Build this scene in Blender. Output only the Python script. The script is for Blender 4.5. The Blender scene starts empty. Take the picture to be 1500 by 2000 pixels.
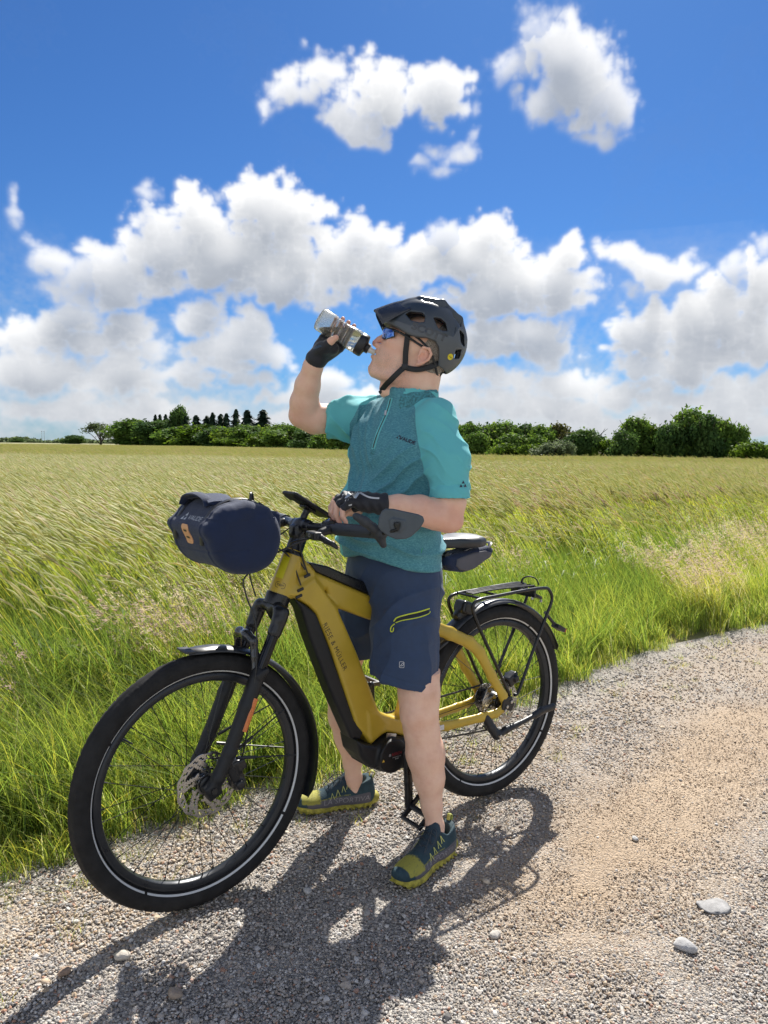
import bpy, bmesh, math, random
import numpy as np
from mathutils import Vector, Matrix, Euler, Quaternion
from mathutils.bvhtree import BVHTree
R = math.radians
random.seed(7)
rng = np.random.default_rng(7)
scene = bpy.context.scene
COL = scene.collection

# ------------------------------------------------------------------ camera
cam_d = bpy.data.cameras.new('camera')
cam_d.sensor_fit = 'VERTICAL'
cam_d.sensor_height = 24.0
cam_d.lens = 1477.3 / 2000 * 24.0
cam_d.clip_end = 6000
cam = bpy.data.objects.new('camera', cam_d)
COL.objects.link(cam)
def _cam():
    p, r = 0.087, 0.012
    fw = Vector((0, math.cos(p), -math.sin(p))); up = Vector((0, math.sin(p), math.cos(p))); rt = Vector((1, 0, 0))
    rr = math.cos(r) * rt + math.sin(r) * up
    uu = -math.sin(r) * rt + math.cos(r) * up
    m = Matrix((rr, uu, -fw)).transposed().to_4x4()
    m.translation = Vector((0, 0, 1.297))
    cam.matrix_world = m
_cam()
scene.camera = cam

# ------------------------------------------------------------------ light
SUN_AZ, SUN_EL = R(76), R(47)          # azimuth from +X towards +Y
SUN = Vector((math.cos(SUN_AZ) * math.cos(SUN_EL), math.sin(SUN_AZ) * math.cos(SUN_EL), math.sin(SUN_EL)))
sd = bpy.data.lights.new('sun', 'SUN')
sd.energy = 4.0
sd.angle = R(0.53)
sd.color = (1.0, 0.955, 0.88)
so = bpy.data.objects.new('sun', sd)
so.rotation_euler = SUN.to_track_quat('Z', 'Y').to_euler()
so.location = (0, 0, 30)
COL.objects.link(so)
vs = scene.view_settings
scene.display_settings.display_device = 'sRGB'
vs.view_transform = 'Standard'; vs.look = 'None'; vs.gamma = 1.0; vs.use_curve_mapping = False
vs.exposure = 1.12
scene.cycles.max_bounces = 8
scene.cycles.transparent_max_bounces = 8
scene.cycles.diffuse_bounces = 3
scene.cycles.use_denoising = True
scene.cycles.sample_clamp_indirect = 6

# ------------------------------------------------------------------ noise helpers
def lattice(h, w, ch, cw, r):
    """smooth periodic (in x) value noise, bicubic-ish upsampled from a ch x cw grid"""
    g = r.random((ch + 3, cw)).astype(np.float32)
    y = np.linspace(0, ch - 1e-3, h); x = np.arange(w) / w * cw
    yi = y.astype(int); xi = x.astype(int)
    fy = (y - yi).astype(np.float32); fx = (x - xi).astype(np.float32)
    fy = fy * fy * fy * (fy * (fy * 6 - 15) + 10); fx = fx * fx * fx * (fx * (fx * 6 - 15) + 10)
    rows = g[yi] * (1 - fy[:, None]) + g[yi + 1] * fy[:, None]
    return rows[:, xi] * (1 - fx) + rows[:, (xi + 1) % cw] * fx

# ------------------------------------------------------------------ sky
CLOUDS = [(-4.5,25.4,2.6,1.7,0.2),(-0.4,24.5,3.9,2.2,0),(3.3,24.2,2.8,2.0,0.1),(-2.2,22.2,3.2,1.5,0.2),(4.5,20.8,2.2,1.1,0.6),(-7.0,23.9,2.6,1.7,0.3),(3.1,19.6,2.2,0.7,0.8),(6.1,23.2,1.1,1.2,0.9),(12.7,25.4,4.0,2.5,0.25),(13.6,23.4,3.6,2.2,0.2),(15.3,22.9,2.7,2.0,0.4),(11.0,22.7,2.5,1.8,0.4),(10.3,27.2,1.8,1.5,0.8),(8.8,25.3,2.0,1.7,0.8),(15.3,21.1,2.4,1.0,0.6),(-16.2,14.0,3.7,2.5,0.1),(-13.6,15.7,2.2,2.0,0),(-8.8,16.5,3.5,2.4,0),(-5.9,15.6,3.4,2.0,0),(-11.4,13.0,6.3,2.5,0),(-5.1,12.6,6.4,2.6,0),(-2.1,14.4,3.4,2.0,0.1),(0.2,12.3,4.2,2.1,0),(-7.4,10.9,5.7,1.4,0.1),(-16.8,11.6,2.5,1.4,0.1),(-17.0,16.9,1.2,1.1,0.9),(-11.9,17.4,0.8,0.6,0.9),(7.5,14.9,2.8,2.0,0),(5.4,13.4,3.4,2.1,0),(9.2,12.6,4.0,2.6,0),(12.6,13.5,2.3,1.9,0),(12.1,11.1,3.2,1.6,0.1),(7.4,10.5,4.4,1.2,0.1),(3.6,10.2,3.8,1.1,0.3),(3.9,14.4,1.5,1.4,0.5),(17.7,12.9,2.4,1.3,0.2),(19.5,12.0,2.5,1.5,0.2),(17.3,10.6,1.0,0.7,0.9),(-24.2,12.0,1.8,1.6,0.5),(-20.8,12.6,2.0,1.5,0.3),(-19.7,10.7,2.6,2.0,0.2),(-18.9,8.4,2.1,1.6,0.2),(-25.8,14.6,0.9,1.2,0.8),(-26.1,15.8,0.6,0.9,0.9),(-22.5,10.5,2.0,2.0,0.5),(-24.7,13.2,0.9,0.9,0.8),(-24.8,7.3,3.6,1.7,0.1),(-21.3,6.9,3.7,1.5,0.1),(-24.9,4.9,5.6,1.7,0.1),(-19.3,4.5,4.6,1.6,0.1),(-22.2,8.5,2.0,1.0,0.3),(-15.1,4.5,2.9,1.3,0.3),(-16.8,6.4,2.1,1.4,0.4),(-13.3,8.9,3.1,1.8,0.2),(-10.3,7.5,3.0,2.0,0.2),(-12.2,6.2,4.1,1.6,0.2),(-8.1,6.7,1.9,1.8,0.4),(-10.4,4.6,3.0,0.9,0.4),(8.9,8.3,3.3,1.3,0.1),(11.5,7.8,2.5,1.8,0.2),(7.8,6.9,4.1,1.5,0.1),(12.9,8.6,0.7,0.9,0.8),(17.9,7.8,2.2,1.6,0.1),(20.9,8.4,2.9,2.0,0),(24.1,9.2,2.5,3.0,0),(25.9,11.4,1.8,2.2,0),(21.7,6.3,4.8,1.7,0),(25.8,6.5,2.7,2.0,0),(24.3,12.2,1.2,1.3,0.6),(25.8,13.6,0.8,0.9,0.7),(18.7,5.8,3.0,1.1,0.2),(-2.0,3.8,5.4,1.1,0.3),(7.5,4.3,5.2,1.3,0.2),(13.8,4.6,4.3,1.5,0.2),(20.1,4.0,5.8,1.2,0.1),(25.4,3.6,3.6,1.4,0.1),(-5.8,3.4,4.6,0.9,0.3),(-4.3,4.9,2.3,1.1,0.4),(-24.3,2.2,6.7,1.2,0.1),(-15.8,2.1,7.3,1.1,0.2),(-7.7,1.5,4.6,0.9,0.2),(9.4,2.8,7.3,1.1,0.2),(18.5,2.3,7.3,1.1,0.1),(25.1,2.1,4.3,1.0,0.1),(-0.1,2.0,4.6,1.0,0.2)]
def make_sky():
    W, H = 4608, 1152
    r = np.random.default_rng(11)
    az = (np.arange(W) / W * 360 - 180).astype(np.float32)
    el = (np.arange(H) / H * 90).astype(np.float32)
    base = np.full((H, W), -2.0, np.float32)
    soft = np.zeros((H, W), np.float32)
    rr = random.Random(5)
    extra = []
    for k in range(290):  # cloud clusters outside the view, count raised for more fill light
        a = rr.uniform(-180, 180); e = rr.uniform(3, 62)
        if abs(a) < 37 and e < 40: continue
        for j in range(rr.randint(3, 7)):
            extra.append((a + rr.uniform(-8, 8), e + rr.uniform(-2.5, 2.5), rr.uniform(2.5, 6), rr.uniform(1.5, 3), rr.uniform(0, .5)))
    # domain warp
    wx = np.zeros((H, W), np.float32); wy = np.zeros((H, W), np.float32)
    for cw, amp in ((70, .9), (150, .9), (320, .8), (640, .45), (1300, .22)):
        wx += (lattice(H, W, cw // 4, cw, r) - .5) * 2 * amp
        wy += (lattice(H, W, cw // 4, cw, r) - .5) * 2 * amp
    for a, e, ra, re, s in CLOUDS + extra:
        m = 1.9
        x0, x1 = int((a - m * ra + 180) / 360 * W), int((a + m * ra + 180) / 360 * W)
        y0, y1 = max(0, int((e - m * re) / 90 * H)), min(H, int((e + m * re) / 90 * H))
        xs = np.arange(x0, x1) % W
        if y1 <= y0 or len(xs) == 0: continue
        da = ((az[xs][None, :] - a + 180) % 360 - 180) + wx[y0:y1][:, xs] * .55
        de = el[y0:y1][:, None] - e + wy[y0:y1][:, xs] * .55
        de = np.where(de < 0, de * 1.15, de)
        q = 1 - ((da / ra) ** 2 + (de / re) ** 2)
        q = np.maximum(q, -2) - .20 * s
        cur = base[y0:y1][:, xs]
        k = .35
        hh = np.clip(.5 + .5 * (q - cur) / k, 0, 1)
        base[y0:y1][:, xs] = cur * (1 - hh) + q * hh + k * hh * (1 - hh)
        soft[y0:y1][:, xs] = np.where(q > cur, s, soft[y0:y1][:, xs])
    def blur(A, k):
        for _ in range(2):
            c_ = np.cumsum(np.concatenate([A[:1].repeat(k, 0), A, A[-1:].repeat(k, 0)]), 0); A = (c_[2 * k:] - c_[:-2 * k]) / (2 * k)
            c_ = np.cumsum(np.concatenate([A[:, -k:], A, A[:, :k]], 1), 1); A = (c_[:, 2 * k:] - c_[:, :-2 * k]) / (2 * k)
        return A.astype(np.float32)
    n = np.zeros((H, W), np.float32); fine = np.zeros((H, W), np.float32); puff = np.zeros((H, W), np.float32)
    for i, (cw, amp) in enumerate(((80, .26), (170, .26), (360, .22), (760, .16), (1500, .10), (2300, .06))):
        v = lattice(H, W, int(cw / 3.2), cw, r)
        b = np.sqrt(np.abs(v * 2 - 1) + .02)        # billow
        n += (b - .62) * amp * 1.5
        if 1 <= i <= 3: puff += (b - .62) * amp
        if i >= 3: fine += (v - .5) * amp * 2
    dens = base * .80 + .05 + n * 1.12 + fine * (.12 + .5 * soft)
    a_ = np.clip(dens / (.34 + .75 * soft), 0, 1)
    alpha = a_ * a_ * (3 - 2 * a_)
    alpha = blur(alpha, 2) * .6 + alpha * .4
    alpha = alpha * (1 - .22 * soft)
    thin = lattice(H, W, 14, 60, r) * .6 + lattice(H, W, 40, 150, r) * .3 + fine * .6
    veil = np.clip((thin - .36) * 1.3 + .75 * np.clip((7.5 - el) / 6, 0, 1)[:, None], 0, 1) * np.clip((15 - el) / 10, 0, 1)[:, None] * .92
    veil2 = np.clip((thin - .55) * 1.2, 0, 1) * .10
    tau = np.clip(dens, 0, 1.0)
    acc = np.zeros_like(tau)
    step = 90.0 / H
    for k in range(1, 13):
        sh = int(round(k * .40 / step))
        t2 = np.zeros_like(tau); t2[:-sh] = tau[sh:]
        acc += np.roll(t2, -int(k * .7), axis=1) * (1.15 - k / 13)
    light = np.exp(-blur(acc, 7) * .27)
    relief = np.zeros_like(dens); ds = base * .45 + puff * 2.6
    for sh, w in ((5, .5), (12, .5), (24, .35)):
        d2 = ds.copy(); d2[:-sh] = ds[sh:]
        relief += np.clip(ds - d2, -.4, .4) * w
    relief = blur(relief, 7)
    core = np.clip(tau / .8, 0, 1)
    g = .30 + .74 * light + relief * .40 + fine * .07
    g = g + .20 * (1 - core) ** 1.5
    low = np.clip((8 - el) / 8, 0, 1)[:, None]
    g = g * (1 - .5 * low) + .66 * .5 * low
    tot = 1 - (1 - alpha) * (1 - veil) * (1 - veil2)
    g = (g * alpha + .66 * (1 - alpha) * veil) / np.maximum(alpha + (1 - alpha) * veil, 1e-4)
    g = np.where(tot > .01, g, .65)
    g = np.clip(g, 0.05, 1.0)
    # added brightness on unseen front-lit clouds, extra fill light for the shaded rider
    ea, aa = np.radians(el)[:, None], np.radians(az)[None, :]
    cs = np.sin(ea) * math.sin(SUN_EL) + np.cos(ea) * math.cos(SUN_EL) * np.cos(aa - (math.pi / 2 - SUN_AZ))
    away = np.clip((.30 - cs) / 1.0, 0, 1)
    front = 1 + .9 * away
    img = bpy.data.images.new('sky_clouds', W, H, alpha=True, float_buffer=True)
    img.colorspace_settings.name = 'Non-Color'
    px = np.empty((H, W, 4), np.float32)
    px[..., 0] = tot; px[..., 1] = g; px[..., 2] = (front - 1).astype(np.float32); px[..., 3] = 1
    img.pixels.foreach_set(px.ravel())
    img.update()
    return img
def make_world():
    w = bpy.data.worlds.new('World'); scene.world = w; w.use_nodes = True
    nt = w.node_tree; N = nt.nodes; L = nt.links; N.clear()
    out = N.new('ShaderNodeOutputWorld'); bg = N.new('ShaderNodeBackground'); bg.inputs['Strength'].default_value = 0.10
    sky = N.new('ShaderNodeTexSky'); sky.sky_type = 'NISHITA'; sky.sun_disc = False
    sky.sun_elevation = SUN_EL; sky.sun_rotation = math.pi / 2 - SUN_AZ
    sky.air_density = 1.0; sky.dust_density = 0.25; sky.ozone_density = 2.0
    tint = N.new('ShaderNodeMix'); tint.data_type = 'RGBA'; tint.blend_type = 'MULTIPLY'; tint.inputs['Factor'].default_value = 1
    tint.inputs['B'].default_value = (0.135, 0.262, 0.440, 1)
    L.new(sky.outputs[0], tint.inputs['A'])
    tc = N.new('ShaderNodeTexCoord'); sp = N.new('ShaderNodeSeparateXYZ'); L.new(tc.outputs['Generated'], sp.inputs[0])
    at = N.new('ShaderNodeMath'); at.operation = 'ARCTAN2'; L.new(sp.outputs[0], at.inputs[0]); L.new(sp.outputs[1], at.inputs[1])
    u = N.new('ShaderNodeMath'); u.operation = 'MULTIPLY_ADD'; L.new(at.outputs[0], u.inputs[0]); u.inputs[1].default_value = 1 / (2 * math.pi); u.inputs[2].default_value = .5
    asn = N.new('ShaderNodeMath'); asn.operation = 'ARCSINE'; L.new(sp.outputs[2], asn.inputs[0])
    v = N.new('ShaderNodeMath'); v.operation = 'MULTIPLY'; L.new(asn.outputs[0], v.inputs[0]); v.inputs[1].default_value = 2 / math.pi
    cb = N.new('ShaderNodeCombineXYZ'); L.new(u.outputs[0], cb.inputs[0]); L.new(v.outputs[0], cb.inputs[1])
    im = N.new('ShaderNodeTexImage'); im.image = make_sky(); im.extension = 'EXTEND'; im.interpolation = 'Cubic'
    L.new(cb.outputs[0], im.inputs[0])
    s2 = N.new('ShaderNodeSeparateColor'); L.new(im.outputs[0], s2.inputs[0])
    ramp = N.new('ShaderNodeValToRGB'); e = ramp.color_ramp.elements
    K = 5.0
    e[0].position = 0.0; e[0].color = (.22 , .245, .29, 1)
    e[1].position = 1.0; e[1].color = (1.0, 1.0, 1.0, 1)
    m1 = ramp.color_ramp.elements.new(.45); m1.color = (.42, .455, .515, 1)
    L.new(s2.outputs[1], ramp.inputs[0])
    sc = N.new('ShaderNodeVectorMath'); sc.operation = 'SCALE'; sc.inputs['Scale'].default_value = K
    L.new(ramp.outputs[0], sc.inputs[0])
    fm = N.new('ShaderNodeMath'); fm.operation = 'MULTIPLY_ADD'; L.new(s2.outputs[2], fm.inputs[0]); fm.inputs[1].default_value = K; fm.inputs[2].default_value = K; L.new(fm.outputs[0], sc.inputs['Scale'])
    mx = N.new('ShaderNodeMix'); mx.data_type = 'RGBA'
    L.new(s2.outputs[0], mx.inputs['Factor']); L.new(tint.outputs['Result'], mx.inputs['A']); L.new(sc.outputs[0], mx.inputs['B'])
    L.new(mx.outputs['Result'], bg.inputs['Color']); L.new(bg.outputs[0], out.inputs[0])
    w.cycles.sampling_method = 'MANUAL'; w.cycles.sample_map_resolution = 1024
make_world()

# ------------------------------------------------------------------ materials
MATS = {}
def _nodes(name):
    m = bpy.data.materials.new(name); m.use_nodes = True
    nt = m.node_tree; nt.nodes.clear()
    out = nt.nodes.new('ShaderNodeOutputMaterial')
    return m, nt, nt.nodes, nt.links, out
def noise_tex(N, L, scale, detail=3, coord='Object', rough=.55):
    tc = N.new('ShaderNodeTexCoord'); n = N.new('ShaderNodeTexNoise')
    n.inputs['Scale'].default_value = scale; n.inputs['Detail'].default_value = detail; n.inputs['Roughness'].default_value = rough
    L.new(tc.outputs[coord], n.inputs['Vector'])
    return n
def ramp_node(N, L, src, stops):
    r = N.new('ShaderNodeValToRGB'); e = r.color_ramp.elements
    e[0].position, e[0].color = stops[0][0], (*stops[0][1], 1)
    e[1].position, e[1].color = stops[-1][0], (*stops[-1][1], 1)
    for p, c in stops[1:-1]:
        q = e.new(p); q.color = (*c, 1)
    L.new(src, r.inputs[0]); return r
def mat(name, col, rough=.5, metal=0., var=.12, scale=30., bump=0., bscale=200., coat=0., spec=.5, sss=0., sheen=0., emis=None):
    if name in MATS: return MATS[name]
    m, nt, N, L, out = _nodes(name)
    p = N.new('ShaderNodeBsdfPrincipled'); L.new(p.outputs[0], out.inputs[0])
    n = noise_tex(N, L, scale, 4)
    c0 = tuple(max(0, c * (1 - var)) for c in col); c1 = tuple(min(1, c * (1 + var)) for c in col)
    r = ramp_node(N, L, n.outputs[0], [(.3, c0), (.7, c1)])
    L.new(r.outputs[0], p.inputs['Base Color'])
    mr = N.new('ShaderNodeMapRange'); L.new(n.outputs[0], mr.inputs[0])
    mr.inputs[1].default_value = .3; mr.inputs[2].default_value = .7; mr.inputs[3].default_value = max(.02, rough - .06); mr.inputs[4].default_value = min(1, rough + .06)
    L.new(mr.outputs[0], p.inputs['Roughness'])
    p.inputs['Metallic'].default_value = metal
    p.inputs['Specular IOR Level'].default_value = spec
    p.inputs['Coat Weight'].default_value = coat
    p.inputs['Coat Roughness'].default_value = .15
    if sheen: p.inputs['Sheen Weight'].default_value = sheen
    if sss:
        p.inputs['Subsurface Weight'].default_value = sss
        p.inputs['Subsurface Radius'].default_value = (1.0, .35, .2); p.inputs['Subsurface Scale'].default_value = .006
    if bump:
        b = N.new('ShaderNodeBump'); b.inputs['Strength'].default_value = bump; b.inputs['Distance'].default_value = .002
        n2 = noise_tex(N, L, bscale, 3); L.new(n2.outputs[0], b.inputs['Height']); L.new(b.outputs[0], p.inputs['Normal'])
    if emis:
        p.inputs['Emission Color'].default_value = (*emis[0], 1); p.inputs['Emission Strength'].default_value = emis[1]
    MATS[name] = m; return m
def leaf_mat(name, stops, trans=.45, rough=.5, spread=1.0, attr=None):
    """foliage: colour varies per instance / per face attribute, light comes through the blade"""
    if name in MATS: return MATS[name]
    m, nt, N, L, out = _nodes(name)
    if attr:
        a = N.new('ShaderNodeAttribute'); a.attribute_name = attr; src = a.outputs['Fac']
    else:
        oi = N.new('ShaderNodeObjectInfo')
        n = noise_tex(N, L, 9, 1)
        ad = N.new('ShaderNodeMath'); ad.operation = 'MULTIPLY_ADD'; L.new(n.outputs[0], ad.inputs[0]); ad.inputs[1].default_value = 1.2; ad.inputs[2].default_value = -.6
        ad2 = N.new('ShaderNodeMath'); ad2.operation = 'ADD'; L.new(ad.outputs[0], ad2.inputs[0]); L.new(oi.outputs['Random'], ad2.inputs[1]); src = ad2.outputs[0]
    r = ramp_node(N, L, src, stops)
    p = N.new('ShaderNodeBsdfPrincipled'); L.new(r.outputs[0], p.inputs['Base Color']); p.inputs['Roughness'].default_value = rough
    p.inputs['Specular IOR Level'].default_value = .02
    t = N.new('ShaderNodeBsdfTranslucent')
    hs = N.new('ShaderNodeHueSaturation'); hs.inputs['Hue'].default_value = .488; hs.inputs['Saturation'].default_value = 1.12; hs.inputs['Value'].default_value = 2.0
    L.new(r.outputs[0], hs.inputs['Color']); L.new(hs.outputs[0], t.inputs[0])
    mx = N.new('ShaderNodeMixShader'); mx.inputs[0].default_value = trans
    L.new(p.outputs[0], mx.inputs[1]); L.new(t.outputs[0], mx.inputs[2]); L.new(mx.outputs[0], out.inputs[0])
    MATS[name] = m; return m

# ------------------------------------------------------------------ mesh helpers
def mesh_obj(name, v, f, m=None, parent=None, smooth=True, link=True):
    me = bpy.data.meshes.new(name)
    if isinstance(v, np.ndarray) and isinstance(f, np.ndarray):
        k = f.shape[1]
        me.vertices.add(len(v)); me.vertices.foreach_set('co', v.astype(np.float32).ravel())
        me.loops.add(len(f) * k); me.loops.foreach_set('vertex_index', f.astype(np.int32).ravel())
        me.polygons.add(len(f)); me.polygons.foreach_set('loop_start', np.arange(0, len(f) * k, k, dtype=np.int32))
        me.update(calc_edges=True)
    else:
        me.from_pydata([tuple(map(float, p)) for p in v], [], [tuple(map(int, q)) for q in f])
        me.update()
    if smooth: me.polygons.foreach_set('use_smooth', [True] * len(me.polygons))
    for mm in (m if isinstance(m, (list, tuple)) else [m]):
        if mm: me.materials.append(mm)
    o = bpy.data.objects.new(name, me)
    if link: COL.objects.link(o)
    if parent: o.parent = parent
    return o
def tag(o, label=None, cat=None, group=None, kind=None):
    if label: o['label'] = label
    if cat: o['category'] = cat
    if group: o['group'] = group
    if kind: o['kind'] = kind
    return o
def empty(name, loc, rz=0):
    o = bpy.data.objects.new(name, None); COL.objects.link(o); o.location = loc; o.rotation_euler = (0, 0, rz); o.empty_display_size = .1
    return o
class MB:
    """collects shapes into one mesh"""
    def __init__(s): s.v = []; s.f = []
    def add(s, v, f):
        o = len(s.v); s.v += [tuple(p) for p in v]; s.f += [tuple(i + o for i in q) for q in f]; return s
    def box(s, c, size, rot=None, bev=0.0):
        x, y, z = [d / 2 for d in size]
        bm = bmesh.new(); bmesh.ops.create_cube(bm, size=1)
        bmesh.ops.scale(bm, vec=(x * 2, y * 2, z * 2), verts=bm.verts)
        if bev: bmesh.ops.bevel(bm, geom=list(bm.edges), offset=min(bev, min(x, y, z) * .95), segments=2, profile=.6, affect='EDGES')
        M = (rot.to_matrix() if hasattr(rot, 'to_matrix') else rot) if rot is not None else Matrix.Identity(3)
        c = Vector(c)
        bm.verts.index_update()
        s.add([M @ v.co + c for v in bm.verts], [[v.index for v in f.verts] for f in bm.faces]); bm.free(); return s
    def tube(s, pts, r, seg=10, caps=True, flat=None, closed=False):
        pts = [Vector(p) for p in pts]; n = len(pts)
        rs = r if isinstance(r, (list, tuple)) else [r] * n
        up = None; vs_ = []
        for i, p in enumerate(pts):
            if closed: d = (pts[(i + 1) % n] - pts[i - 1]).normalized()
            else: d = (pts[min(i + 1, n - 1)] - pts[max(i - 1, 0)]).normalized()
            if up is None:
                a = Vector(flat) if flat else (Vector((0, 0, 1)) if abs(d.z) < .9 else Vector((0, 1, 0)))
                up = (a - d * a.dot(d)).normalized()
            else:
                up = (up - d * up.dot(d)).normalized()
            sd_ = d.cross(up)
            rr = rs[i]; ra, rb = rr if isinstance(rr, (list, tuple)) else (rr, rr)
            for k in range(seg):
                a = 2 * math.pi * k / seg
                vs_.append(p + up * math.cos(a) * ra + sd_ * math.sin(a) * rb)
        fs = []
        for i in range(n if closed else n - 1):
            for k in range(seg):
                j = (i + 1) % n
                fs.append((i * seg + k, i * seg + (k + 1) % seg, j * seg + (k + 1) % seg, j * seg + k))
        if caps and not closed:
            fs.append(tuple(range(seg - 1, -1, -1))); fs.append(tuple((n - 1) * seg + k for k in range(seg)))
        return s.add(vs_, fs)
    def lathe(s, prof, seg=32, axis='Y', c=(0, 0, 0), closed=False, rot=None):
        """prof: (radius, along) pairs"""
        vs_ = []; n = len(prof); c = Vector(c)
        for i in range(seg):
            a = 2 * math.pi * i / seg
            for r_, h in prof:
                if axis == 'Y': q = Vector((r_ * math.cos(a), h, r_ * math.sin(a)))
                elif axis == 'Z': q = Vector((r_ * math.cos(a), r_ * math.sin(a), h))
                else: q = Vector((h, r_ * math.cos(a), r_ * math.sin(a)))
                if rot is not None: q = rot @ q
                vs_.append(q + c)
        fs = []
        for i in range(seg):
            j = (i + 1) % seg
            for k in range(n if closed else n - 1):
                l = (k + 1) % n
                fs.append((i * n + k, i * n + l, j * n + l, j * n + k) if axis != 'Y' else (i * n + k, j * n + k, j * n + l, i * n + l))
        return s.add(vs_, fs)
    def prism(s, poly, t0, t1, axis='Y', bev=0.0, rot=None, c=(0, 0, 0)):
        """poly in the plane across the axis, extruded from t0 to t1"""
        n = len(poly); c = Vector(c)
        def P(a, b, t):
            q = Vector((a, t, b)) if axis == 'Y' else Vector((a, b, t)) if axis == 'Z' else Vector((t, a, b))
            return (rot @ q if rot is not None else q) + c
        bm = bmesh.new()
        va = [bm.verts.new(P(a, b, t0)) for a, b in poly]; vb = [bm.verts.new(P(a, b, t1)) for a, b in poly]
        bm.faces.new(va[::-1]); bm.faces.new(vb)
        for i in range(n): bm.faces.new((va[i], va[(i + 1) % n], vb[(i + 1) % n], vb[i]))
        if bev: bmesh.ops.bevel(bm, geom=list(bm.edges), offset=bev, segments=2, profile=.6, affect='EDGES', clamp_overlap=True)
        bmesh.ops.recalc_face_normals(bm, faces=bm.faces)
        bm.verts.index_update()
        s.add([v.co.copy() for v in bm.verts], [[v.index for v in f.verts] for f in bm.faces]); bm.free(); return s
    def build(s, name, m, parent=None, smooth=True, angle=40):
        o = mesh_obj(name, s.v, s.f, m, parent, smooth)
        bm = bmesh.new(); bm.from_mesh(o.data); bmesh.ops.recalc_face_normals(bm, faces=bm.faces)
        if smooth and angle < 180:
            for e in bm.edges:
                if len(e.link_faces) == 2 and e.calc_face_angle(0) > R(angle): e.smooth = False
        bm.to_mesh(o.data); bm.free()
        return o
def crv(pts, n=8, closed=False):
    """Catmull-Rom through pts"""
    pts = [Vector(p) for p in pts]; out = []; m = len(pts)
    for i in range(m if closed else m - 1):
        if closed: a, b, c, d = pts[i - 1], pts[i], pts[(i + 1) % m], pts[(i + 2) % m]
        else: a, b, c, d = pts[max(i - 1, 0)], pts[i], pts[i + 1], pts[min(i + 2, m - 1)]
        for k in range(n):
            t = k / n
            out.append(.5 * ((2 * b) + (c - a) * t + (2 * a - 5 * b + 4 * c - d) * t * t + (3 * b - a - 3 * c + d) * t ** 3))
    if not closed: out.append(pts[-1])
    return out
def gn_scatter(name, pts, rot, scl, idx, sources, parent=None):
    """one object that instances the source meshes on its points"""
    me = bpy.data.meshes.new(name); n = len(pts)
    me.vertices.add(n); me.vertices.foreach_set('co', np.asarray(pts, np.float32).ravel())
    a = me.attributes.new('rot', 'FLOAT_VECTOR', 'POINT'); a.data.foreach_set('vector', np.asarray(rot, np.float32).ravel())
    a = me.attributes.new('scl', 'FLOAT_VECTOR', 'POINT'); a.data.foreach_set('vector', np.asarray(scl, np.float32).ravel())
    a = me.attributes.new('idx', 'INT', 'POINT'); a.data.foreach_set('value', np.asarray(idx, np.int32))
    o = bpy.data.objects.new(name, me); COL.objects.link(o)
    c = bpy.data.collections.new(name + '_kinds')
    for i, s_ in enumerate(sources):
        s_.name = '%s_kind_%02d' % (name, i); c.objects.link(s_)
    g = bpy.data.node_groups.new(name + '_scatter', 'GeometryNodeTree')
    g.interface.new_socket('Geometry', in_out='INPUT', socket_type='NodeSocketGeometry')
    g.interface.new_socket('Geometry', in_out='OUTPUT', socket_type='NodeSocketGeometry')
    N = g.nodes; L = g.links
    gi = N.new('NodeGroupInput'); go = N.new('NodeGroupOutput'); ip = N.new('GeometryNodeInstanceOnPoints')
    ci = N.new('GeometryNodeCollectionInfo'); ci.inputs['Collection'].default_value = c
    ci.inputs['Separate Children'].default_value = True; ci.inputs['Reset Children'].default_value = True
    def na(nm, t):
        q = N.new('GeometryNodeInputNamedAttribute'); q.data_type = t; q.inputs['Name'].default_value = nm; return q.outputs['Attribute']
    L.new(gi.outputs[0], ip.inputs['Points']); L.new(ci.outputs[0], ip.inputs['Instance']); ip.inputs['Pick Instance'].default_value = True
    L.new(na('idx', 'INT'), ip.inputs['Instance Index']); L.new(na('rot', 'FLOAT_VECTOR'), ip.inputs['Rotation']); L.new(na('scl', 'FLOAT_VECTOR'), ip.inputs['Scale'])
    L.new(ip.outputs[0], go.inputs[0])
    md = o.modifiers.new('scatter', 'NODES'); md.node_group = g
    return o

# ================================================================== the setting
EDGE = [(-1.13, 2.15), (-.96, 2.22), (-.79, 2.50), (-.51, 2.68), (-.28, 2.82), (.03, 3.0), (.36, 3.35), (.94, 3.95), (1.36, 4.34), (2.05, 4.92), (2.82, 5.44)]
EDGE = [(-6.5, -2.2), (-3.2, .45)] + EDGE + [(6.2, 8.3), (30, 28.5), (200, 175)]
EX = np.array([e[0] for e in EDGE]); EY = np.array([e[1] for e in EDGE])
def edge_d(x, y):
    """metres into the field, measured across the verge"""
    t = (np.asarray(x) * .768 + np.asarray(y) * .64)
    te = EX * .768 + EY * .64; de = -EX * .64 + EY * .768
    return (-np.asarray(x) * .64 + np.asarray(y) * .768) - np.interp(t, te, de)
def hnoise(x, y, s, seed=0):
    r = np.random.default_rng(seed); T = r.random((64, 64)).astype(np.float32)
    u = np.asarray(x) / s; v = np.asarray(y) / s
    i = np.floor(u).astype(int); j = np.floor(v).astype(int); fu = u - i; fv = v - j
    fu = fu * fu * (3 - 2 * fu); fv = fv * fv * (3 - 2 * fv)
    a = T[i % 64, j % 64]; b = T[(i + 1) % 64, j % 64]; c = T[i % 64, (j + 1) % 64]; d = T[(i + 1) % 64, (j + 1) % 64]
    return (a * (1 - fu) + b * fu) * (1 - fv) + (c * (1 - fu) + d * fu) * fv

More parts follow.
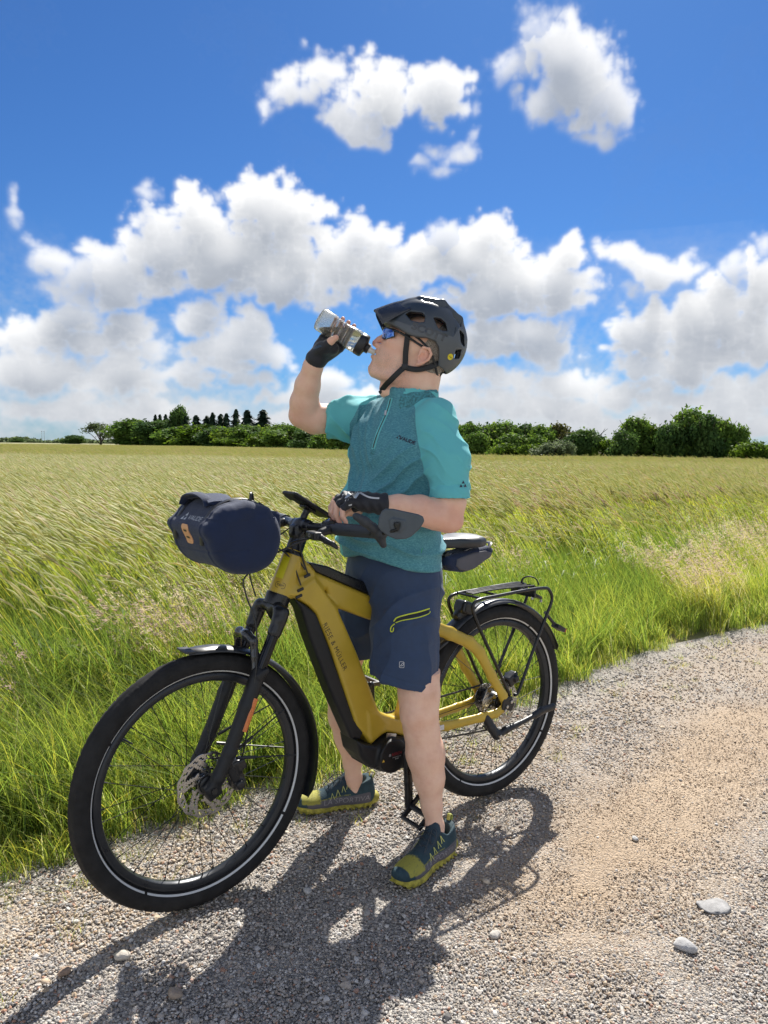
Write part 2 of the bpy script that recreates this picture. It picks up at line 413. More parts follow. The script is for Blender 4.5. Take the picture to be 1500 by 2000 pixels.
# ground sheet: soil and thatch under the grass
def soil_mat():
    m, nt, N, L, out = _nodes('field_soil')
    p = N.new('ShaderNodeBsdfPrincipled'); L.new(p.outputs[0], out.inputs[0]); p.inputs['Roughness'].default_value = .95
    n = noise_tex(N, L, 1.2, 8, 'Object')
    r = ramp_node(N, L, n.outputs[0], [(.3, (.09, .11, .035)), (.5, (.16, .16, .06)), (.7, (.24, .20, .10))])
    L.new(r.outputs[0], p.inputs['Base Color']); return m
g = 3200
ground = mesh_obj('ground', [(-g, -60, -.035), (g, -60, -.035), (g, 5000, -.035), (-g, 5000, -.035)], [(0, 1, 2, 3)], soil_mat(), smooth=False)
tag(ground, 'flat brown-green soil under the field reaching the horizon', kind='structure')

def gravel_mat():
    m, nt, N, L, out = _nodes('gravel')
    p = N.new('ShaderNodeBsdfPrincipled'); L.new(p.outputs[0], out.inputs[0]); p.inputs['Roughness'].default_value = .9
    p.inputs['Specular IOR Level'].default_value = .25
    tc = N.new('ShaderNodeTexCoord')
    v = N.new('ShaderNodeTexVoronoi'); v.inputs['Scale'].default_value = 210; L.new(tc.outputs['Object'], v.inputs['Vector'])
    v2 = N.new('ShaderNodeTexVoronoi'); v2.inputs['Scale'].default_value = 95; L.new(tc.outputs['Object'], v2.inputs['Vector'])
    sep = N.new('ShaderNodeSeparateColor'); L.new(v.outputs['Color'], sep.inputs[0])
    grain = ramp_node(N, L, sep.outputs[0], [(0, (.12, .115, .11)), (.2, (.28, .265, .245)), (.7, (.46, .43, .385)), (1, (.66, .62, .56))])
    n = noise_tex(N, L, 1.1, 5)
    # tan sandy patches
    att = N.new('ShaderNodeAttribute'); att.attribute_name = 'sand'
    sr = N.new('ShaderNodeMapRange'); L.new(att.outputs['Fac'], sr.inputs[0])
    sand = N.new('ShaderNodeMix'); sand.data_type = 'RGBA'; sand.inputs['B'].default_value = (.54, .405, .27, 1)
    mu = N.new('ShaderNodeMath'); mu.operation = 'MULTIPLY'; L.new(sr.outputs[0], mu.inputs[0]); mu.inputs[1].default_value = .8
    L.new(mu.outputs[0], sand.inputs['Factor']); L.new(grain.outputs[0], sand.inputs['A'])
    dirt = N.new('ShaderNodeMix'); dirt.data_type = 'RGBA'; dirt.blend_type = 'MULTIPLY'; dirt.inputs['Factor'].default_value = 1
    rr = ramp_node(N, L, n.outputs[0], [(.3, (.80, .78, .77)), (.7, (1, 1, 1))])
    L.new(sand.outputs['Result'], dirt.inputs['A']); L.new(rr.outputs[0], dirt.inputs['B'])
    L.new(dirt.outputs['Result'], p.inputs['Base Color'])
    b = N.new('ShaderNodeBump'); b.inputs['Strength'].default_value = 1; b.inputs['Distance'].default_value = .006; b.invert = True
    ad = N.new('ShaderNodeMath'); ad.operation = 'ADD'; L.new(v.outputs['Distance'], ad.inputs[0]); L.new(v2.outputs['Distance'], ad.inputs[1])
    L.new(ad.outputs[0], b.inputs['Height']); L.new(b.outputs[0], p.inputs['Normal'])
    return m
def sand_mask(x, y):
    # the tan worn strip right of the bicycle, running along the track
    d = edge_d(x, y)
    s = np.exp(-((d + .90 + .10 * np.sin(x * 1.7)) / .36) ** 2) * (.35 + .8 * hnoise(x, y, .4, 4) + .25 * hnoise(x, y, .1, 6)) * np.clip((x - .10) * 1.8, 0, 1)
    s2 = np.exp(-((d + .28) / .25) ** 2) * (.15 + .5 * hnoise(x, y, .35, 5))
    return np.clip(s * 1.1 + s2, 0, 1)
def make_track():
    # rows follow the verge line, columns go from it to the right
    ts = np.concatenate([np.linspace(-6, -1.2, 20), np.linspace(-1.1, 8, 330), np.linspace(8.3, 60, 90), np.array([90, 150, 300.])])
    te = EX * .768 + EY * .64; de = -EX * .64 + EY * .768
    ws = np.concatenate([np.linspace(.16, -2.6, 110), np.linspace(-2.7, -6.5, 20)])
    T, Wd = np.meshgrid(ts, ws, indexing='ij')
    D = np.interp(T, te, de) + Wd
    X = T * .768 - D * .64; Y = T * .64 + D * .768
    Z = .0 + .010 * (hnoise(X, Y, .45, 1) - .5) + .006 * (hnoise(X, Y, .09, 2) - .5)
    Z -= np.clip((Wd) / .16, 0, 1) * .02
    Z -= .006
    v = np.stack([X, Y, Z], -1).reshape(-1, 3)
    nr, nc = T.shape
    i = np.arange(nr - 1)[:, None] * nc + np.arange(nc - 1)[None, :]
    f = np.stack([i, i + 1, i + nc + 1, i + nc], -1).reshape(-1, 4)
    o = mesh_obj('gravel_track', v, f, gravel_mat())
    a = o.data.attributes.new('sand', 'FLOAT', 'POINT'); a.data.foreach_set('value', sand_mask(v[:, 0], v[:, 1]).astype(np.float32))
    tag(o, 'grey gravel farm track with a tan worn strip beside the field', kind='structure')
    return o
make_track()

def rock_sources(n, m):
    out = []
    for k in range(n):
        bm = bmesh.new(); bmesh.ops.create_icosphere(bm, subdivisions=1, radius=1)
        for v in bm.verts:
            v.co *= rng.uniform(.72, 1.15)
            v.co.x *= 1.15; v.co.z *= .68
        me = bpy.data.meshes.new('stone'); bm.to_mesh(me); bm.free()
        if k % 2: me.polygons.foreach_set('use_smooth', [True] * len(me.polygons))
        me.materials.append(m); out.append(bpy.data.objects.new('stone', me))
    return out
def stone_mat(name='stone', stops=None):
    m, nt, N, L, out = _nodes(name)
    p = N.new('ShaderNodeBsdfPrincipled'); L.new(p.outputs[0], out.inputs[0]); p.inputs['Roughness'].default_value = .75
    p.inputs['Specular IOR Level'].default_value = .35
    oi = N.new('ShaderNodeObjectInfo')
    r = ramp_node(N, L, oi.outputs['Random'], stops or [(0, (.09, .085, .085)), (.08, (.24, .23, .22)), (.3, (.37, .35, .325)), (.5, (.44, .40, .36)), (.64, (.38, .31, .25)), (.78, (.56, .53, .49)), (.93, (.62, .60, .57)), (.97, (.40, .22, .15)), (1, (.42, .25, .17))])
    n = noise_tex(N, L, 2.5, 4)
    r2 = ramp_node(N, L, n.outputs[0], [(.3, (.72, .72, .72)), (.7, (1.1, 1.08, 1.05))])
    mx = N.new('ShaderNodeMix'); mx.data_type = 'RGBA'; mx.blend_type = 'MULTIPLY'; mx.inputs['Factor'].default_value = 1
    L.new(r.outputs[0], mx.inputs['A']); L.new(r2.outputs[0], mx.inputs['B']); L.new(mx.outputs['Result'], p.inputs['Base Color'])
    return m
def make_gravel():
    def band(n, y0, y1, smin, smax, pw, sink=.25):
        y = y0 + (y1 - y0) * rng.random(n * 2) ** 1.5
        x = (rng.random(n * 2) * 2 - 1) * (y * .56 + .35)
        d = edge_d(x, y)
        keep = (d < .10 - rng.random(n * 2) * .14) & (d > -6) & (rng.random(n * 2) < np.clip((y - y0) / (.9 if y0 > 2 else .01), 0, 1)) & (rng.random(n * 2) < np.clip((y1 - y) / .9, 0, 1))
        x, y, d = x[keep][:n], y[keep][:n], d[keep][:n]
        s = smin + (smax - smin) * rng.random(len(x)) ** pw
        bigger = np.exp(-((d + .25) / .3) ** 2) * .35 + .9
        s *= bigger
        sm = sand_mask(x, y); s *= 1 - .38 * sm
        z = .008 * (hnoise(x, y, .45, 1) - .5) - .004 + s * (.5 - sink) * .6
        return np.stack([x, y, z], 1), s
    P = []; S = []
    for args in ((95000, 1.25, 3.8, .0020, .0050, 1.2), (6500, 1.25, 4.6, .005, .0098, 2.4, .45), (38000, 2.7, 9.0, .0032, .0075, 1.6), (110, 1.3, 4.5, .010, .017, 2.5, .35)):
        a, b = band(*args); P.append(a); S.append(b)
    P = np.concatenate(P); S = np.concatenate(S); n = len(P)
    rot = np.stack([rng.uniform(-.5, .5, n), rng.uniform(-.5, .5, n), rng.uniform(0, 6.28, n)], 1)
    scl = S[:, None] * rng.uniform(.75, 1.25, (n, 3))
    o = gn_scatter('gravel', P, rot, scl, np.where(rng.random(n) < sand_mask(P[:, 0], P[:, 1]) * .9, rng.integers(8, 12, n), rng.integers(0, 8, n)), rock_sources(8, stone_mat()) + rock_sources(4, stone_mat('sandy_stone', [(0, (.16, .12, .09)), (.15, (.38, .29, .20)), (.5, (.52, .40, .28)), (.85, (.60, .49, .36)), (1, (.62, .56, .47))])))
    tag(o, 'loose grey and pale gravel stones covering the farm track', kind='stuff')
make_gravel()

# a few single stones that stand out
PEB = [(-.65, 1.81, .017, 'pale cream pebble in the sun between the two wheel shadows at bottom left', (.46, .42, .36)),
       (-.77, 1.75, .014, 'brown rounded pebble in the narrow front wheel shadow, left-most of the single stones', (.30, .21, .15)),
       (-.48, 1.68, .016, 'brown pebble in the dark shadow near the bottom edge, left of centre', (.33, .26, .20)),
       (.31, 1.91, .014, 'pale small stone on sunny gravel right of the rider shadow', (.44, .41, .37)),
       (-.21, 2.10, .012, 'white angular pebble in the sun patch between the shoes', (.48, .46, .43)),
       (.955, 2.05, .042, 'flat light grey broken stone half sunk in the gravel at the right edge', (.29, .285, .28)),
       (.85, 2.42, .011, 'white flat stone on the gravel at the right, above the broken grey one', (.46, .45, .43)),
       (.80, 1.87, .024, 'small light grey flat stone below the larger flat one at the lower right', (.38, .375, .37))]
for i, (x, y, s, lab, c) in enumerate(PEB):
    bm = bmesh.new(); bmesh.ops.create_icosphere(bm, subdivisions=3, radius=1)
    fl = .11 if s > .024 else .6
    for v in bm.verts:
        co = v.co.copy()
        k = 1 + (.10 * math.sin(co.x * 11 + i) * math.sin(co.y * 13) if s > .024 else 0) + .16 * math.sin(co.x * 3.1 + i) * math.cos(co.y * 2.7 + i * 2) + .06 * math.sin(co.z * 9 + co.x * 7 + i)
        v.co = Vector((co.x * 1.2 * k, co.y * .9 * k, co.z * fl * k)) * s
    me = bpy.data.meshes.new('pebble'); bm.to_mesh(me); bm.free()
    me.polygons.foreach_set('use_smooth', [True] * len(me.polygons))
    me.materials.append(mat('pebble_%d' % i, c, .8, var=.25, scale=60, bump=.8, bscale=160, spec=.3))
    o = bpy.data.objects.new('pebble', me); COL.objects.link(o); o.location = (x, y, s * fl * .45); o.rotation_euler = (0, 0, i * 1.3)
    tag(o, lab, 'stone')

# ------------------------------------------------------------------ grass and crop
def strip(MBv, MBf, p0, dirx, bend, h, w, seg=3, az=0., tipw=.1, cols=None, cv=0):
    """a grass blade: narrow curved strip"""
    o = len(MBv); ca, sa = math.cos(az), math.sin(az)
    for i in range(seg + 1):
        t = i / seg
        off = bend * t * t
        x = p0[0] + dirx[0] * off; y = p0[1] + dirx[1] * off
        z = h * (t - .18 * (bend / max(h, .01)) * t * t)
        ww = w * (1 - t) ** .7 if i < seg else w * tipw
        if i == 0: ww = w * .8
        MBv.append((x - ca * ww / 2, y - sa * ww / 2, z)); MBv.append((x + ca * ww / 2, y + sa * ww / 2, z))
        if i: MBf.append((o + 2 * i - 2, o + 2 * i - 1, o + 2 * i + 1, o + 2 * i))
        if cols is not None: cols += [cv, cv]
def spindle(MBv, MBf, path, rads, cols, cv, seg=4):
    o = len(MBv)
    for i, (p, r_) in enumerate(zip(path, rads)):
        d = (path[min(i + 1, len(path) - 1)] - path[max(i - 1, 0)]).normalized()
        a = Vector((0, 1, 0)); a = (a - d * a.dot(d)).normalized(); b = d.cross(a)
        for k in range(seg):
            t = 2 * math.pi * k / seg
            MBv.append(tuple(p + a * math.cos(t) * r_ + b * math.sin(t) * r_)); cols.append(cv)
    for i in range(len(path) - 1):
        for k in range(seg):
            MBf.append((o + i * seg + k, o + i * seg + (k + 1) % seg, o + (i + 1) * seg + (k + 1) % seg, o + (i + 1) * seg + k))
def src_obj(v, f, cols, m):
    o = mesh_obj('tuft', v, f, m, smooth=True, link=False)
    a = o.data.attributes.new('tone', 'FLOAT', 'POINT'); a.data.foreach_set('value', np.asarray(cols, np.float32))
    return o
def plant_mat():
    # tone: 0 deep green .. .45 fresh yellow green .. .6 dry straw .. .8 seed head pale .. 1 pinkish brown panicle
    m, nt, N, L, out = _nodes('grass_blades')
    a = N.new('ShaderNodeAttribute'); a.attribute_name = 'tone'
    oi = N.new('ShaderNodeObjectInfo')
    ad = N.new('ShaderNodeMath'); ad.operation = 'MULTIPLY_ADD'; L.new(oi.outputs['Random'], ad.inputs[0]); ad.inputs[1].default_value = .14; L.new(a.outputs['Fac'], ad.inputs[2])
    sb = N.new('ShaderNodeMath'); sb.operation = 'SUBTRACT'; L.new(ad.outputs[0], sb.inputs[0]); sb.inputs[1].default_value = .07
    r = ramp_node(N, L, sb.outputs[0], [(0, (.050, .100, .024)), (.22, (.130, .195, .040)), (.42, (.285, .335, .070)), (.52, (.42, .38, .07)), (.58, (.46, .41, .20)), (.70, (.33, .36, .165)), (.82, (.45, .44, .24)), (.9, (.44, .38, .28)), (1, (.33, .25, .21))])
    p = N.new('ShaderNodeBsdfPrincipled'); L.new(r.outputs[0], p.inputs['Base Color']); p.inputs['Roughness'].default_value = .55; p.inputs['Specular IOR Level'].default_value = .3
    t = N.new('ShaderNodeBsdfTranslucent')
    hs = N.new('ShaderNodeHueSaturation'); hs.inputs['Hue'].default_value = .492; hs.inputs['Saturation'].default_value = 1.1; hs.inputs['Value'].default_value = 1.9
    L.new(r.outputs[0], hs.inputs['Color']); L.new(hs.outputs[0], t.inputs[0])
    mx = N.new('ShaderNodeMixShader'); mx.inputs[0].default_value = .5
    L.new(p.outputs[0], mx.inputs[1]); L.new(t.outputs[0], mx.inputs[2]); L.new(mx.outputs[0], out.inputs[0])
    return m
PM = plant_mat()
WIND = (-.92, -.18)
def grass_tuft(n, hmin, hmax, spread, w, lean=.35, tone=(.05, .45), seeds=0, seg=3):
    v, f, c = [], [], []
    for i in range(n):
        a = rng.uniform(0, 6.28); r_ = spread * math.sqrt(rng.random())
        p0 = (r_ * math.cos(a), r_ * math.sin(a))
        h = rng.uniform(hmin, hmax)
        dx = WIND[0] * rng.uniform(.2, 1.2) + rng.normal(0, .6); dy = WIND[1] + rng.normal(0, .65)
        strip(v, f, p0, (dx, dy), h * rng.uniform(.2, .9) * lean / .35, h, w * rng.uniform(.6, 1.25), seg, rng.uniform(-1.2, 1.2), cols=c, cv=rng.uniform(*tone) + (.3 if rng.random() < .05 else 0))
    for i in range(seeds):
        a = rng.uniform(0, 6.28); r_ = spread * math.sqrt(rng.random())
        p0 = Vector((r_ * math.cos(a), r_ * math.sin(a), 0)); h = hmax * rng.uniform(.9, 1.3)
        d = Vector((WIND[0] * rng.uniform(.5, 1.2) + rng.normal(0, .15), WIND[1] + rng.normal(0, .3), 0))
        path = []
        for k in range(5):
            t = k / 4; path.append(p0 + d * (h * .42 * t * t) + Vector((0, 0, h * (t - .12 * t * t))))
        strip(v, f, (p0.x, p0.y), (d.x, d.y), h * .42, h * .95, .0022, 4, rng.uniform(-.6, .6), tipw=.9, cols=c, cv=rng.uniform(.42, .62))
        tip = path[-1]; dd = (path[-1] - path[-2]).normalized()
        L_ = rng.uniform(.06, .12); tn = rng.uniform(.84, 1.04)
        for k in range(rng.integers(9, 15)):                 # loose drooping spikelets
            t = rng.random(); q = tip + dd * (t - .7) * L_
            sd = Vector((rng.normal(0, 1), rng.normal(0, 1), rng.normal(-.3, .6))) * (.016 * (1.15 - t)) + d * .012
            e = q + sd; wv = Vector((rng.normal(), rng.normal(), rng.normal())).normalized() * .0026
            o = len(v); v += [tuple(q), tuple(e - wv), tuple(e + dd * .012), tuple(e + wv)]; f.append((o, o + 1, o + 2, o + 3)); c += [tn] * 4
    return src_obj(v, f, c, PM)
def crop_patch(n, size, h0=.86, detail=True):
    """rye: thin stems, few leaves, long bristly heads bent over by the wind"""
    v, f, c = [], [], []
    for i in range(n):
        p0 = Vector((rng.uniform(-size / 2, size / 2), rng.uniform(-size / 2, size / 2), 0))
        h = h0 * rng.normal(1, .07)
        d = Vector((WIND[0] * rng.uniform(.8, 1.15) + rng.normal(0, .07), WIND[1] + rng.normal(0, .14), 0))
        st = 0
        ang = rng.uniform(-.6, .6)
        strip(v, f, (p0.x, p0.y), (d.x, d.y), h * .34, h * .92, .0035 if detail else .006, 3 if detail else 2, ang, tipw=.8, cols=c, cv=rng.uniform(.25, .5))
        if detail:
            for k in range(2):
                lz = rng.uniform(.15, .6); o = len(v)
                base = p0 + d * (h * .34 * lz * lz) + Vector((0, 0, h * lz)); ld = Vector((WIND[0] * .6 + rng.normal(0, .6), rng.normal(0, .6), 0)).normalized()
                a_ = base; b_ = base + ld * .07 + Vector((0, 0, .06)); e_ = base + ld * .17 + Vector((0, 0, rng.uniform(.0, .06)))
                wv = Vector((-ld.y, ld.x, 0)) * .0055; tn = rng.uniform(.12, .46) if rng.random() < .93 else .52
                v += [tuple(a_ - wv * .6), tuple(a_ + wv * .6), tuple(b_ + wv), tuple(b_ - wv), tuple(e_)]
                f += [(o, o + 1, o + 2, o + 3), (o + 3, o + 2, o + 4)]; c += [tn] * 5
        tip = p0 + d * (h * .34) + Vector((0, 0, h * .92 * (1 - .18 * .37)))
        hd = (d.normalized() * rng.uniform(.45, .85) + Vector((0, 0, rng.uniform(.45, 1.0)))).normalized()
        hl = rng.uniform(.11, .165); tn = rng.uniform(.64, .86)
        droop = Vector((WIND[0] * .5, 0, -1)) * rng.uniform(.01, .045)
        path = [tip, tip + hd * hl * .25, tip + hd * hl * .6 + droop * .3, tip + hd * hl + droop]
        R_ = .0064 if detail else .010
        spindle(v, f, path, [.002, R_, R_ * .85, .001], c, tn, 4 if detail else 3)
        if detail:
            for k in range(4):      # awns
                q = path[rng.integers(1, 4)]; e = q + hd * .045 + droop * .6 + Vector((rng.normal(0, .008), rng.normal(0, .010), rng.normal(0.006, .008)))
                o = len(v); v += [tuple(q - Vector((0, .0012, 0))), tuple(q + Vector((0, .0012, 0))), tuple(e)]; f.append((o, o + 1, o + 2)); c += [tn + .06] * 3
    return src_obj(v, f, c, PM)
def in_view(x, y, pad=1.0): return np.abs(x) < y * .56 + pad
def make_verge():
    src = [grass_tuft(26, .05, .14, .07, .0042, tone=(.1, .55)), grass_tuft(26, .04, .11, .08, .0035, lean=.5, tone=(.2, .6)),     # 0-1 short
           grass_tuft(30, .12, .30, .08, .0058), grass_tuft(30, .16, .34, .08, .0068, tone=(.1, .42)), grass_tuft(28, .10, .28, .08, .005, tone=(.15, .5)),   # 2-4 medium
           grass_tuft(28, .25, .50, .09, .0062, seeds=0), grass_tuft(26, .22, .46, .09, .0055, seeds=5, tone=(.2, .6)), grass_tuft(24, .25, .5, .09, .005, seeds=8, tone=(.25, .6)),
           grass_tuft(20, .3, .6, .1, .0075, tone=(.02, .35), seg=4)]  # 5-8 tall
    P, S, I = [], [], []
    n = 30000
    y = 1.2 + 13 * rng.random(n) ** 1.25; x = (rng.random(n) * 2 - 1) * (y * .56 + 1.0)
    d = edge_d(x, y) + .26 * (hnoise(x, y, .33, 8) - .5) + .20 * (hnoise(x, y, .11, 9) - .5)
    d = d - .13 * (hnoise(x, y, .8, 61) - .3) * np.clip(x + .8, 0, 1)
    keep = (d > 0) & (d < 3.4)
    x, y, d = x[keep], y[keep], d[keep]
    dd = np.clip(d, 0, 3)
    hn = hnoise(x, y, .7, 12); sd = hnoise(x, y, .9, 13)
    for xi, yi, di, h, s in zip(x, y, dd, hn, sd):
        u = rng.random()
        if di < .10: k = int(rng.integers(0, 2)) if u < .95 else 2; sc = rng.uniform(.45, .9)
        elif di < .28: k = int(rng.integers(0, 2)) if u < .4 else int(rng.integers(2, 5)); sc = rng.uniform(.6, .95)
        elif di < .75: k = int(rng.integers(2, 6)) if s < .6 or u < .5 else 6; sc = rng.uniform(.7, 1.05)
        else:
            k = (5 if u < .40 else 8 if u < .55 else 6 if u < .85 else 7) if s > .45 else (5 if u < .4 else 8 if u < .75 else 3)
            sc = rng.uniform(.75, 1.1) * (.85 + .3 * h)
        P.append((xi, yi, -.012)); S.append(sc); I.append(k)
    n = len(P); S = np.array(S)
    rot = np.stack([rng.normal(0, .08, n), rng.normal(0, .08, n), rng.normal(0, .5, n)], 1)
    o = gn_scatter('verge_grass', P, rot, np.stack([S, S, S], 1), I, src)
    tag(o, 'bright green wild grass with pinkish seed heads along the gravel track', kind='stuff')
    # thin weeds creeping into the gravel edge
    n = 5200
    y = 1.5 + 6 * rng.random(n) ** 1.3; x = (rng.random(n) * 2 - 1) * (y * .56 + .8)
    d = edge_d(x, y); k = (d < .02) & (d > -.55) & (rng.random(n) < np.exp(d / .20)) & (hnoise(x, y, .22, 21) + .3 * hnoise(x, y, .07, 22) > .52)
    P = np.stack([x[k], y[k], np.full(k.sum(), -.012)], 1); m_ = len(P)
    s = rng.uniform(.25, .75, m_)
    src2 = [grass_tuft(16, .04, .10, .06, .0032, lean=.6, tone=(.25, .62)) for _ in range(2)]
    o = gn_scatter('sparse_weeds', P, np.stack([rng.normal(0, .1, m_), rng.normal(0, .1, m_), rng.uniform(0, 6.28, m_)], 1), np.stack([s, s, s], 1), rng.integers(0, 2, m_), src2)
    tag(o, 'sparse low weeds and dry grass on the edge of the gravel', kind='stuff')
make_verge()
def make_crop():
    near = [crop_patch(78, .5) for _ in range(5)]
    thinp = [crop_patch(18, .45, h0=.80) for _ in range(3)]
    far = [crop_patch(170, 1.5, detail=False) for _ in range(4)]
    P, S, I, RZ = [], [], [], []
    for gx in np.arange(-24, 24, .40):
        for gy in np.arange(2.4, 26, .40):
            x = gx + rng.uniform(-.12, .12); y = gy + rng.uniform(-.12, .12)
            if not in_view(x, y, .9): continue
            d = float(edge_d(x, y)) + .5 * (float(hnoise(x, y, 1.3, 31)) - .5)
            if d < 1.05: continue
            if d < 1.9:
                P.append((x, y, -.012)); S.append(rng.uniform(.8, 1.0)); I.append(9 + int(rng.integers(0, 3))); RZ.append(rng.normal(0, .2)); continue
            P.append((x, y, -.012)); S.append(1.0 + .14 * (float(hnoise(x, y, 3.0, 33)) - .5) - .1 * max(0, 2.4 - d)); I.append(int(rng.integers(0, 5))); RZ.append(rng.normal(0, .18))
    for gy in np.concatenate([np.arange(25.5, 70, 1.15), np.arange(70, 150, 1.7)]):
        for gx in np.arange(-gy * .57 - 1.5, gy * .57 + 1.5, 1.15 if gy < 70 else 1.7):
            x = gx + rng.uniform(-.3, .3); y = gy + rng.uniform(-.3, .3)
            if x > 1 and y > 47 - x * .1: continue
            if x > -8 and y > 90: continue
            P.append((x, y, -.012)); s = 1.0 + .12 * (float(hnoise(x, y, 6.0, 33)) - .5); S.append(s); I.append(5 + int(rng.integers(0, 4))); RZ.append(rng.normal(0, .15))
    S = np.array(S); n = len(P)
    o = gn_scatter('rye_crop', P, np.stack([np.zeros(n), np.zeros(n), RZ], 1), np.stack([S * 1.0, S * 1.0, S], 1), I, near + far + thinp)
    tag(o, 'pale green rye crop with nodding heads blown to the left', 'crop', kind='stuff')
    # the closed canopy farther off, where stalks can no longer be told apart
    m, nt, N, L, out = _nodes('crop_canopy')
    p = N.new('ShaderNodeBsdfPrincipled'); L.new(p.outputs[0], out.inputs[0]); p.inputs['Roughness'].default_value = .9; p.inputs['Specular IOR Level'].default_value = .1
    tc = N.new('ShaderNodeTexCoord'); mp = N.new('ShaderNodeMapping'); mp.inputs['Scale'].default_value = (1.0, .16, 1); L.new(tc.outputs['Object'], mp.inputs[0])
    n1 = N.new('ShaderNodeTexNoise'); n1.inputs['Scale'].default_value = 1.4; n1.inputs['Detail'].default_value = 8; L.new(mp.outputs[0], n1.inputs[0])
    r = ramp_node(N, L, n1.outputs[0], [(.25, (.17, .18, .09)), (.5, (.26, .255, .135)), (.75, (.36, .33, .19))])
    L.new(r.outputs[0], p.inputs['Base Color'])
    b = N.new('ShaderNodeBump'); b.inputs['Strength'].default_value = .7; b.inputs['Distance'].default_value = .2
    n2 = noise_tex(N, L, 4, 6); L.new(n2.outputs[0], b.inputs['Height']); L.new(b.outputs[0], p.inputs['Normal'])
    xs = np.linspace(-1, 1, 60); ys = np.concatenate([np.linspace(24, 60, 40), np.linspace(63, 420, 60)])
    YY, XX = np.meshgrid(ys, xs, indexing='ij'); XX = XX * (YY * .62 + 3)
    ZZ = .70 + .10 * (hnoise(XX, YY, 6, 40) - .5) - .5 * np.clip((27 - YY) / 3, 0, 1)
    vv = np.stack([XX, YY, ZZ], -1).reshape(-1, 3); nr, nc = YY.shape
    i = np.arange(nr - 1)[:, None] * nc + np.arange(nc - 1)[None, :]
    o = mesh_obj('crop_canopy', vv, np.stack([i, i + 1, i + nc + 1, i + nc], -1).reshape(-1, 4), m)
    tag(o, 'far part of the pale rye field seen as one closed canopy', kind='stuff')
make_crop()

# ------------------------------------------------------------------ trees
def crown_mesh(name, n, kind, seed):
    r = np.random.default_rng(seed)
    if kind == 'conifer':
        t = r.random(n) ** .8; ang = r.random(n) * 6.283
        lay = .70 + .30 * np.cos(t * (38 + seed % 5 * 4) + np.sin(ang * 2 + seed) * 2.2); wv = (1.0 - t * .9) * lay * (.75 + .45 * np.sin(ang * 3 + seed + t * 7))
        rad = wv * (.35 + .65 * r.random(n) ** .5) * .5 * (.7 + .6 * np.sin(ang * 7 + np.floor(t * 14) * 2.1 + seed) ** 2)
        P = np.stack([rad * np.cos(ang), rad * np.sin(ang), .06 + t * .94 - rad * .18], 1)
        nrm = np.stack([np.cos(ang) * .6, np.sin(ang) * .6, np.full(n, .9)], 1); sz = .055
        tone = .25 * r.random(n) + .1
    else:
        nb = {'leafy': 16, 'dark': 15, 'pale': 12, 'brown': 14, 'grey': 16, 'sparse': 11}[kind]
        th = r.random(nb) * 6.283; hh = r.random(nb) ** .8
        if kind == 'sparse': hh = .25 + .7 * hh
        br = r.uniform(.13, .24, nb) * (.85 if kind in ('sparse', 'grey') else 1)
        env = 1.08 * np.sqrt(np.clip(1 - (hh * 1.05 - .38) ** 2 / .5, .05, 1)) * .36
        C = np.stack([env * np.cos(th) * r.uniform(.4, 1, nb) - hh * .05, env * np.sin(th) * r.uniform(.4, 1, nb), .14 + hh * .70], 1)
        C = np.concatenate([C, [[-.02, 0, .35], [0, 0, .55], [.02, 0, .75], [.12, .05, .2], [-.15, -.05, .22]]]) if kind != 'sparse' else C
        br = np.concatenate([br, [.25, .25, .18, .22, .22]]) if kind != 'sparse' else br
        bt = r.uniform(0, .5, len(C))
        k = r.integers(0, len(C), n)
        dv = r.normal(size=(n, 3)); dv /= np.linalg.norm(dv, axis=1)[:, None]
        rad = br[k] * (.55 + .5 * r.random(n)) * (1 + .25 * np.sin(dv[:, 0] * 9 + k) * np.cos(dv[:, 2] * 8 + k))
        P = C[k] + dv * rad[:, None] * np.array([1, 1, .85])
        P[:, 2] = np.maximum(P[:, 2], .0)
        nrm = dv + r.normal(0, .55, (n, 3)); nrm[:, 2] += .25; sz = .042 if kind not in ('sparse', 'grey') else .032
        tone = bt[k] + .5 * r.random(n)
        tips = r.random(n) < .06                      # ragged wind-blown shoots
        P[tips] += dv[tips] * .05 + np.array([-.02, 0, .02])
    nrm /= np.linalg.norm(nrm, axis=1)[:, None]
    a = np.cross(nrm, r.normal(size=(n, 3))); a /= np.linalg.norm(a, axis=1)[:, None]; b = np.cross(nrm, a)
    s = (sz * r.uniform(.5, 1.25, n))[:, None]
    v = np.stack([P - a * s, P - b * s * .6, P + a * s, P + b * s * .6], 1).reshape(-1, 3)
    o = mesh_obj(name, v, np.arange(n * 4).reshape(-1, 4), None, smooth=False, link=False)
    at = o.data.attributes.new('tone', 'FLOAT', 'POINT'); at.data.foreach_set('value', np.repeat(tone, 4).astype(np.float32))
    return o.data
TM = {'leafy': leaf_mat('leafy_foliage', [(0, (.045, .095, .022)), (.5, (.090, .155, .034)), (1, (.16, .22, .05))], .35, attr='tone'),
      'dark': leaf_mat('dark_foliage', [(0, (.028, .060, .022)), (.5, (.055, .102, .030)), (1, (.095, .150, .042))], .3, attr='tone'),
      'conifer': leaf_mat('conifer_needles', [(0, (.020, .040, .024)), (1, (.055, .085, .045))], .15, attr='tone'),
      'pale': leaf_mat('fresh_foliage', [(0, (.040, .080, .014)), (.5, (.085, .145, .024)), (1, (.15, .20, .04))], .4, attr='tone'),
      'brown': leaf_mat('olive_foliage', [(0, (.030, .036, .012)), (.5, (.065, .070, .022)), (1, (.11, .11, .035))], .3, attr='tone'),
      'grey': leaf_mat('willow_foliage', [(0, (.060, .085, .040)), (.5, (.11, .145, .075)), (1, (.19, .23, .13))], .35, attr='tone'),
      'sparse': leaf_mat('sparse_foliage', [(0, (.040, .062, .026)), (1, (.11, .14, .065))], .35, attr='tone')}
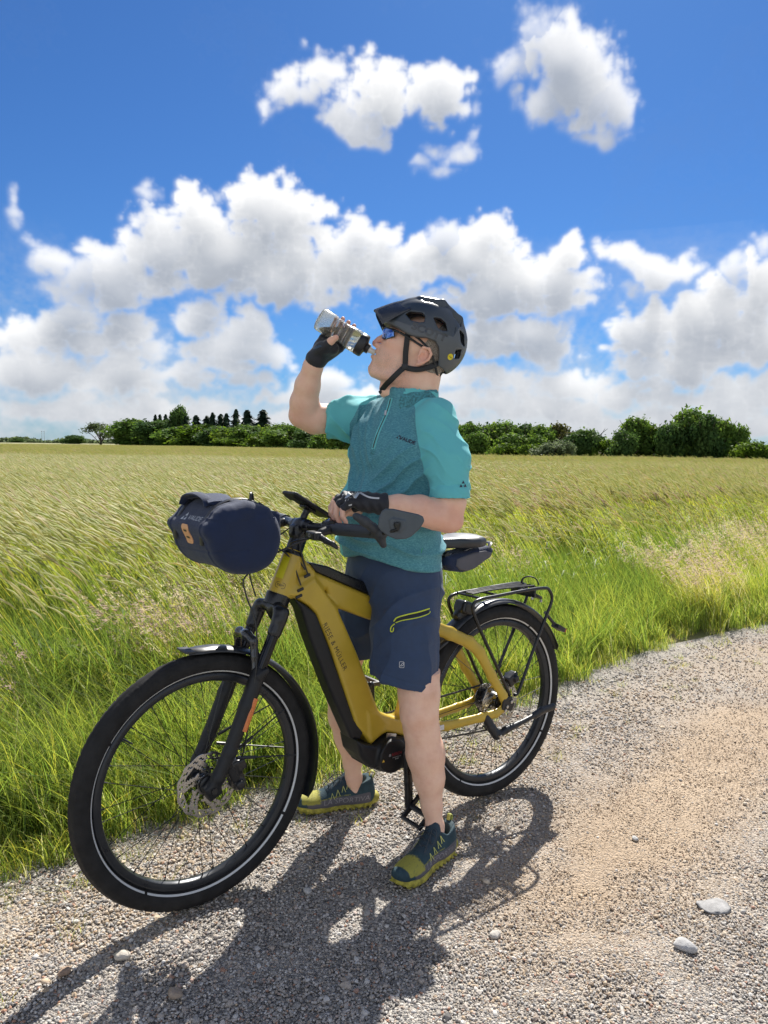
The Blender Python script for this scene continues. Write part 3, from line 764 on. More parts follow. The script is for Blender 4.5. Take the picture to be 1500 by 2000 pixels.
bark = mat('bark', (.075, .058, .042), .9, var=.4, scale=8, bump=.6, bscale=20)
TREES = [
(-199.92, 413.8, 3.12, 6.16, 'dark', 'tiny far bush at the left end of the horizon'),
(-113.63, 277.9, 3.89, 6.4, 'dark', 'small dark bush standing alone left of the tree line'),
(-81.02, 216.2, 7.02, 8.49, 'sparse', 'sparse grey-green tree with bare forked limbs at the left end of the tree line'),
(-70.26, 203.1, 6.34, 6.05, 'sparse', 'smaller sparse tree touching the first rounded green crown'),
(-62.06, 190.6, 6.71, 8.0, 'leafy', 'rounded mid green tree at the left start of the dense wood'),
(-53.28, 180.0, 6.59, 8.04, 'dark', 'broad dark round tree next to the left-most rounded one'),
(-48.85, 179.8, 8.92, 3.9, 'dark', 'tall dark tree whose crown rises above the left wood'),
(-57.55, 190.6, 8.16, 1.68, 'conifer', 'small spiky conifer at the left of the conifer row, first of a close trio'),
(-56.22, 190.0, 8.41, 1.67, 'conifer', 'spiky conifer in the middle of the close trio at the left of the row'),
(-53.75, 185.4, 8.0, 1.63, 'conifer', 'spiky conifer on the right of the close trio, beside the tall dark tree'),
(-45.22, 174.6, 7.79, 1.89, 'conifer', 'narrow conifer just right of the tall dark tree'),
(-41.76, 168.3, 7.35, 2.51, 'conifer', 'short broad conifer between two narrow ones'),
(-38.22, 162.8, 7.18, 2.2, 'conifer', 'conifer with a ragged top in the left half of the row'),
(-36.62, 161.5, 7.58, 1.97, 'conifer', 'conifer slightly taller than its ragged left neighbour'),
(-33.99, 156.0, 7.59, 2.11, 'conifer', 'dense conifer in the middle of the conifer row'),
(-32.31, 154.5, 7.24, 1.78, 'conifer', 'lower conifer right of the dense middle one'),
(-29.16, 148.0, 7.9, 1.9, 'conifer', 'tallest narrow pointed conifer of the row'),
(-25.27, 141.8, 7.37, 2.59, 'conifer', 'wide conifer with layered boughs near the right end of the row'),
(-22.19, 138.0, 7.7, 2.8, 'conifer', 'open airy conifer at the right end of the row'),
(-45.26, 167.3, 4.48, 6.8, 'leafy', 'mid green bushy tree below the tall dark crown'),
(-40.22, 161.5, 5.06, 7.22, 'pale', 'yellow-green tree in front of the conifers'),
(-32.79, 147.6, 4.19, 6.0, 'dark', 'dull dark shrub tree under the ragged conifers'),
(-28.16, 140.9, 4.28, 5.34, 'pale', 'light green tree under the tallest pointed conifer'),
(-23.5, 131.8, 4.3, 5.35, 'leafy', 'green tree under the wide layered conifer'),
(-19.79, 125.1, 3.42, 3.9, 'dark', 'dark low tree under the airy conifer'),
(-17.08, 122.6, 4.48, 4.15, 'pale', 'light green tree left of the raised elbow'),
(-13.48, 111.3, 3.91, 3.77, 'leafy', 'green tree partly behind the raised elbow'),
(-29.5, 136.9, 2.25, 3.34, 'pale', 'low pale shrub at the field edge below the conifers, left one'),
(-24.47, 128.0, 2.31, 4.33, 'pale', 'low pale shrub at the field edge, wide middle one'),
(-19.56, 119.1, 2.68, 3.55, 'pale', 'low pale shrub at the field edge, right one'),
(-14.85, 109.3, 2.96, 4.14, 'leafy', 'bush at the field edge below the bare elbow'),
(-10.17, 98.2, 3.1, 3.72, 'dark', 'dark bush right below the turquoise far sleeve'),
(-6.85, 87.8, 2.58, 3.21, 'leafy', 'green bush below the far sleeve beside the shirt'),
(-4.35, 80.9, 2.39, 2.74, 'leafy', 'bush mostly hidden behind the chest of the rider'),
(5.88, 54.6, 2.95, 2.44, 'leafy', 'green tree directly right of the riders shoulder'),
(7.32, 55.6, 3.07, 2.26, 'dark', 'darker round tree second from the riders shoulder'),
(8.37, 53.5, 2.91, 2.53, 'leafy', 'broad green tree in the middle of the right hedge'),
(9.76, 53.8, 2.93, 2.26, 'dark', 'dense dark green tree behind the bright bushes'),
(10.79, 52.4, 2.77, 2.2, 'leafy', 'green tree left of the brownish one'),
(11.94, 53.1, 2.83, 1.8, 'brown', 'dark brownish tree in the centre of the right wood'),
(12.77, 51.8, 2.43, 1.89, 'brown', 'lower olive-brown tree sloping down to the right'),
(13.05, 48.5, 2.6, 2.17, 'dark', 'round dark blue-green tree before the gap in the wood'),
(5.86, 50.2, 2.08, 1.7, 'leafy', 'bush in front of the trees beside the shirt sleeve'),
(8.02, 48.0, 2.14, 2.01, 'leafy', 'rounded green bush in front of the right hedge'),
(9.54, 47.5, 2.02, 1.61, 'leafy', 'smaller rounded bush right of the centre of the hedge'),
(7.26, 46.5, 1.48, 1.39, 'pale', 'bright yellow-green low bush at the field edge, left one'),
(8.57, 45.7, 1.53, 1.05, 'pale', 'bright yellow-green low bush at the field edge, right one'),
(9.66, 45.3, 1.57, 2.03, 'grey', 'low silvery willow scrub at the field edge'),
(10.96, 45.9, 1.83, 1.24, 'grey', 'grey-green scrub under the olive-brown tree'),
(13.9, 47.1, 1.94, 1.47, 'pale', 'light open bush filling the gap in the right wood'),
(16.04, 49.5, 3.25, 2.08, 'leafy', 'tall windswept tree right of the gap'),
(14.46, 45.7, 2.24, 1.55, 'dark', 'dark bush at the foot of the windswept tree right of the gap'),
(17.48, 50.0, 3.05, 1.83, 'pale', 'lighter tree between the windswept tree and the tallest one'),
(17.8, 47.5, 3.04, 1.67, 'dark', 'dark tree leaning against the left of the tallest one'),
(19.02, 48.0, 3.62, 2.41, 'leafy', 'tallest windswept tree of the right wood'),
(19.56, 46.5, 3.4, 1.64, 'dark', 'dark tree with a feathery top right of the tallest one'),
(20.77, 47.1, 3.16, 1.72, 'leafy', 'tree with a thin spike on top near the right end'),
(21.97, 47.7, 2.62, 1.36, 'leafy', 'small tree with a bent top near the right end'),
(21.33, 44.3, 1.85, 1.62, 'pale', 'low light bush at the right end of the wood'),
(22.04, 44.0, 1.68, 1.49, 'pale', 'low bush cut by the right picture edge')]

def trunk_mesh(kind, seed):
    r = np.random.default_rng(seed); mb = MB()
    if kind == 'conifer':
        mb.tube([(0, 0, 0), (.005, 0, .5), (0, 0, 1.0)], [.028, .018, .003], 6)
        for k in range(12):
            z = .15 + .8 * k / 12; a = k * 2.4; l = (.95 - z * .9) * .46
            mb.tube([(0, 0, z), (l * math.cos(a), l * math.sin(a), z - .03)], [.008, .002], 4, caps=False)
    else:
        mb.tube([(0, 0, 0), (.02, 0, .2), (-.01, .01, .45)], [.035, .026, .018], 7)
        for k in range(9):
            a = k * 2.4 + r.random(); z = .1 + .3 * r.random(); l = .25 + .15 * r.random(); hz = .3 + .45 * r.random()
            p = [(.0, 0, z), (l * .45 * math.cos(a), l * .45 * math.sin(a), z + hz * .5), (l * math.cos(a) - .03, l * math.sin(a), min(.92, z + hz))]
            mb.tube(crv(p, 4), [.014 - .0013 * i for i in range(9)], 5, caps=False)
    o = mb.build('trunk', bark); me = o.data; bpy.data.objects.remove(o); return me
CROWNS = {}; TRUNKS = {}
for i, (x, y, h, w, kind, lab) in enumerate(TREES):
    key = (kind, i % (3 if kind != 'conifer' else 3))
    big = w / y > .03
    if key not in CROWNS:
        n = {'conifer': 3200, 'sparse': 1500, 'leafy': 7000, 'dark': 6500, 'pale': 5000, 'brown': 5000, 'grey': 5500}[kind]
        me = crown_mesh('crown', n, kind, 100 + len(CROWNS)); me.materials.append(TM[kind]); CROWNS[key] = me
        TRUNKS[key] = trunk_mesh(kind, 200 + len(CROWNS))
    nm = {'conifer': 'conifer', 'pale': 'shrub' if h < 3.4 else 'tree', 'grey': 'shrub'}.get(kind, 'tree' if h > 3.2 else 'shrub')
    t = empty(nm, (x, y, 0), (i * 1.7) % 6.28 if kind != 'sparse' else 0)
    if x < 0 and kind in ('leafy', 'dark', 'pale') and y < 200: h *= 1.05; w *= 1.15
    if kind == 'conifer': h *= (1.0, 1.03, .97, 1.02)[i % 4]; t.rotation_euler = (R((i * 37 % 7 - 3) * .9), R((i * 53 % 7 - 3) * 1.1), i * 1.7)
    ww = w * (1.45 if kind != 'conifer' else 3.1)
    for part, me in (('crown', CROWNS[key]), ('trunk', TRUNKS[key])):
        o = bpy.data.objects.new(part, me); COL.objects.link(o); o.parent = t; o.scale = (ww, ww, h * (1.0 if kind == 'conifer' else 1.07))
    tag(t, lab, 'bush' if nm == 'shrub' else 'tree', {'conifer': 'conifers rising behind the left wood'}.get(kind, 'trees and bushes along the far field edge'))
# two thin masts on the horizon and a low far hedge
for i, (x, lab) in enumerate(((-240.5, 'left one of two thin masts on the far left horizon'), (-236.0, 'right one of two thin masts on the far left horizon'))):
    mb = MB().tube([(0, 0, 0), (0, 0, 9), (0, 0, 17)], [.35, .28, .18], 6).box((0, 0, 17.3), (1.4, 1.0, .9), bev=.1).box((0, 0, 14.2), (.9, .6, .7), bev=.1)
    o = mb.build('mast', mat('mast_grey', (.3, .32, .34), .6)); o.location = (x * 2.2, 1180 if i == 0 else 1150, 0); tag(o, lab, 'mast', 'thin masts on the horizon')
def far_hedge():
    n = 9000
    x = rng.uniform(-330, -70, n); y = 560 + x * .25 + rng.normal(0, 4, n)
    z = .3 + rng.random(n) ** .8 * (1.5 + 4.2 * hnoise(x, y * 0, 16, 51))
    P = np.stack([x, y, z], 1); a = rng.normal(size=(n, 3)); a /= np.linalg.norm(a, axis=1)[:, None]; b = np.cross(a, rng.normal(size=(n, 3))); b /= np.linalg.norm(b, axis=1)[:, None]
    s = rng.uniform(.4, 1.1, n)[:, None]
    v = np.stack([P - a * s, P - b * s, P + a * s, P + b * s], 1).reshape(-1, 3)
    o = mesh_obj('far_hedge', v, np.arange(n * 4).reshape(-1, 4), TM['grey'], smooth=False)
    at = o.data.attributes.new('tone', 'FLOAT', 'POINT'); at.data.foreach_set('value', np.repeat(rng.random(n) * .7, 4).astype(np.float32))
    tag(o, 'low grey-green hedge line on the far left horizon', kind='stuff')
far_hedge()

# ================================================================== signed-distance modelling
import openvdb
def V3(*a): return np.array(a, np.float32)
class SDF:
    """small implicit modeller: tapered limbs, ellipsoids, prisms blended on a grid, then meshed"""
    def __init__(s, lo, hi, vox):
        s.lo = np.array(lo, float); s.vox = vox
        s.n = np.ceil((np.array(hi) - s.lo) / vox).astype(int) + 1
        s.F = np.full(s.n, 1.0, np.float32)
        s.ax = [(s.lo[i] + vox * np.arange(s.n[i])).astype(np.float32) for i in range(3)]
    def _sub(s, lo, hi, pad):
        a = np.clip(np.floor((np.array(lo) - pad - s.lo) / s.vox).astype(int), 0, s.n); b = np.clip(np.ceil((np.array(hi) + pad - s.lo) / s.vox).astype(int) + 1, 0, s.n)
        sl = tuple(slice(a[i], b[i]) for i in range(3))
        g = (s.ax[0][sl[0]][:, None, None], s.ax[1][sl[1]][None, :, None], s.ax[2][sl[2]][None, None, :])
        return sl, g
    def op(s, mode, lo, hi, fn, k):
        sl, (X, Y, Z) = s._sub(lo, hi, k + 4 * s.vox)
        if 0 in s.F[sl].shape: return s
        d = fn(X, Y, Z); F = s.F[sl]
        d = np.broadcast_to(d, F.shape)
        if mode == 'sub': d = -d; a, b = -F, -d
        else: a, b = F, d
        if mode == 'int': a, b = -F, -d
        if k > 0:
            h = np.clip(.5 + .5 * (b - a) / k, 0, 1)
            r_ = b * (1 - h) + a * h - k * h * (1 - h)
            # h weights towards the smaller one
            m = np.minimum(a, b); h2 = np.maximum(k - np.abs(a - b), 0) / k
            r_ = m - h2 * h2 * k * .25
        else: r_ = np.minimum(a, b)
        s.F[sl] = -r_ if mode in ('sub', 'int') else r_
        return s
    def cone(s, a, b, ra, rb, k=.01, mode='add', sc=None, pw=1.0):
        a = V3(*a); b = V3(*b); scv = V3(*(sc or (1, 1, 1)))
        R_ = max(ra, rb) / min(1, float(scv.min()))
        A = a * scv; B = b * scv; d = B - A; dd = float(d @ d) + 1e-9
        def fn(X, Y, Z):
            x = X * scv[0] - A[0]; y = Y * scv[1] - A[1]; z = Z * scv[2] - A[2]
            h = np.clip((x * d[0] + y * d[1] + z * d[2]) / dd, 0, 1)
            return np.sqrt((x - h * d[0]) ** 2 + (y - h * d[1]) ** 2 + (z - h * d[2]) ** 2) - (ra + (rb - ra) * (h if pw == 1 else h ** pw))
        return s.op(mode, np.minimum(a, b) - R_, np.maximum(a, b) + R_, fn, k)
    def path(s, pts, rs, k=.01, mode='add', sc=None):
        for i in range(len(pts) - 1): s.cone(pts[i], pts[i + 1], rs[i], rs[i + 1], k, mode, sc)
        return s
    def ell(s, c, r, rot=None, k=.01, mode='add'):
        c = V3(*c); r = V3(*r); M = np.array(rot.to_matrix() if hasattr(rot, 'to_matrix') else (rot if rot is not None else np.eye(3)), np.float32)
        m = float(r.max())
        def fn(X, Y, Z):
            x, y, z = X - c[0], Y - c[1], Z - c[2]
            u = (x * M[0, 0] + y * M[1, 0] + z * M[2, 0]) / r[0]; v = (x * M[0, 1] + y * M[1, 1] + z * M[2, 1]) / r[1]; w = (x * M[0, 2] + y * M[1, 2] + z * M[2, 2]) / r[2]
            k0 = np.sqrt(u * u + v * v + w * w) + 1e-6; k1 = np.sqrt((u / r[0]) ** 2 + (v / r[1]) ** 2 + (w / r[2]) ** 2) + 1e-6
            return k0 * (k0 - 1) / k1
        return s.op(mode, c - m, c + m, fn, k)
    def box(s, c, h, rot=None, rnd=.004, k=.005, mode='add'):
        c = V3(*c); h = V3(*h) - rnd; M = np.array(rot.to_matrix() if hasattr(rot, 'to_matrix') else (rot if rot is not None else np.eye(3)), np.float32)
        m = float(np.linalg.norm(h)) + rnd
        def fn(X, Y, Z):
            x, y, z = X - c[0], Y - c[1], Z - c[2]
            u = np.abs(x * M[0, 0] + y * M[1, 0] + z * M[2, 0]) - h[0]; v = np.abs(x * M[0, 1] + y * M[1, 1] + z * M[2, 1]) - h[1]; w = np.abs(x * M[0, 2] + y * M[1, 2] + z * M[2, 2]) - h[2]
            return np.sqrt(np.maximum(u, 0) ** 2 + np.maximum(v, 0) ** 2 + np.maximum(w, 0) ** 2) + np.minimum(np.maximum(np.maximum(u, v), w), 0) - rnd
        return s.op(mode, c - m, c + m, fn, k)
    def prism(s, poly, t0, t1, ax=1, rnd=.006, k=.008, mode='add', o=None, M=None):
        """polygon (2 in-plane coords) extruded between t0..t1 along axis ax; optional frame: origin o, columns M = (u, w, normal)"""
        P = np.array(poly, np.float32); n = len(P)
        if M is None:
            e = np.eye(3, dtype=np.float32); iu, iw = [(1, 2), (0, 2), (0, 1)][ax]; U_, W_, N_ = e[iu], e[iw], e[ax]; o = V3(0, 0, 0)
        else: U_, W_, N_ = [V3(*q) for q in M]; o = V3(*o)
        tc, th = (t0 + t1) / 2, abs(t1 - t0) / 2
        cor = np.array([o + U_ * p[0] + W_ * p[1] + N_ * t for p in P for t in (t0, t1)])
        def fn(X, Y, Z):
            x, y, z = X - o[0], Y - o[1], Z - o[2]
            u = x * U_[0] + y * U_[1] + z * U_[2]; w = x * W_[0] + y * W_[1] + z * W_[2]; t = x * N_[0] + y * N_[1] + z * N_[2]
            d = None; sg = np.ones(np.broadcast(u, w).shape, np.float32)
            for i in range(n):
                j = i - 1; ex, ey = P[j] - P[i]
                wx = u - P[i][0]; wy = w - P[i][1]
                q = np.clip((wx * ex + wy * ey) / (ex * ex + ey * ey + 1e-12), 0, 1)
                b2 = (wx - ex * q) ** 2 + (wy - ey * q) ** 2
                d = b2 if d is None else np.minimum(d, b2)
                c1 = w >= P[i][1]; c2 = w < P[j][1]; c3 = ex * wy > ey * wx
                fl = (c1 & c2 & c3) | (~c1 & ~c2 & ~c3)
                sg = np.where(fl, -sg, sg)
            d2 = sg * np.sqrt(d) + rnd; v = np.abs(t - tc) - th + rnd
            return np.minimum(np.maximum(d2, v), 0) + np.sqrt(np.maximum(d2, 0) ** 2 + np.maximum(v, 0) ** 2) - rnd
        return s.op(mode, cor.min(0), cor.max(0), fn, k)
    def plane(s, p, nrm, k=.003):
        """cut away everything on the side the normal points to"""
        p = V3(*p); nrm = V3(*nrm); nrm = nrm / np.linalg.norm(nrm)
        X, Y, Z = s.ax[0][:, None, None], s.ax[1][None, :, None], s.ax[2][None, None, :]
        d = (X - p[0]) * nrm[0] + (Y - p[1]) * nrm[1] + (Z - p[2]) * nrm[2]
        s.F = np.maximum(s.F, d); return s
    def shell(s, t):
        s.F = np.maximum(s.F, -(s.F + t)); return s
    def raw(s, smooth=0):
        F = np.clip(s.F, -4 * s.vox, 4 * s.vox).astype(np.float32)
        F[0] = F[-1] = 4 * s.vox; F[:, 0] = F[:, -1] = 4 * s.vox; F[:, :, 0] = F[:, :, -1] = 4 * s.vox
        gr = openvdb.FloatGrid(4 * s.vox); gr.copyFromArray(F)
        v, t, q = gr.convertToPolygons(0.0)
        v = np.array(v) * s.vox + s.lo
        q = np.array(q).astype(np.int64)
        # make the winding point outwards
        a, b, c = v[q[:, 0]], v[q[:, 1]], v[q[:, 2]]
        if np.einsum('ij,ij->i', np.cross(b - a, c - a), a + b + c - 3 * v.mean(0)).sum() < 0: q = q[:, ::-1]
        for _ in range(smooth):
            e = np.concatenate([q[:, [0, 1]], q[:, [1, 2]], q[:, [2, 3]], q[:, [3, 0]]]); e = np.concatenate([e, e[:, ::-1]])
            cnt = np.bincount(e[:, 0], minlength=len(v)).astype(float)[:, None] + 1e-9
            acc = np.stack([np.bincount(e[:, 0], weights=v[e[:, 1], i], minlength=len(v)) for i in range(3)], 1)
            v = v * .5 + .5 * acc / cnt
        return v, q
    def obj(s, name, m, parent=None, smooth=1, origin=(0, 0, 0), disp=None):
        v, q = s.raw(smooth)
        if disp is not None:
            v = v + vnormals(v, q) * disp(v)[:, None]
        return mesh_obj(name, v - np.array(origin), q, m, parent)
def vnormals(v, q):
    nf = np.cross(v[q[:, 2]] - v[q[:, 0]], v[q[:, 3]] - v[q[:, 1]])
    n = np.stack([sum(np.bincount(q[:, k], weights=nf[:, i], minlength=len(v)) for k in range(4)) for i in range(3)], 1)
    return n / (np.linalg.norm(n, axis=1)[:, None] + 1e-12)
def noise3(P, s, seed=0):
    """value noise at points, 0..1"""
    T = np.random.default_rng(seed + 77).random((32, 32, 32)).astype(np.float32)
    q = np.asarray(P) / s; i = np.floor(q).astype(int); f = q - i; f = f * f * (3 - 2 * f); r_ = 0
    for dx in (0, 1):
        for dy in (0, 1):
            for dz in (0, 1):
                w = (f[:, 0] if dx else 1 - f[:, 0]) * (f[:, 1] if dy else 1 - f[:, 1]) * (f[:, 2] if dz else 1 - f[:, 2])
                r_ = r_ + w * T[(i[:, 0] + dx) % 32, (i[:, 1] + dy) % 32, (i[:, 2] + dz) % 32]
    return r_
def set_attr(o, name, val):
    a = o.data.attributes.new(name, 'FLOAT', 'POINT'); a.data.foreach_set('value', np.asarray(val, np.float32))
def verts(o):
    a = np.empty(len(o.data.vertices) * 3, np.float32); o.data.vertices.foreach_get('co', a); return a.reshape(-1, 3)
def bvh(o):
    return BVHTree.FromPolygons([v.co for v in o.data.vertices], [p.vertices[:] for p in o.data.polygons])
def text_on(name, s, size, pos, right, up, m, parent, target=None, off=.0008, shear=0., bold=0.0, spacing=1.0, reach=.12, align='CENTER', sx=1.0):
    c = bpy.data.curves.new('t', 'FONT'); c.body = s; c.size = size; c.align_x = align; c.align_y = 'CENTER'; c.shear = shear; c.offset = bold; c.space_character = spacing; c.resolution_u = 3
    o = bpy.data.objects.new('t', c); COL.objects.link(o)
    me = bpy.data.meshes.new_from_object(o); bpy.data.objects.remove(o)
    rt = Vector(right).normalized(); uu = Vector(up); uu = (uu - rt * uu.dot(rt)).normalized(); nn = rt.cross(uu)
    return drape(name, [(v.co.x * sx, v.co.y) for v in me.vertices], [tuple(p.vertices) for p in me.polygons], pos, rt, uu, nn, m, parent, target, off, reach)
def drape(name, p2, faces, pos, rt, uu, nn, m, parent, target=None, off=.0008, reach=.12, split=True):
    """lay flat 2D art on a surface by projecting it along its normal"""
    tr = bvh(target) if target is not None else None
    bm = bmesh.new(); vs_ = [bm.verts.new((a, b, 0)) for a, b in p2]
    for f in faces:
        try: bm.faces.new([vs_[i] for i in f])
        except ValueError: pass
    if tr is not None and split:
        bmesh.ops.triangulate(bm, faces=bm.faces)
        es = [e for e in bm.edges if e.calc_length() > .012]
        if es: bmesh.ops.subdivide_edges(bm, edges=es, cuts=2)
    pos = Vector(pos)
    for v in bm.verts:
        p = pos + rt * v.co.x + uu * v.co.y
        if tr is not None:
            h = tr.ray_cast(p + nn * reach, -nn)
            if h[0] is not None: p = h[0] + h[1] * off if h[1].dot(nn) > 0 else h[0] + nn * off
        v.co = p
    me = bpy.data.meshes.new(name); bm.to_mesh(me); bm.free(); me.materials.append(m)
    o = bpy.data.objects.new(name, me); COL.objects.link(o); o.parent = parent; return o
def rounded(w, h, r, n=5):
    out = []
    for cx, cy, a0 in ((w / 2 - r, h / 2 - r, 0), (-w / 2 + r, h / 2 - r, 90), (-w / 2 + r, -h / 2 + r, 180), (w / 2 - r, -h / 2 + r, 270)):
        for k in range(n + 1):
            a = R(a0 + 90 * k / n); out.append((cx + r * math.cos(a), cy + r * math.sin(a)))
    return out

# ================================================================== bicycle
BK = empty('bicycle', (.4105, 2.748, 0), R(217.46))
tag(BK, 'ochre yellow step-over electric bicycle with black fenders and rear rack, straddled by the rider', 'bicycle')
M_y = mat('ochre_paint', (.50, .345, .032), .34, .05, var=.09, scale=9, coat=.25, spec=.5)
M_blk = mat('matt_black', (.011, .012, .014), .48, var=.2, scale=40, spec=.4)
M_sat = mat('satin_black', (.010, .011, .013), .3, var=.15, scale=30, spec=.5)
M_pl = mat('black_plastic', (.015, .016, .019), .42, var=.2, scale=50, spec=.45)
M_rub = mat('tyre_rubber', (.018, .0175, .0175), .78, var=.45, scale=22, bump=.3, bscale=400, spec=.3)
M_rim = mat('black_rim', (.03, .033, .038), .32, .4, var=.15, scale=30)
M_st = mat('steel', (.45, .44, .42), .28, 1.0, var=.15, scale=60)
M_alu = mat('dull_aluminium', (.50, .50, .50), .35, 1.0, var=.1)
M_spk = mat('spoke_steel', (.05, .05, .055), .3, .9)
M_refl = mat('reflective_white', (.62, .63, .62), .4, var=.06)
M_white = mat('print_white', (.62, .62, .62), .5, var=.02)
M_dk = mat('print_dark', (.03, .025, .02), .5, var=.02)
M_red = mat('red_lens', (.55, .02, .015), .2, var=.1, coat=.5)
M_or = mat('orange_reflector', (.62, .17, .03), .3, var=.12, scale=200, coat=.4)
RW = .36
def tyre_mesh():
    nu, nv = 432, 30; rt, rc = .0290, .3310
    u = np.arange(nu) / nu * 2 * np.pi; v = np.arange(nv) / nv * 2 * np.pi
    U_, V_ = np.meshgrid(u, v, indexing='ij')
    r_ = np.full(U_.shape, rt)
    ph = np.degrees(np.arctan2(np.sin(V_), np.cos(V_)))      # 0 = crown
    iu = np.arange(nu)[:, None]
    lat = np.abs(ph)
    groove = ((iu + (lat // 14).astype(int) * 3) % 6 < 1) & (lat < 76) & (lat > 6)
    ring = ((np.abs(lat - 18) < 7) | (np.abs(lat - 54) < 6))
    r_ = r_ + np.where((lat < 76), .0016, 0) - np.where(groove | (ring & (lat < 76)), .0024, 0)
    rr = rc + r_ * np.cos(V_) * 1.0; y = r_ * np.sin(V_) * .98
    P = np.stack([rr * np.cos(U_), y, rr * np.sin(U_)], -1).reshape(-1, 3)
    a = (np.arange(nu)[:, None] * nv + np.arange(nv)[None, :]); b = (np.arange(nu)[:, None] * nv + (np.arange(nv)[None, :] + 1) % nv)
    c = (((np.arange(nu)[:, None] + 1) % nu) * nv + (np.arange(nv)[None, :] + 1) % nv); d = (((np.arange(nu)[:, None] + 1) % nu) * nv + np.arange(nv)[None, :])
    return P, np.stack([a, d, c, b], -1).reshape(-1, 4)
TY = tyre_mesh()
def rotor(r_out, parent):
    nu, nr = 180, 14
    rs = np.array([.020, .024, .030, .036, .041, .047, .053, .059, .065, .0705, .074, .079, .084, .0865, .090]) * (r_out / .09)
    mb = MB(); idx = {}
    def vid(i, j):
        i %= nu
        if (i, j) not in idx:
            a = 2 * math.pi * i / nu; r_ = rs[j] + (.0018 * math.sin(a * 12) if j >= 13 else 0) - (.0012 * math.sin(a * 12) if j == 9 else 0)
            for y in (-.0009, .0009): mb.v.append((r_ * math.cos(a), y, r_ * math.sin(a)))
            idx[(i, j)] = len(mb.v) - 2
        return idx[(i, j)]
    keep = {}
    for i in range(nu):
        for j in range(nr):
            if j in (0, 1): k = True
            elif j <= 8: 
                tw = i + (j - 2) * 2.6
                k = (tw % 30) < 7 or ((tw + 13 - j) % 30 < 4)
                if j in (4,) and (i % 15) < 9: k = True
            elif j in (9, 12, 13): k = True
            else: k = not (((i + j * 2) % 7) < 3)
            keep[(i, j)] = k
    for (i, j), k in keep.items():
        if not k: continue
        a, b, c, d = vid(i, j), vid(i + 1, j), vid(i + 1, j + 1), vid(i, j + 1)
        mb.f += [(a, b, c, d), (a + 1, d + 1, c + 1, b + 1)]
        if not keep.get((i, j + 1), False): mb.f.append((d, c, c + 1, d + 1))
        if not keep.get((i, j - 1), False): mb.f.append((b, a, a + 1, b + 1))
        if not keep[((i + 1) % nu, j)]: mb.f.append((b, b + 1, c + 1, c))
        if not keep[((i - 1) % nu, j)]: mb.f.append((a, d, d + 1, a + 1))
    return mb.build('brake_rotor', M_st, parent, smooth=False)
SPK = []
for side in (1, -1):
    for lead in (1, -1):
        a0 = R(62) * lead
        p0 = Vector((.030 * math.cos(a0), side * .030, .030 * math.sin(a0))); p1 = Vector((.283, side * .005, 0))
        mb = MB().tube([p0, p1], .0011, 5).tube([p1 - (p1 - p0).normalized() * .012, p1], .0021, 5)
        o = mb.build('spoke', M_spk); SPK.append(o.data); bpy.data.objects.remove(o)
def wheel(name, loc, rz, front=True):
    w = empty(name, loc, rz); w.parent = BK
    ty = mesh_obj('tyre', TY[0], TY[1], M_rub, w) if front else bpy.data.objects.new('tyre', bpy.data.objects['tyre'].data)
    if not front: COL.objects.link(ty); ty.parent = w
    MB().lathe([(.2985, -.0175), (.2965, -.0178), (.283, -.0125), (.2795, -.006), (.2795, .006), (.283, .0125), (.2965, .0178), (.2985, .0175), (.304, .013), (.304, -.013)], 160, closed=True).build('rim', M_rim, w)
    for sgn in (1, -1):
        o = MB()
        nseg = 220
        vs_ = []; fs = []
        for i in range(nseg):
            a = 2 * math.pi * i / nseg
            for r_ in (.3082, .3095, .3112, .3125):
                y = math.sqrt(max(1e-9, .0290 ** 2 - (r_ - .331) ** 2)) * .98 + .0006
                vs_.append((r_ * math.cos(a), sgn * y, r_ * math.sin(a)))
        for i in range(nseg):
            if i % 55 == 20: continue
            j = (i + 1) % nseg
            for k in range(3): fs.append((i * 4 + k, j * 4 + k, j * 4 + k + 1, i * 4 + k + 1) if sgn < 0 else (i * 4 + k, i * 4 + k + 1, j * 4 + k + 1, j * 4 + k))
        mesh_obj('reflective_stripe', vs_, fs, M_refl, w)
    for i in range(32):
        me = SPK[i % 4]; s_ = bpy.data.objects.new('spoke', me); COL.objects.link(s_); s_.parent = w
        s_.rotation_euler = (0, -2 * math.pi * (i + .3 * (i % 2)) / 32, 0)
    hub_r = .016 if front else .034
    MB().lathe([(.009, -.05), (.014, -.048), (.015, -.036), (.031, -.033), (.031, -.028), (hub_r, -.022), (hub_r, .022), (.031, .028), (.031, .033), (.018, .036), (.017, .046), (.009, .048)], 28).build('hub', M_sat, w)
    rt = rotor(.09 if front else .09, w); rt.location = (0, .040, 0); rt.rotation_euler = (0, .4, 0)
    # lock ring and valve
    MB().lathe([(.012, .041), (.024, .0425), (.026, .046), (.022, .049), (.012, .049)], 24).build('lock_ring', M_sat, w)
    MB().tube([(.281, 0, 0), (.245, 0, 0)], [.0028, .0022], 8).build('valve', M_spk, w).rotation_euler = (0, R(-38), 0)
    return w
FW = wheel('front_wheel', (1.153, 0, RW), R(2.73))
RWh = wheel('rear_wheel', (0, 0, RW), 0, False)
# cassette side of the rear wheel
c = MB()
for k in range(9):
    r_ = .022 + k * .0038
    c.lathe([(.014, -.036 - .0035 * (8 - k)), (r_, -.036 - .0035 * (8 - k)), (r_, -.038 - .0035 * (8 - k)), (.014, -.038 - .0035 * (8 - k))], 30, closed=True)
c.build('cassette', M_st, RWh)

# ---- frame
s = SDF((-.07, -.095, .27), (.99, .095, 1.01), .0028)
hb, ht = Vector((.903, 0, .860)), Vector((.857, 0, .972))
s.cone(hb, ht, .0335, .030, 0)
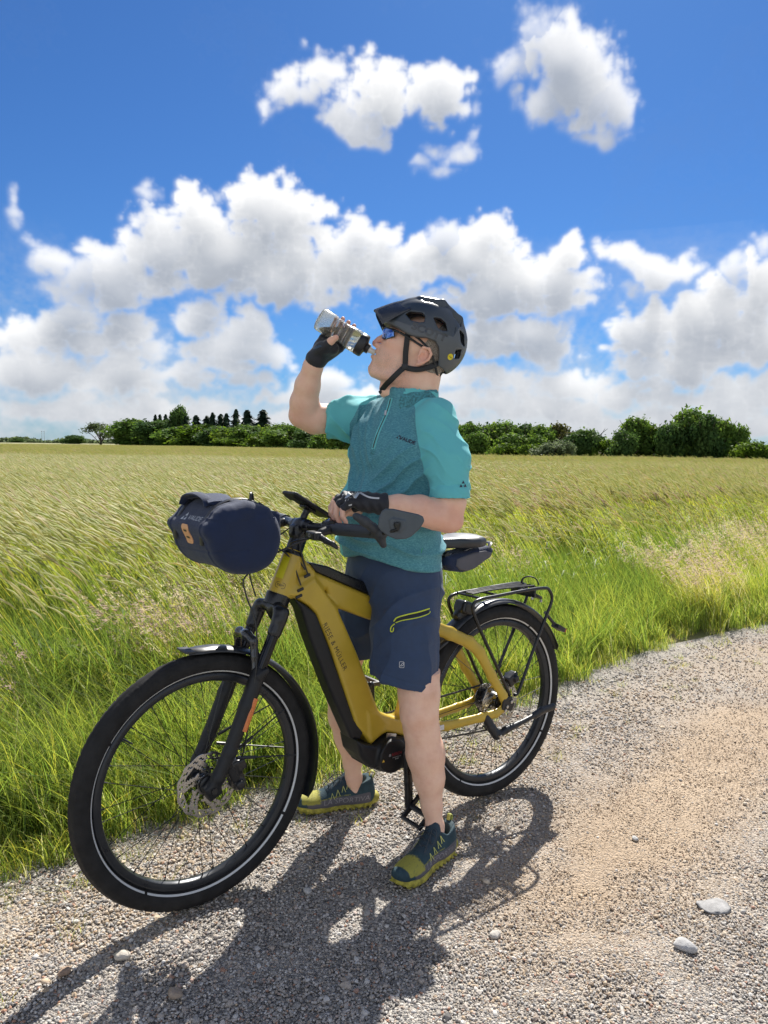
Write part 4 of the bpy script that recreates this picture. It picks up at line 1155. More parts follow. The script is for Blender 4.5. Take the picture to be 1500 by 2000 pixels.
# top tube and down tube: one hydroformed gusset
s.prism([(.905, .855), (.862, .968), (.829, .958), (.805, .940), (.785, .915), (.592, .826), (.43, .752), (.34, .716), (.33, .672), (.42, .680), (.592, .746), (.716, .800), (.75, .86)], -.026, .026, rnd=.014, k=.022)
s.prism([(.885, .862), (.815, .815), (.792, .79), (.744, .682), (.645, .413), (.582, .335), (.515, .392), (.548, .432), (.644, .653), (.718, .803), (.80, .90)], -.036, .036, rnd=.011, k=.02)
s.prism([(.590, .345), (.520, .362), (.445, .332), (.36, .318), (.30, .322), (.29, .352), (.345, .372), (.40, .384), (.475, .398), (.552, .437), (.60, .45)], -.036, .036, rnd=.010, k=.014)
s.path([(.446, 0, .38), (.352, 0, .70), (.335, 0, .765)], [.0175, .019, .019], .02)
for y in (1, -1):
    s.path([(.345, .020 * y, .695), (.26, .045 * y, .658), (.178, .058 * y, .617), (.135, .064 * y, .578), (.075, .068 * y, .482), (.014, .070 * y, .395), (0, .070 * y, .36)], [.024, .022, .0215, .021, .019, .018, .016], .012, sc=(1, 1.7, 1))
    s.path([(.34, .036 * y, .345), (.27, .050 * y, .334), (.12, .064 * y, .336), (.05, .070 * y, .338), (.004, .070 * y, .352)], [.019, .017, .0165, .016, .015], .008, sc=(1, 1.5, 1))
# ports in the head area
for (x, z) in ((.829, .912), (.852, .872), (.857, .853)):
    s.box((x, .05, z), (.012, .014, .0055), rot=Euler((0, R(18), 0)), rnd=.005, k=.001, mode='sub')
frame = s.obj('frame', M_y, BK, 1)
for (x, z, dz) in ((.829, .912, 0), (.852, .872, 0), (.857, .853, 0)):
    MB().box((x, .0385 - .002, z), (.0225, .006, .0095), Euler((0, R(18), 0)), .003).build('cable_port', M_pl, BK)
def sdf_prism(name, poly, half, m, vox=.003, rnd=.01, parent=BK, y0=0., extra=None):
    P = np.array(poly); s_ = SDF((P[:, 0].min() - .02, y0 - half - .02, P[:, 1].min() - .02), (P[:, 0].max() + .02, y0 + half + .02, P[:, 1].max() + .02), vox)
    s_.prism(poly, y0 - half, y0 + half, rnd=rnd, k=0)
    if extra: extra(s_)
    return s_.obj(name, m, parent, 1)
sdf_prism('top_tube_cover', [(.810, .946), (.796, .9445), (.74, .929), (.69, .905), (.60, .866), (.47, .808), (.36, .76), (.345, .735), (.43, .755), (.592, .827), (.784, .915), (.796, .925)], .0215, M_sat, rnd=.005)
sdf_prism('battery_cover', [(.868, .847), (.842, .806), (.815, .722), (.742, .545), (.660, .372), (.625, .36), (.60, .40), (.648, .432), (.744, .682), (.79, .79), (.83, .824)], .0325, M_blk, rnd=.010)
def _m(s_):
    s_.cone((.522, -.05, .296), (.522, .062, .296), .056, .056, .01)
    s_.cone((.520, .060, .298), (.520, .068, .298), .040, .036, .004)
    s_.cone((.466, .04, .288), (.466, .082, .288), .026, .020, .008)
    for q in range(7): s_.box((.612 - q * .012, .0, .262 - q * .004), (.0015, .07, .02), Euler((0, R(-12), 0)), .001, .002, 'sub')
sdf_prism('motor', [(.652, .372), (.640, .318), (.604, .270), (.54, .238), (.452, .230), (.426, .262), (.424, .318), (.452, .336), (.518, .352), (.580, .338), (.62, .352)], .058, M_blk, rnd=.016, extra=_m)
MB().box((.512, .046, .352), (.040, .006, .020), Euler((0, R(-14), 0)), .003).build('motor_badge', M_alu, BK)
mot = bpy.data.objects['motor']
text_on('motor_lettering', 'BOSCH', .0125, (.512, .05, .304), (-1, 0, 0), (0, 0, 1), mat('print_red', (.35, .03, .04), .5), BK, mot)
text_on('motor_lettering', 'Performance Line', .0048, (.512, .05, .294), (-1, 0, 0), (0, 0, 1), M_white, BK, mot)
text_on('motor_lettering', 'Speed', .0060, (.512, .05, .288), (-1, 0, 0), (0, 0, 1), M_white, BK, mot, shear=.3)
drape('motor_emblem', [(.0048 * math.cos(R(a)), .0048 * math.sin(R(a))) for a in range(0, 360, 30)], [tuple(range(12))], (.540, .05, .3045), Vector((-1, 0, 0)), Vector((0, 0, 1)), Vector((0, 1, 0)), mat('print_grey', (.25, .25, .26), .5), BK, mot)
drape('warning_sticker', [(-.005, -.004), (.005, -.004), (0, .005)], [(0, 1, 2)], (.566, .05, .292), Vector((-1, 0, 0)), Vector((0, 0, 1)), Vector((0, 1, 0)), mat('sticker_yellow', (.7, .45, .05), .5), BK, mot)
dirv = Vector((.703 - .755, 0, .629 - .733)).normalized()
text_on('frame_lettering', 'RIESE & MÜLLER', .0225, (.728, .04, .681), dirv, (-dirv.z * -1, 0, dirv.x * -1) if False else (-.9, 0, .44), M_dk, BK, frame, spacing=1.12, off=.0006)
# band and emblem on the head tube
hd = (ht - hb).normalized()
def headband(z0, z1, a0, a1, m, name):
    vs_ = []; fs = []; side = Vector((0, 1, 0)); fwd = side.cross(hd)
    n = 10
    for i in range(n + 1):
        a = R(a0 + (a1 - a0) * i / n)
        for z in (z0, z1):
            rr_ = .0336 + (.0300 - .0336) * z + .0015
            vs_.append(hb + (ht - hb) * z + (fwd * math.cos(a) + side * math.sin(a)) * rr_ * (1 if fwd.x > 0 else -1) * 1.0)
    for i in range(n): fs.append((2 * i, 2 * i + 2, 2 * i + 3, 2 * i + 1))
    o = mesh_obj(name, vs_, fs, m, BK)
    return o
_f = Vector((0, 1, 0)).cross(hd)
SG = 1 if _f.x > 0 else -1
headband(.36, .90, 8 * SG, 52 * SG, mat('lime_band', (.55, .50, .02), .3, coat=.6), 'reflex_band')
_n = (_f * SG * math.cos(R(50)) + Vector((0, 1, 0)) * math.sin(R(50)))
_p = hb + (ht - hb) * .2 + _n * .03
_r = Vector(_n).cross(-hd) * 1.0
if _r.dot(Vector((-1, .5, 0))) < 0: _r = -_r
ring = rounded(.030, .018, .007); rin = rounded(.0275, .0155, .006); nn = len(ring)
drape('head_emblem', ring + rin, [(i, (i + 1) % nn, nn + (i + 1) % nn, nn + i) for i in range(nn)], _p, _r, hd, _r.cross(hd), M_dk, BK, frame, off=.0006, split=False)
text_on('head_lettering', 'R&M', .0105, _p, _r, hd, M_dk, BK, frame, off=.0006)
# silver white labels on both chain stays
for y in (1, -1):
    MB().box((.315, .058 * y + .0005 * y, .3385), (.042, .0022, .018), Euler((0, R(2), R(-10 * y))), .0008).build('stay_label', M_white, BK)
# headset collars, steering column, stem
MB().lathe([(.020, -.036), (.036, -.034), (.037, -.006), (.0355, 0), (.02, 0)], 32, 'Z', rot=hd.to_track_quat('Z', 'Y').to_matrix(), c=hb).build('lower_headset', M_sat, BK)
q = hd.to_track_quat('Z', 'Y').to_matrix()
MB().lathe([(.02, 0), (.0325, 0), (.0325, .006), (.026, .014), (.0255, .06), (.0235, .075), (.02, .08)], 32, 'Z', rot=q, c=ht).build('steering_column', M_sat, BK)
s = SDF((.76, -.07, 1.0), (.90, .07, 1.11), .0028)
s.cone((.838, 0, 1.03), (.828, 0, 1.058), .026, .022, .01).cone((.826, -.032, 1.058), (.826, .032, 1.058), .021, .021, .012).box((.84, 0, 1.045), (.022, .018, .016), None, .006, .01)
s.obj('stem', M_sat, BK)
# fork
def ax_pt(z, fwd=0.0):
    # point on the fork line at height z
    return Vector((1.150 - (z - .36) * .475, 0, z))
crown = SDF((.86, -.10, .74), (1.05, .10, .88), .0028)
crown.cone((.908, 0, .80), (.902, 0, .845), .026, .030, .01)
for y in (1, -1):
    crown.path([(.918, 0, .815), (.925, .030 * y, .826), (.934, .055 * y, .822), (.940, .066 * y, .800)], [.020, .015, .016, .021], .012)
    crown.cone((.930, .066 * y, .818), (.955, .066 * y, .765), .0205, .0205, .006)
crown.obj('fork_crown', M_sat, BK)
for y in (1, -1):
    a = Vector((.954, .066 * y, .768)); b = Vector((1.022, .066 * y, .62))
    MB().tube([a, b], .0165, 20).build('stanchion', mat('stanchion_black', (.02, .02, .022), .12, .6), BK)
    MB().tube([(.928, .066 * y, .822), (.924, .066 * y, .832)], [.014, .011], 16).build('fork_cap', M_pl, BK)
    lw = SDF((.96, min(0, y) * .10 - .005 * 0 + (0 if y < 0 else .035), .31), (1.19, (.035 if False else 0) + max(0, y) * .10 - (.035 if y < 0 else 0), .68), .0026)
    lw = SDF((.96, -.105, .31), (1.20, -.03, .69), .0026) if y < 0 else SDF((.96, .03, .31), (1.20, .105, .69), .0026)
    lw.path([(1.006, .066 * y, .655), (1.045, .068 * y, .57), (1.098, .070 * y, .45), (1.132, .068 * y, .385), (1.150, .064 * y, .352)], [.0225, .0215, .0195, .0195, .017], .008)
    lw.box((1.003, .066 * y, .658), (.021, .024, .008), Euler((0, R(25), 0)), .004, .006)
    if y > 0:
        lw.box((1.148, .062, .352), (.022, .016, .022), Euler((0, R(25), 0)), .006, .01)
        lw.box((1.088, .060, .385), (.012, .012, .03), Euler((0, R(25), 0)), .005, .008)
    lw.obj('fork_lower', M_blk, BK)
arch = SDF((.95, -.09, .62), (1.09, .09, .80), .0026)
for y in (1, -1):
    arch.path([(1.012, .062 * y, .648), (1.010, .054 * y, .70), (1.012, .046 * y, .742)], [.015, .013, .012], .008, sc=(1, 1.5, 1))
arch.path([(1.012, -.048, .744), (1.02, -.02, .758), (1.02, .02, .758), (1.012, .048, .744)], [.013, .014, .014, .013], .01)
arch.obj('fork_arch', mat('arch_gloss', (.03, .03, .032), .16, .2, coat=.6), BK)
# reflector strip on the near fork leg
a, b = Vector((1.020, .0905, .588)), Vector((1.057, .0915, .502))
for y in (1, -1):
    pts = [(1.026, .0885 * y, .592), (1.044, .0895 * y, .548), (1.062, .0885 * y, .505)]
    MB().tube(pts, [(.0075, .0035)] * 3, 12, flat=(-1, 0, .3)).build('side_reflector', M_or, BK)
# brake caliper
s = SDF((1.02, .02, .29), (1.13, .075, .45), .0026)
s.box((1.072, .045, .372), (.020, .020, .042), Euler((0, R(20), 0)), .007, .005).box((1.058, .05, .40), (.014, .016, .016), Euler((0, R(20), 0)), .005, .008).cone((1.065, .03, .345), (1.065, .065, .345), .017, .015, .006)
s.obj('brake_caliper', M_sat, BK)
MB().tube([(1.150, .060, .356), (1.150, .086, .356)], [.011, .009], 16).build('axle_end', M_sat, BK)
# fenders
def fender(name, cx, a0, a1, r_, par, cz=RW, w=.033):
    vs_, fs = [], []; n = 48; m_ = 10
    for i in range(n + 1):
        a = R(a0 + (a1 - a0) * i / n)
        for lay in (0, 1):
            for k in range(m_ + 1):
                t = -1 + 2 * k / m_
                rr_ = r_ - .012 * abs(t) ** 2.2 - .0022 * lay
                tp = min(1, .55 + .9 * min(i, n - i) / 4) if min(i, n - i) < 3 else 1
                vs_.append((cx + rr_ * math.cos(a), t * w * tp, cz + rr_ * math.sin(a)))
    st = 2 * (m_ + 1)
    for i in range(n):
        for k in range(m_):
            fs.append((i * st + k, i * st + k + 1, (i + 1) * st + k + 1, (i + 1) * st + k))
            o_ = m_ + 1
            fs.append((i * st + o_ + k, (i + 1) * st + o_ + k, (i + 1) * st + o_ + k + 1, i * st + o_ + k + 1))
        for k in (0, m_): fs.append((i * st + k, (i + 1) * st + k, (i + 1) * st + m_ + 1 + k, i * st + m_ + 1 + k))
    for i in (0, n):
        for k in range(m_): fs.append((i * st + k, i * st + k + 1, i * st + m_ + 1 + k + 1, i * st + m_ + 1 + k))
    b_ = MB(); b_.add(vs_, fs)
    return b_.build(name, mat('fender_black', (.02, .022, .026), .34, coat=.15), par, angle=60)
fender('front_fender', 1.153, 84, 203, .381, BK)
fender('rear_fender', 0, 40, 159, .381, BK)
# front fender stays
for p, q_ in (((1.075, .066, .425), (.865, .034, .372)), ((1.075, -.066, .425), (.865, -.034, .372)), ((1.07, .066, .45), (.905, .034, .52)), ((1.07, -.066, .45), (.905, -.034, .52))):
    pv, qv = Vector(p), Vector(q_)
    MB().tube([pv, qv], .0022, 8).tube([pv, pv + (qv - pv) * .3], .0048, 8).build('fender_stay', M_pl, BK)
# fender clip on tip
MB().box((1.192, 0, .735), (.03, .062, .006), Euler((0, R(-4), 0)), .002).build('fender_tip', mat('soft_black', (.03, .032, .036), .5), BK)
# rack
rk = M_sat
def rail(y):
    return crv([(-.020, y * 1.12, .392), (.06, y * 1.08, .53), (.134, y, .66), (.166, y, .722), (.168, y, .752), (.135, y, .765), (.05, y, .768), (-.10, y, .772), (-.20, y, .770), (-.232, y, .758), (-.248, y, .72), (-.215, y, .655), (-.14, y * 1.03, .525), (-.072, y * 1.1, .402), (-.045, y * 1.12, .388)], 5)
MB().tube(rail(.062), .0062, 10).build('rack_side', rk, BK)
MB().tube(rail(-.062), .0062, 10).build('rack_side', rk, BK)
for x in (.13, .04, -.12, -.19): MB().tube([(x, -.062, .768), (x, .062, .768)], .0048, 8).build('rack_cross_bar', rk, BK)
for y in (-.03, -.01, .012, .032): MB().tube(crv([(.13, y * .5, .776), (.02, y * .8, .783), (-.18, y, .777)], 4), .0034, 6).build('elastic_strap', M_pl, BK)
MB().tube(crv([(-.178, -.03, .776), (-.176, -.02, .798), (-.19, 0, .806), (-.204, .02, .797), (-.208, .03, .775)], 6), [(.002, .007)] * 25, 8).build('strap_hook', M_pl, BK)
MB().box((-.155, 0, .752), (.012, .12, .03), None, .004).box((-.205, .0, .735), (.07, .05, .012), Euler((0, R(-25), 0)), .004).build('rack_plate', M_sat, BK)
for x, z in ((-.175, .728), (-.225, .712)): MB().lathe([(0, .0), (.006, 0), (.006, .004), (0, .005)], 10, 'Y', c=(x, .026, z)).build('rack_bolt', M_alu, BK)
# light unit in front of the rear wheel
s = SDF((.07, -.05, .66), (.22, .05, .79), .0028); s.box((.152, 0, .728), (.03, .03, .024), Euler((0, R(-20), 0)), .014, .004).cone((.13, 0, .705), (.18, 0, .70), .024, .02, .01)
s.obj('frame_lock', M_sat, BK)
MB().tube(crv([(-.285, 0, .655), (-.315, 0, .625), (-.345, 0, .600)], 4), .0065, 8).box((-.368, 0, .583), (.052, .036, .018), Euler((0, R(-28), 0)), .004).build('tail_light', M_pl, BK)
MB().box((-.392, 0, .571), (.007, .034, .016), Euler((0, R(-28), 0)), .002).build('tail_lens', M_red, BK)
# seat post, saddle
MB().tube([(.338, 0, .755), (.302, 0, .885), (.295, 0, .915)], [.0155, .0155, .017], 16).build('seat_post', M_sat, BK)
s = SDF((.06, -.10, .90), (.44, .10, 1.02), .003)
s.prism([(.118, -.072), (.108, -.03), (.108, .03), (.118, .072), (.16, .082), (.22, .058), (.28, .030), (.40, .018), (.408, 0), (.40, -.018), (.28, -.030), (.22, -.058), (.16, -.082)], .950, .986, ax=2, rnd=.016, k=0)
s.ell((.17, 0, .972), (.07, .082, .022), None, .012)
s.obj('saddle', mat('saddle_black', (.03, .034, .042), .45, coat=.1), BK, 2)
for y in (.02, -.02): MB().tube(crv([(.36, y * .7, .955), (.30, y, .93), (.20, y, .93), (.145, y * 1.6, .948)], 4), .0036, 8).build('saddle_rail', M_st, BK)
MB().lathe([(0, -.032), (.012, -.032), (.012, .032), (0, .033)], 16, 'Y', c=(.266, 0, .925)).box((.272, 0, .905), (.03, .04, .05), None, .006).build('saddle_clamp', M_sat, BK)
# kick stand
s = SDF((-.29, .05, .23), (.13, .12, .38), .0026)
s.path([(.098, .068, .332), (.078, .078, .292), (.060, .086, .266)], [.016, .017, .019], .006, sc=(1, 1.3, 1))
s.path([(.060, .090, .264), (.02, .092, .277), (-.05, .092, .286)], [.013, .0125, .0105], .006).path([(-.05, .092, .286), (-.13, .092, .298)], [.0095, .0095], .003).path([(-.135, .092, .299), (-.17, .092, .309), (-.236, .092, .311)], [.0145, .0145, .0135], .003, sc=(1, 1.2, 1))
s.obj('kick_stand', M_pl, BK)
MB().lathe([(0, .098), (.007, .098), (.007, .108), (0, .109)], 14, 'Y', c=(.060, 0, .266)).build('stand_bolt', M_alu, BK)
# rear dropout plate, caliper, derailleur
sdf_prism('dropout', [(.022, .39), (.03, .35), (-.02, .335), (-.035, .355), (-.022, .392)], .004, M_pl, y0=.078, rnd=.002)
for x, z in ((.006, .358), (-.016, .372), (.014, .345)): MB().lathe([(0, .080), (.006, .080), (.006, .086), (0, .087)], 12, 'Y', c=(x, 0, z)).build('dropout_bolt', M_alu, BK)
s = SDF((-.10, .02, .40), (.0, .08, .50), .0028); s.box((-.045, .05, .445), (.026, .018, .020), Euler((0, R(25), 0)), .006, .004).cone((-.05, .03, .45), (-.05, .07, .45), .015, .013, .006); s.obj('rear_brake_caliper', M_sat, BK)
s = SDF((-.10, -.10, .20), (.03, -.03, .36), .003); s.cone((-.012, -.07, .335), (-.03, -.082, .285), .014, .013, .006).cone((-.03, -.078, .28), (-.055, -.072, .225), .011, .009, .006).cone((-.03, -.07, .275), (-.03, -.06, .275), .02, .02, .003).cone((-.055, -.07, .228), (-.055, -.062, .228), .019, .019, .003); s.obj('derailleur', M_pl, BK)
# chain wheel, chain, cranks, pedals
MB().lathe([(.012, -.055), (.078, -.055), (.080, -.0565), (.078, -.058), (.012, -.058)], 48, 'Y', c=(.483, 0, .305)).build('chain_ring', M_sat, BK)
MB().tube([(.483, -.0565, .385), (.24, -.0565, .395), (0, -.0565, .402)], [(.004, .0025)] * 3, 6).tube([(.483, -.0565, .225), (.2, -.058, .238), (-.055, -.066, .212)], [(.004, .0025)] * 3, 6).build('chain', mat('chain', (.06, .058, .055), .4, .8, bump=1, bscale=300), BK)
for y, dz, nm in ((1, -1, 0), (-1, 1, 1)):
    yy = .098 * y
    s = SDF((.43, min(yy, yy) - .035, .10 if dz < 0 else .26), (.54, yy + .035, .35 if dz < 0 else .52), .0028)
    s.path([(.483, yy, .305), (.484, yy + .006 * y, .305 + dz * .09), (.484, yy + .010 * y, .305 + dz * .170)], [.021, .0155, .0155], .006, sc=(1, 1.45, 1))
    s.obj('crank', M_sat, BK)
    pz = .305 + dz * .170; p = empty('pedal', (.484, .162 * y, pz), 0); p.parent = BK; p.rotation_euler = (0, R(38) if dz < 0 else R(-4), 0)
    pb = MB()
    for sx in (-1, 1): pb.box((sx * .044, 0, 0), (.013, .094, .017), None, .004)
    for sy in (-1, 1): pb.box((0, sy * .042, 0), (.090, .011, .016), None, .004)
    pb.box((0, 0, 0), (.017, .090, .014), None, .003)
    pb.build('pedal_cage', M_sat if dz < 0 else mat('pedal_grey', (.09, .085, .08), .5), p)
    MB().tube([(0, -.055 * y, 0), (0, .03 * y, 0)], .0085, 12).build('pedal_axle', M_pl, p)
MB().lathe([(0, .108), (.0085, .108), (.0085, .113), (0, .1145)], 14, 'Y', c=(.483, 0, .318)).build('crank_bolt', M_alu, BK)

# ---- cockpit
barp = crv([(.826, 0, 1.057), (.823, .055, 1.057), (.806, .11, 1.058), (.776, .33, 1.064)], 6)
MB().tube(barp + [], .0145, 16).build('handlebar', M_sat, BK)
MB().tube([Vector((p.x, -p.y, p.z)) for p in barp], .0145, 16).build('handlebar', M_sat, BK)
M_grip = mat('grip_rubber', (.030, .036, .046), .55, bump=.5, bscale=300)
for y in (1, -1):
    g0 = [(.797, .145 * y, 1.059), (.787, .22 * y, 1.061), (.778, .29 * y, 1.064), (.776, .305 * y, 1.064)]
    MB().tube(g0, [.0185, .0180, .0180, .0175], 18).build('grip', M_grip, BK)
    s = SDF((.73, min(.27 * y, .37 * y), 1.0), (.89, max(.27 * y, .37 * y), 1.15), .0026)
    s.path([(.776, .318 * y, 1.064), (.800, .322 * y, 1.080), (.828, .322 * y, 1.098), (.852, .318 * y, 1.112)], [.0135, .0120, .0125, .0100], .006, sc=(1, .8, 1))
    s.path([(.776, .318 * y, 1.064), (.772, .320 * y, 1.048), (.763, .320 * y, 1.030)], [.013, .011, .0085], .006, sc=(1, .8, 1))
    s.cone((.776, .308 * y, 1.064), (.776, .330 * y, 1.064), .0185, .0165, .004)
    s.obj('bar_end', M_grip, BK)
# brake levers
for y in (1, -1):
    s = SDF((.80, min(.08 * y, .26 * y), 1.0), (.93, max(.08 * y, .26 * y), 1.09), .0026)
    s.box((.868, .135 * y, 1.044), (.013, .030, .0115), Euler((0, 0, R(-8 * y))), .004, .004).path([(.862, .155 * y, 1.042), (.868, .195 * y, 1.036), (.862, .225 * y, 1.028), (.856, .232 * y, 1.020)], [.008, .007, .006, .005], .004, sc=(1, 1, .8)).cone((.84, .13 * y, 1.05), (.815, .128 * y, 1.056), .012, .014, .006)
    s.obj('brake_lever', M_pl, BK)
n_ = 20
rg = [(.0052 * math.cos(2 * math.pi * i / n_), .0052 * math.sin(2 * math.pi * i / n_)) for i in range(n_)] + [(.0042 * math.cos(2 * math.pi * i / n_), .0042 * math.sin(2 * math.pi * i / n_)) for i in range(n_)]
lvr = [o for o in BK.children if o.name.startswith('brake_lever')][0]
drape('lever_emblem', rg, [(i, (i + 1) % n_, n_ + (i + 1) % n_, n_ + i) for i in range(n_)], (.885, .135, 1.045), Vector((-.6, .8, 0)), Vector((0, 0, 1)), Vector((.8, .6, 0)), M_white, BK, lvr, split=False)
# controls on the bar, display arm
s = SDF((.74, -.12, 1.02), (.90, .12, 1.13), .0026)
s.path([(.826, 0, 1.065), (.818, .0, 1.085), (.806, 0, 1.105)], [.012, .009, .011], .006).box((.806, 0, 1.108), (.022, .018, .005), Euler((0, R(-31), 0)), .002, .004)
s.cone((.800, .098, 1.060), (.796, .122, 1.061), .0215, .0205, .003).box((.776, .104, 1.069), (.018, .014, .009), Euler((0, R(20), 0)), .004, .006)
s.obj('phone_mount', M_sat, BK)
MB().box((.785, .085, 1.074), (.035, .03, .012), Euler((0, R(20), R(12))), .005).build('bar_remote', mat('glossy_black', (.02, .02, .022), .08, coat=1), BK)
# cables
M_cab = mat('cable_black', (.02, .02, .022), .4)
for pts in ([(.862, .14, 1.04), (.90, .07, 1.02), (.87, .03, .985), (.835, .034, .93)], [(.862, -.14, 1.04), (.91, -.05, 1.01), (.88, .02, .97), (.85, .036, .885)],
            [(.87, .12, 1.035), (.95, .06, .99), (1.035, .045, .93), (1.036, .05, .88), (1.018, .072, .80), (1.02, .080, .69), (1.034, .084, .60), (1.05, .082, .50), (1.055, .06, .42)],
            [(.81, .05, 1.06), (.85, .03, 1.03), (.845, .034, .97), (.825, .035, .915)], [(.80, -.09, 1.05), (.93, -.03, 1.0), (.99, -.02, .95), (.98, .0, .86)]):
    MB().tube(crv(pts, 8), .0024, 6).build('cable', M_cab, BK)
MB().tube(crv([(.30, .03, .345), (.2, .045, .30), (.1, .06, .30), (.03, -.05, .33)], 6), .0022, 6).build('cable', M_cab, BK)
# mirror
mir = empty('mirror', (0, 0, 0)); mir.parent = BK
MC = Vector((.757, .385, 1.092)); wv = Vector((-.74, .672, 0)).normalized(); nv = Vector((.672, .74, 0)).normalized()
outl = [(-.060, -.006), (-.057, .018), (-.050, .034), (-.040, .041), (-.020, .041), (.046, .028), (.059, .022), (.063, .010), (.052, -.010), (.030, -.031), (.016, -.038), (-.010, -.040), (-.032, -.032), (-.052, -.018)]
s = SDF(MC - Vector((.09, .09, .07)), MC + Vector((.09, .09, .07)), .0024)
s.prism(outl, -.006, .006, rnd=.0028, k=0, o=MC, M=(wv, (0, 0, 1), nv))
s.prism([(-.030, .012), (-.020, .018), (.014, .012), (.016, -.006), (.0, -.020), (-.026, -.012)], .004, .0095, rnd=.002, k=.001, o=MC, M=(wv, (0, 0, 1), nv))
s.obj('mirror_housing', mat('mirror_grey', (.060, .075, .090), .42, bump=.2), mir)
MB().prism([(a * .92, b * .92) for a, b in outl], -.0075, -.0055, axis='Y', rot=Matrix((wv, nv, Vector((0, 0, 1)))).transposed(), c=MC).build('mirror_glass', mat('mirror_glass', (.8, .82, .85), .02, 1.0, var=.01), mir)
a = Vector((.776, .328, 1.060)); b = MC + nv * .014 + wv * -.008
MB().tube(crv([a, Vector((.782, .345, 1.066)), b - nv * .0 + Vector((0, 0, -.012)), b], 5), .0048, 10).lathe([(0, -.008), (.0085, -.006), (.009, 0), (.0085, .006), (0, .008)], 14, 'Z', c=b).build('mirror_arm', M_sat, mir)

# ---- phone on the bar
PH = empty('phone', (.4105, 2.748, 0), R(217.46)); tag(PH, 'black phone in a mount above the handlebar centre, tilted towards the rider', 'phone')
pc = Vector((.806, 0, 1.119)); pr = Euler((0, R(-30.5), 0))
s = SDF(pc - Vector((.09, .06, .07)), pc + Vector((.09, .06, .07)), .0024)
s.box(pc, (.077, .038, .0058), pr, .0055, 0).box(pc + Vector((.05, 0, .025)), (.014, .030, .0068), pr, .003, .003)
s.obj('phone_case', M_blk, PH)
MB().box(pc + pr.to_matrix() @ Vector((0, 0, .0058)), (.144, .068, .0015), pr, .0006).build('phone_screen', mat('screen_glass', (.01, .011, .013), .06, coat=1), PH)

# ---- handlebar bag
BG = empty('handlebar_bag', (.4105, 2.748, 0), R(217.46)); tag(BG, 'dark navy roll bag strapped in front of the handlebar with a small leather tag', 'bag')
M_bag = mat('bag_fabric', (.013, .023, .060), .78, var=.12, scale=25, bump=.5, bscale=900, spec=.25, sheen=.15)
s = SDF((.93, -.20, .93), (1.22, .20, 1.20), .0032)
CB = (1.075, 1.050)
pol = [(CB[0] + .103 * (abs(math.cos(a)) ** .93) * np.sign(math.cos(a)), CB[1] + .098 * (abs(math.sin(a)) ** .94) * np.sign(math.sin(a)) + .006 * math.cos(a)) for a in np.linspace(0, 2 * math.pi, 28, endpoint=False)]
s.prism(pol, -.152, .152, rnd=.034, k=0)
s.path([(1.178, -.13, 1.075), (1.178, .12, 1.075)], [.012, .012], .03)
s.box((.965, 0, 1.06), (.02, .085, .05), None, .01, .02)
def bag_disp(v):
    d = .006 * (noise3(v, .11, 3) - .5) + .0016 * (noise3(v, .035, 4) - .5)
    d += .0028 * np.exp(-((np.abs(v[:, 1] + .005) - .105) / .0045) ** 2)         # piping
    d -= .0020 * np.exp(-((v[:, 2] - 1.012 - .05 * (v[:, 1])) / .0025) ** 2) * (v[:, 0] > 1.08)
    d += .003 * np.sin(v[:, 0] * 90 + v[:, 2] * 60) * np.exp(-((v[:, 1] - .13) / .03) ** 2) * (v[:, 2] > 1.10)
    return d
bag = s.obj('bag_body', M_bag, BG, 2, disp=bag_disp)
# grab handle and its base on top
MB().tube(crv([(1.150, -.105, 1.128), (1.148, -.085, 1.152), (1.145, -.04, 1.160), (1.143, .0, 1.158), (1.142, .035, 1.148), (1.142, .05, 1.130)], 6), [(.005, .016)] * 31, 10, flat=(0, 0, 1)).build('grab_handle', M_bag, BG)
MB().tube(crv([(1.12, -.115, 1.143), (1.10, -.02, 1.155), (1.12, .075, 1.141)], 6), [(.006, .036)] * 13, 10, flat=(0, 0, 1)).build('handle_base', M_bag, BG)
for y in (-.09, .085):
    MB().tube([(CB[0] + .1035 * math.cos(a) * 1.02 + .003, y, CB[1] + .002 + .101 * math.sin(a)) for a in np.linspace(-.2, 3.3, 20)], [(.0022, .0105)] * 20, 8, flat=(1, 0, 0)).build('bag_strap', M_pl, BG)
MB().tube(crv([(1.050, .105, 1.138), (1.048, .102, 1.160), (1.040, .090, 1.166), (1.030, .078, 1.158), (1.026, .075, 1.134)], 6), .0038, 8).build('bag_loop', M_pl, BG)
MB().box((1.012, .10, 1.128), (.03, .014, .012), Euler((0, R(-35), 0)), .003).build('bag_buckle', M_pl, BG)
X1 = Vector((0, 1, 0)); X2 = Vector((-.25, 0, .97)).normalized(); X3 = X1.cross(X2)
tg = rounded(.044, .047, .010)
lt = drape('leather_tag', tg, [tuple(range(len(tg)))], (1.17, .002, 1.052), X1, X2, X3, mat('tan_leather', (.66, .36, .18), .6, bump=.3), BG, bag, off=.0022)
sm_ = lt.modifiers.new('thick', 'SOLIDIFY'); sm_.thickness = .002
for dz in (.007, -.009):
    sl_ = rounded(.022, .0044, .0018, 3)
    drape('tag_slot', sl_, [tuple(range(len(sl_)))], (1.17, .003, 1.052 + dz), X1, X2, X3, M_dk, BG, lt, off=.0010)
text_on('bag_lettering', 'VAUDE', .0185, (1.16, .030, 1.094), X1, X2, mat('print_silver', (.50, .52, .54), .4), BG, bag, sx=1.45)
for k, (a_, b_) in enumerate(((-.0100, -.004), (.0100, -.004), (0, .008))):
    tri = [(a_ - .0075, b_ - .0045), (a_ + .0075, b_ - .0045), (a_, b_ + .006)]
    drape('bag_emblem', tri, [(0, 1, 2)], (1.16, -.036, 1.094), X1, X2, X3, MATS['print_silver'], BG, bag)
